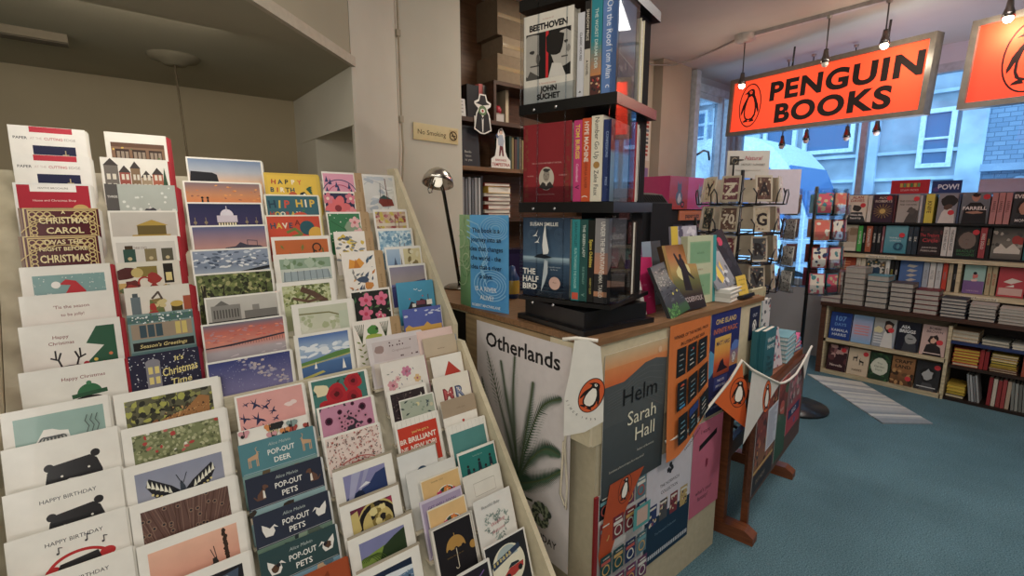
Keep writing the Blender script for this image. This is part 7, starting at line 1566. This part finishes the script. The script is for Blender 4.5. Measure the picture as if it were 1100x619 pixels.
def c_hares(c): c.R(0, 0, 1, 1, '#d3bfa4'); [deer_shape(c, x, y, .16, '#33302c', k) for x, y, k in ((.36, .62, 1), (.66, .5, -1))]; c.T('HARES', .5, .2, .08, '#4a3c30', .6); sticker(c, .84, .84)
def c_leafy(c): c.R(0, 0, 1, 1, '#26402c'); [c.leaf(random.random(), random.random(), .2, random.uniform(0, 360), random.choice(['#3f6a3c', '#4f7a44', '#2f5236'])) for _ in range(24)]; c.B(.5, .5, .26, '#d3d6c4', ry=.32, n=14, j=.06); c.T('The', .5, .62, .07, '#4a5a44', .3); c.T('Garden', .5, .5, .08, '#4a5a44', .5); c.T('Diary', .5, .38, .07, '#4a5a44', .4)
def c_land(c): c.G([(0, '#5a3c24'), (.4, '#8a5c34'), (1, '#a87444')]); c.T('CRAFT', .5, .84, .12, '#2f2018', .84, .03); c.T('LAND', .5, .66, .12, '#2f2018', .7, .03); c.scat(20, ['#3f2c1c', '#b98a54', '#6a4a2c'], .07, (0, 0, 1, .5)); sticker(c, .78, .26)
def c_bw(c): c.R(0, 0, 1, 1, '#2a2a2e'); c.B(.5, .56, .22, '#1a1a1c', ry=.26); c.B(.5, .54, .14, '#a8a8a8', ry=.18, n=12); c.P([(.2, 0), (.34, .26), (.7, .26), (.86, 0)], '#4a4a4e'); c.R(.1, .1, .9, .13, '#c9c9c9'); sticker(c, .86, .84)
for lab, a, b, f, q in (('blue cover reading 107 Days on the upper display row', 1.428, 1.262, c_107, '#1f3f8a'), ('pale blue and pink lettered cover on the upper display row', 1.255, 1.106, c_sky, '#8ab4dc'), ('grey cover of a woman in white on the upper display row', 1.10, .944, c_wom, '#9aa4b4'), ('black cover with white title and an old face on the upper display row', .938, .784, c_asa, '#16192a'), ('pink cover of a woman in black on the upper display row', .776, .618, c_bob, '#c9a8a0')): fc(lab, a, b, .331, .245, f, q, .028, -.20, GL, 9)
for lab, a, b, f, q in (('dark plum cover on the lower display row', 1.421, 1.266, c_drk, '#3a2228'), ('buff cover with leaping dark animals on the lower display row', 1.259, 1.104, c_hares, '#d3bfa4'), ('green leafy cover with a pale centre shape on the lower display row', 1.097, .950, c_leafy, '#26402c'), ('brown cover reading Craft Land on the lower display row', .943, .788, c_land, '#8a5c34'), ('black and white portrait cover on the lower display row', .78, .626, c_bw, '#2a2a2e')): fc(lab, a, b, .036, .235, f, q, .028, -.20, GL, 9)
# stock in the dark end of the low bookcase
def stock(y, z, n, t, cols, w, desc, d=.2, x=5.02, rz=0):
    for k in range(n):
        nm = ('lowest', 'second', 'third', 'fourth', 'fifth', 'sixth', 'seventh')[k] if k < n-1 else 'topmost'
        book('book', nm + ' book of ' + desc, d, w, t-.001, None, None, cols[k % len(cols)], T(x + d/2 + random.uniform(0, .012), y, z + t*k + t/2 + .0005) @ RZ(180 + rz + random.uniform(-2, 2)) @ RX(90) @ T(0, 0, -w/2), GL, pages=random.choice(['#d0b43c', '#cfc0a0']) if 'yellow' in desc else '#cfc4b0')
def upright(y, z, n, w, h, cols, desc, lean=0, x=5.02):
    for k in range(n):
        nm = ('first', 'second', 'third', 'fourth', 'fifth', 'sixth')[k] if n > 1 else 'single'
        yy = y - (w+.004)*k
        book('book', nm + ' upright ' + desc, .17, h - .006*(k % 3), w, None, None, cols[k % len(cols)], T(x + .09, yy, z) @ RZ(-90) @ RY(lean) @ RZ(90), GL)
stock(.515, .483, 3, .028, ['#c9a884', '#d3bfa0', '#c0a080'], .155, 'the tan pile on the upper shelf of the dark end')
stock(.345, .483, 2, .022, ['#b4ac9c', '#8a8c84'], .15, 'the low grey pile beside the tan one')
stock(.185, .483, 2, .020, ['#d0cdc8', '#c9c4bc'], .15, 'the low white pile by the picture edge')
stock(.50, .291, 6, .0225, ['#b8442a', '#c0502e'], .15, 'the orange red pile with yellow page edges', rz=3)
upright(.405, .291, 2, .022, .15, ['#9a2c2c', '#8a2428'], 'dark red book beside the orange red pile')
stock(.285, .291, 3, .014, ['#6a4030', '#7a4a38'], .15, 'the flat brown stack under the yellow one'); stock(.285, .334, 5, .019, ['#c9a82c', '#2a2c4a', '#d0b030', '#8a3a2c', '#b8982c'], .14, 'the yellow and navy stack')
upright(.18, .291, 4, .02, .15, ['#a04a34', '#8a3a2c', '#6a3a30'], 'rusty book past the yellow and navy stack')
stock(.525, .023, 4, .026, ['#2f2c24', '#c9a42a', '#d0ac2e', '#b8962a'], .11, 'the yellow stack in the bottom corner')
upright(.435, .023, 4, .012, .215, ['#8a8c8e', '#a8aaac', '#77797c', '#98999a'], 'grey magazine leaning in the bottom row', lean=-9)
upright(.335, .023, 5, .021, .22, ['#8a2c30', '#c4b8a8', '#8f3434', '#a04040', '#b09a84'], 'red or buff book in the bottom row')
upright(.205, .023, 6, .016, .215, ['#7a7c78', '#8c8e88', '#6a6c68'], 'grey green book at the end of the bottom row', lean=-4)
# signs standing on top of the shelves
def topsign(label, y0, y1, z, h, art, col):
    w = y0-y1; cv = Canvas(w, h, 2e-4); art(cv); m = MB().box(0, w, 0, .004, 0, h, col).canvas(cv, frame((0,0,0), (1,0,0), (0,0,1))).box(.02, w-.02, .004, .06, 0, .004, col)
    tag(m.build('sign', None, T(5.30, y0, z) @ RZ(-90)), label, 'sign')
MB().box(5.24, 5.40, -1.6, 1.48, 1.618, 1.632, '#6a7a90', 'woody').box(5.24, 5.36, 1.462, 1.48, 1.388, 1.618, '#2a2627', 'wood').box(5.24, 5.36, -1.6, -1.58, 1.388, 1.618, '#2a2627', 'wood').build('top_board', uc)
def s_red(c): c.P([(0, .9), (.02, .1), (.12, 0), (.88, 0), (.98, .12), (1, 1), (.5, .92)], '#c01f2c'); [c.R(.24+.09*k, .48, .31+.09*k, .76, random.choice(['#3f8a4c', '#c9b43c', '#5aa060'])) for k in range(6)]; c.T('STAFF PICKS', .5, .26, .14, '#e3c0b8', .5, .01)
def s_pow(c): c.R(0, 0, 1, 1, '#23407a'); c.T('POW!', .56, .5, .42, '#dce6f2', .7, .03); c.B(.14, .3, .2, '#5a4a8a')
topsign('red notched sign with green letters on top of the shelves', 1.16, .90, 1.6325, .115, s_red, '#c01f2c')
topsign('navy sign with white letters on top of the shelves', .885, .70, 1.6325, .10, s_pow, '#23407a')
topsign('blank pale lilac sign on top of the shelves by the picture edge', .60, .20, 1.6325, .10, lambda c: c.R(0, 0, 1, 1, '#bfc0dc'), '#bfc0dc')

# ------------------------------------------------------------------ books on the drop leaf table
GT = 'books on the drop leaf table'
def tb_(lx, ly, z=.7362): return TM @ T(lx, ly, z)
def herz(c): c.G([(0, '#1f5a64'), (1, '#2f7480')]); c.T('Werner', .56, .80, .10, '#e3ebe6', .78, .012); c.T('Herzog', .56, .67, .10, '#e3ebe6', .78, .012); c.T('The', .42, .44, .09, '#12303a', .3, .012); c.T('Future', .52, .32, .09, '#12303a', .6, .012); c.T('of Truth', .54, .20, .09, '#12303a', .66, .012)
book('book', 'teal cover with white and dark lettering standing at the near end of the table', .15, .235, .024, herz, None, '#24626c', tb_(.190, .047) @ RZ(-2), GT)
book('book', 'second teal copy standing just behind the teal cover', .15, .235, .024, None, None, '#24626c', tb_(.162, .0725) @ RZ(-2), GT)
book('book', 'cream cover standing behind the teal pair', .15, .255, .02, lambda c: (c.R(0, 0, 1, 1, '#cfc9a8'), c.B(.5, .4, .2, '#9aa08a')), None, '#cfc9a8', tb_(.345, .175) @ RZ(-8), GT)
rs = empty('display_riser', tb_(.50, .19), 'plain dark riser block in the middle of the table', 'riser')
MB().box(-.12, .24, -.04, .10, 0, .13, '#3a2c28', 'woodx').build('block', rs)
RZT = .7362 + .1305
for k in range(4): book('book', ('first', 'second', 'third', 'fourth')[k] + ' of four grey teal spines standing on the riser', .11, .17, .022, None, lambda c: (c.R(0, 0, 1, 1, '#7f9a9a'), c.R(.1, .3, .7, .5, '#9cb2b0')), '#7f9a9a', tb_(.405+.025*k, .212, RZT) @ RZ(90), GT)
book('book', 'white cover with red flecks standing on the riser', .11, .175, .02, lambda c: (c.R(0, 0, 1, 1, '#cfcbc8'), c.scat(16, ['#b04a54', '#8a8a90', '#5a5c64'], .05)), None, '#cfcbc8', tb_(.555, .168, RZT) @ RZ(-10), GT)
book('book', 'olive cream cover with a red bloom standing on the riser', .17, .215, .02, lambda c: (c.R(0, 0, 1, 1, '#b9b08a'), c.flower(.34, .62, .22, '#b04434', '#7a2a20', 7), c.L([(.34, .5), (.5, .1)], .02, '#4a5a3a'), c.L([(.9, .9), (.6, .2)], .014, '#5a6a4a')), None, '#b9b08a', tb_(.63, .225, RZT) @ RZ(-8), GT)
for k in range(6): book('book', ('lowest', 'second', 'third', 'fourth', 'fifth', 'topmost')[k] + ' of the pale teal pile at the middle of the table', .19, .10, .021, None, None, '#6a9aa4' if k % 2 else '#7fa8b0', tb_(.585, .080, .7470+.0222*k) @ RZ(180+random.uniform(-3, 3)) @ RX(90) @ T(0, 0, -.05), GT, pages='#d0d4d4')
book('book', 'pale flowery paperback leaning before the teal pile', .12, .19, .012, lambda c: (c.R(0, 0, 1, 1, '#c9c0c4'), c.scat(18, ['#b0566a', '#6a7a90', '#8a5a6a'], .05), c.T('NEW', .3, .8, .08, '#b02a44', .3, .01)), None, '#c9c0c4', tb_(.405, .052) @ RZ(-8) @ RX(-10), GT)
for k in range(4): book('book', ('lowest', 'second', 'third', 'topmost')[k] + ' of the pink and blue pile at the far end of the table', .15, .11, .020, None, None, ('#3f6a94', '#c04a7a', '#5a8ab4', '#d05a88')[k], tb_(.785, .095, .7468+.0212*k) @ RZ(180+4*k-6) @ RX(90) @ T(0, 0, -.055), GT)
for k, (dx, q) in enumerate(((.0, '#d8426a'), (.05, '#e0708c'))):
    book('notebook', ('first', 'second')[k] + ' bright pink notebook leaning beside the riser end', .09, .17, .016, lambda c, q=q: (c.R(0, 0, 1, 1, q), c.scat(12, ['#f0b0c0', '#b02a50'], .07)), None, q, tb_(.79+dx, .20+.04*k, .7372) @ RZ(-16) @ RX(-14), GT, cat='notebook')
# ------------------------------------------------------------------ rug
rg = MB()
import itertools
Pq = [(4.80, 1.50), (4.07, .77), (4.33, .54), (4.93, 1.12)]
A0, A1, B1, B0 = [Vector((p[0], p[1], 0)) for p in Pq]
n = 26
for k in range(n):
    a, b = k/n, (k+1)/n
    q = random.choice(['#c9c9c4', '#b4b6b8', '#d6d4cc', '#a3a9ae', '#8f979e', '#cfcdc4', '#dcdad2'])
    p = [A0.lerp(A1, a), A0.lerp(A1, b), B0.lerp(B1, b), B0.lerp(B1, a)]
    vs = [(v.x, v.y, .0005) for v in p] + [(v.x, v.y, .010) for v in p]
    rg.add(vs, [(0,1,2,3), (4,7,6,5), (0,4,5,1), (1,5,6,2), (2,6,7,3), (3,7,4,0)], q, 'matte')
tag(rg.build('rug'), 'pale striped runner rug on the teal carpet before the low bookcase', 'rug')

# ------------------------------------------------------------------ camera
cam = bpy.data.cameras.new('camera'); co = bpy.data.objects.new('camera', cam); C.objects.link(co)
cam.sensor_width = 36; cam.lens = 36*517/1100; cam.clip_start = .02; cam.clip_end = 200
th = math.radians(40); pt = math.atan((309.5-225)/517)
Fd = Vector((math.sin(th)*math.cos(pt), math.cos(th)*math.cos(pt), -math.sin(pt)))
co.location = (0, 0, 1.5); co.rotation_euler = Fd.to_track_quat('-Z', 'Y').to_euler()
scn.camera = co
# ------------------------------------------------------------------ light
w = bpy.data.worlds.new('sky'); scn.world = w; w.use_nodes = True
bgn = w.node_tree.nodes['Background']; bgn.inputs[0].default_value = (.46, .74, 1, 1); bgn.inputs[1].default_value = 3.5
def area(name, loc, size, e, col, rot=(0, 0, 0), sy=None):
    l = bpy.data.lights.new(name, 'AREA'); l.energy = e; l.color = col; l.size = size
    if sy: l.shape = 'RECTANGLE'; l.size_y = sy
    o = bpy.data.objects.new(name, l); C.objects.link(o); o.location = loc; o.rotation_euler = rot; return o
def aim(loc, to): return (Vector(to) - Vector(loc)).to_track_quat('-Z', 'Y').to_euler()
WARM = (1, .91, .78)
area('ceiling_lamp', (.45, .35, 2.8), .6, 9, WARM)
area('ceiling_lamp', (1.7, -.5, 2.8), .35, 22, (1, .93, .84))
area('ceiling_lamp', (3.2, .3, 2.8), .7, 21, (1, .94, .88))
area('ceiling_lamp', (2.3, 1.9, 2.8), .4, 12, WARM)
area('alcove_fill', (.1, 1.75, 2.02), .5, 3.5, WARM, (math.radians(25), 0, 0))  # added fill light to lift the dim alcove, no fitting there
L0 = (-1.2, -1.4, 1.95); area('room_fill', L0, 1.6, 25, (1, .95, .87), aim(L0, (.7, 1.9, 1.2)))  # added soft fill from behind the camera, flattens the light on the racks
L0 = (-1.6, .3, 1.9); area('room_fill', L0, 1.2, 16, (1, .96, .88), aim(L0, (1.1, 1.2, .8)))  # added fill from the left for the counter end and tower covers
area('window_fill', (4.75, .9, 1.75), .5, 7, (.9, .93, 1), (math.radians(180), math.radians(-12), 0))  # added uplight that brightens the ceiling and wall band by the window
scn.view_settings.view_transform = 'Standard'
scn.view_settings.exposure = -.1
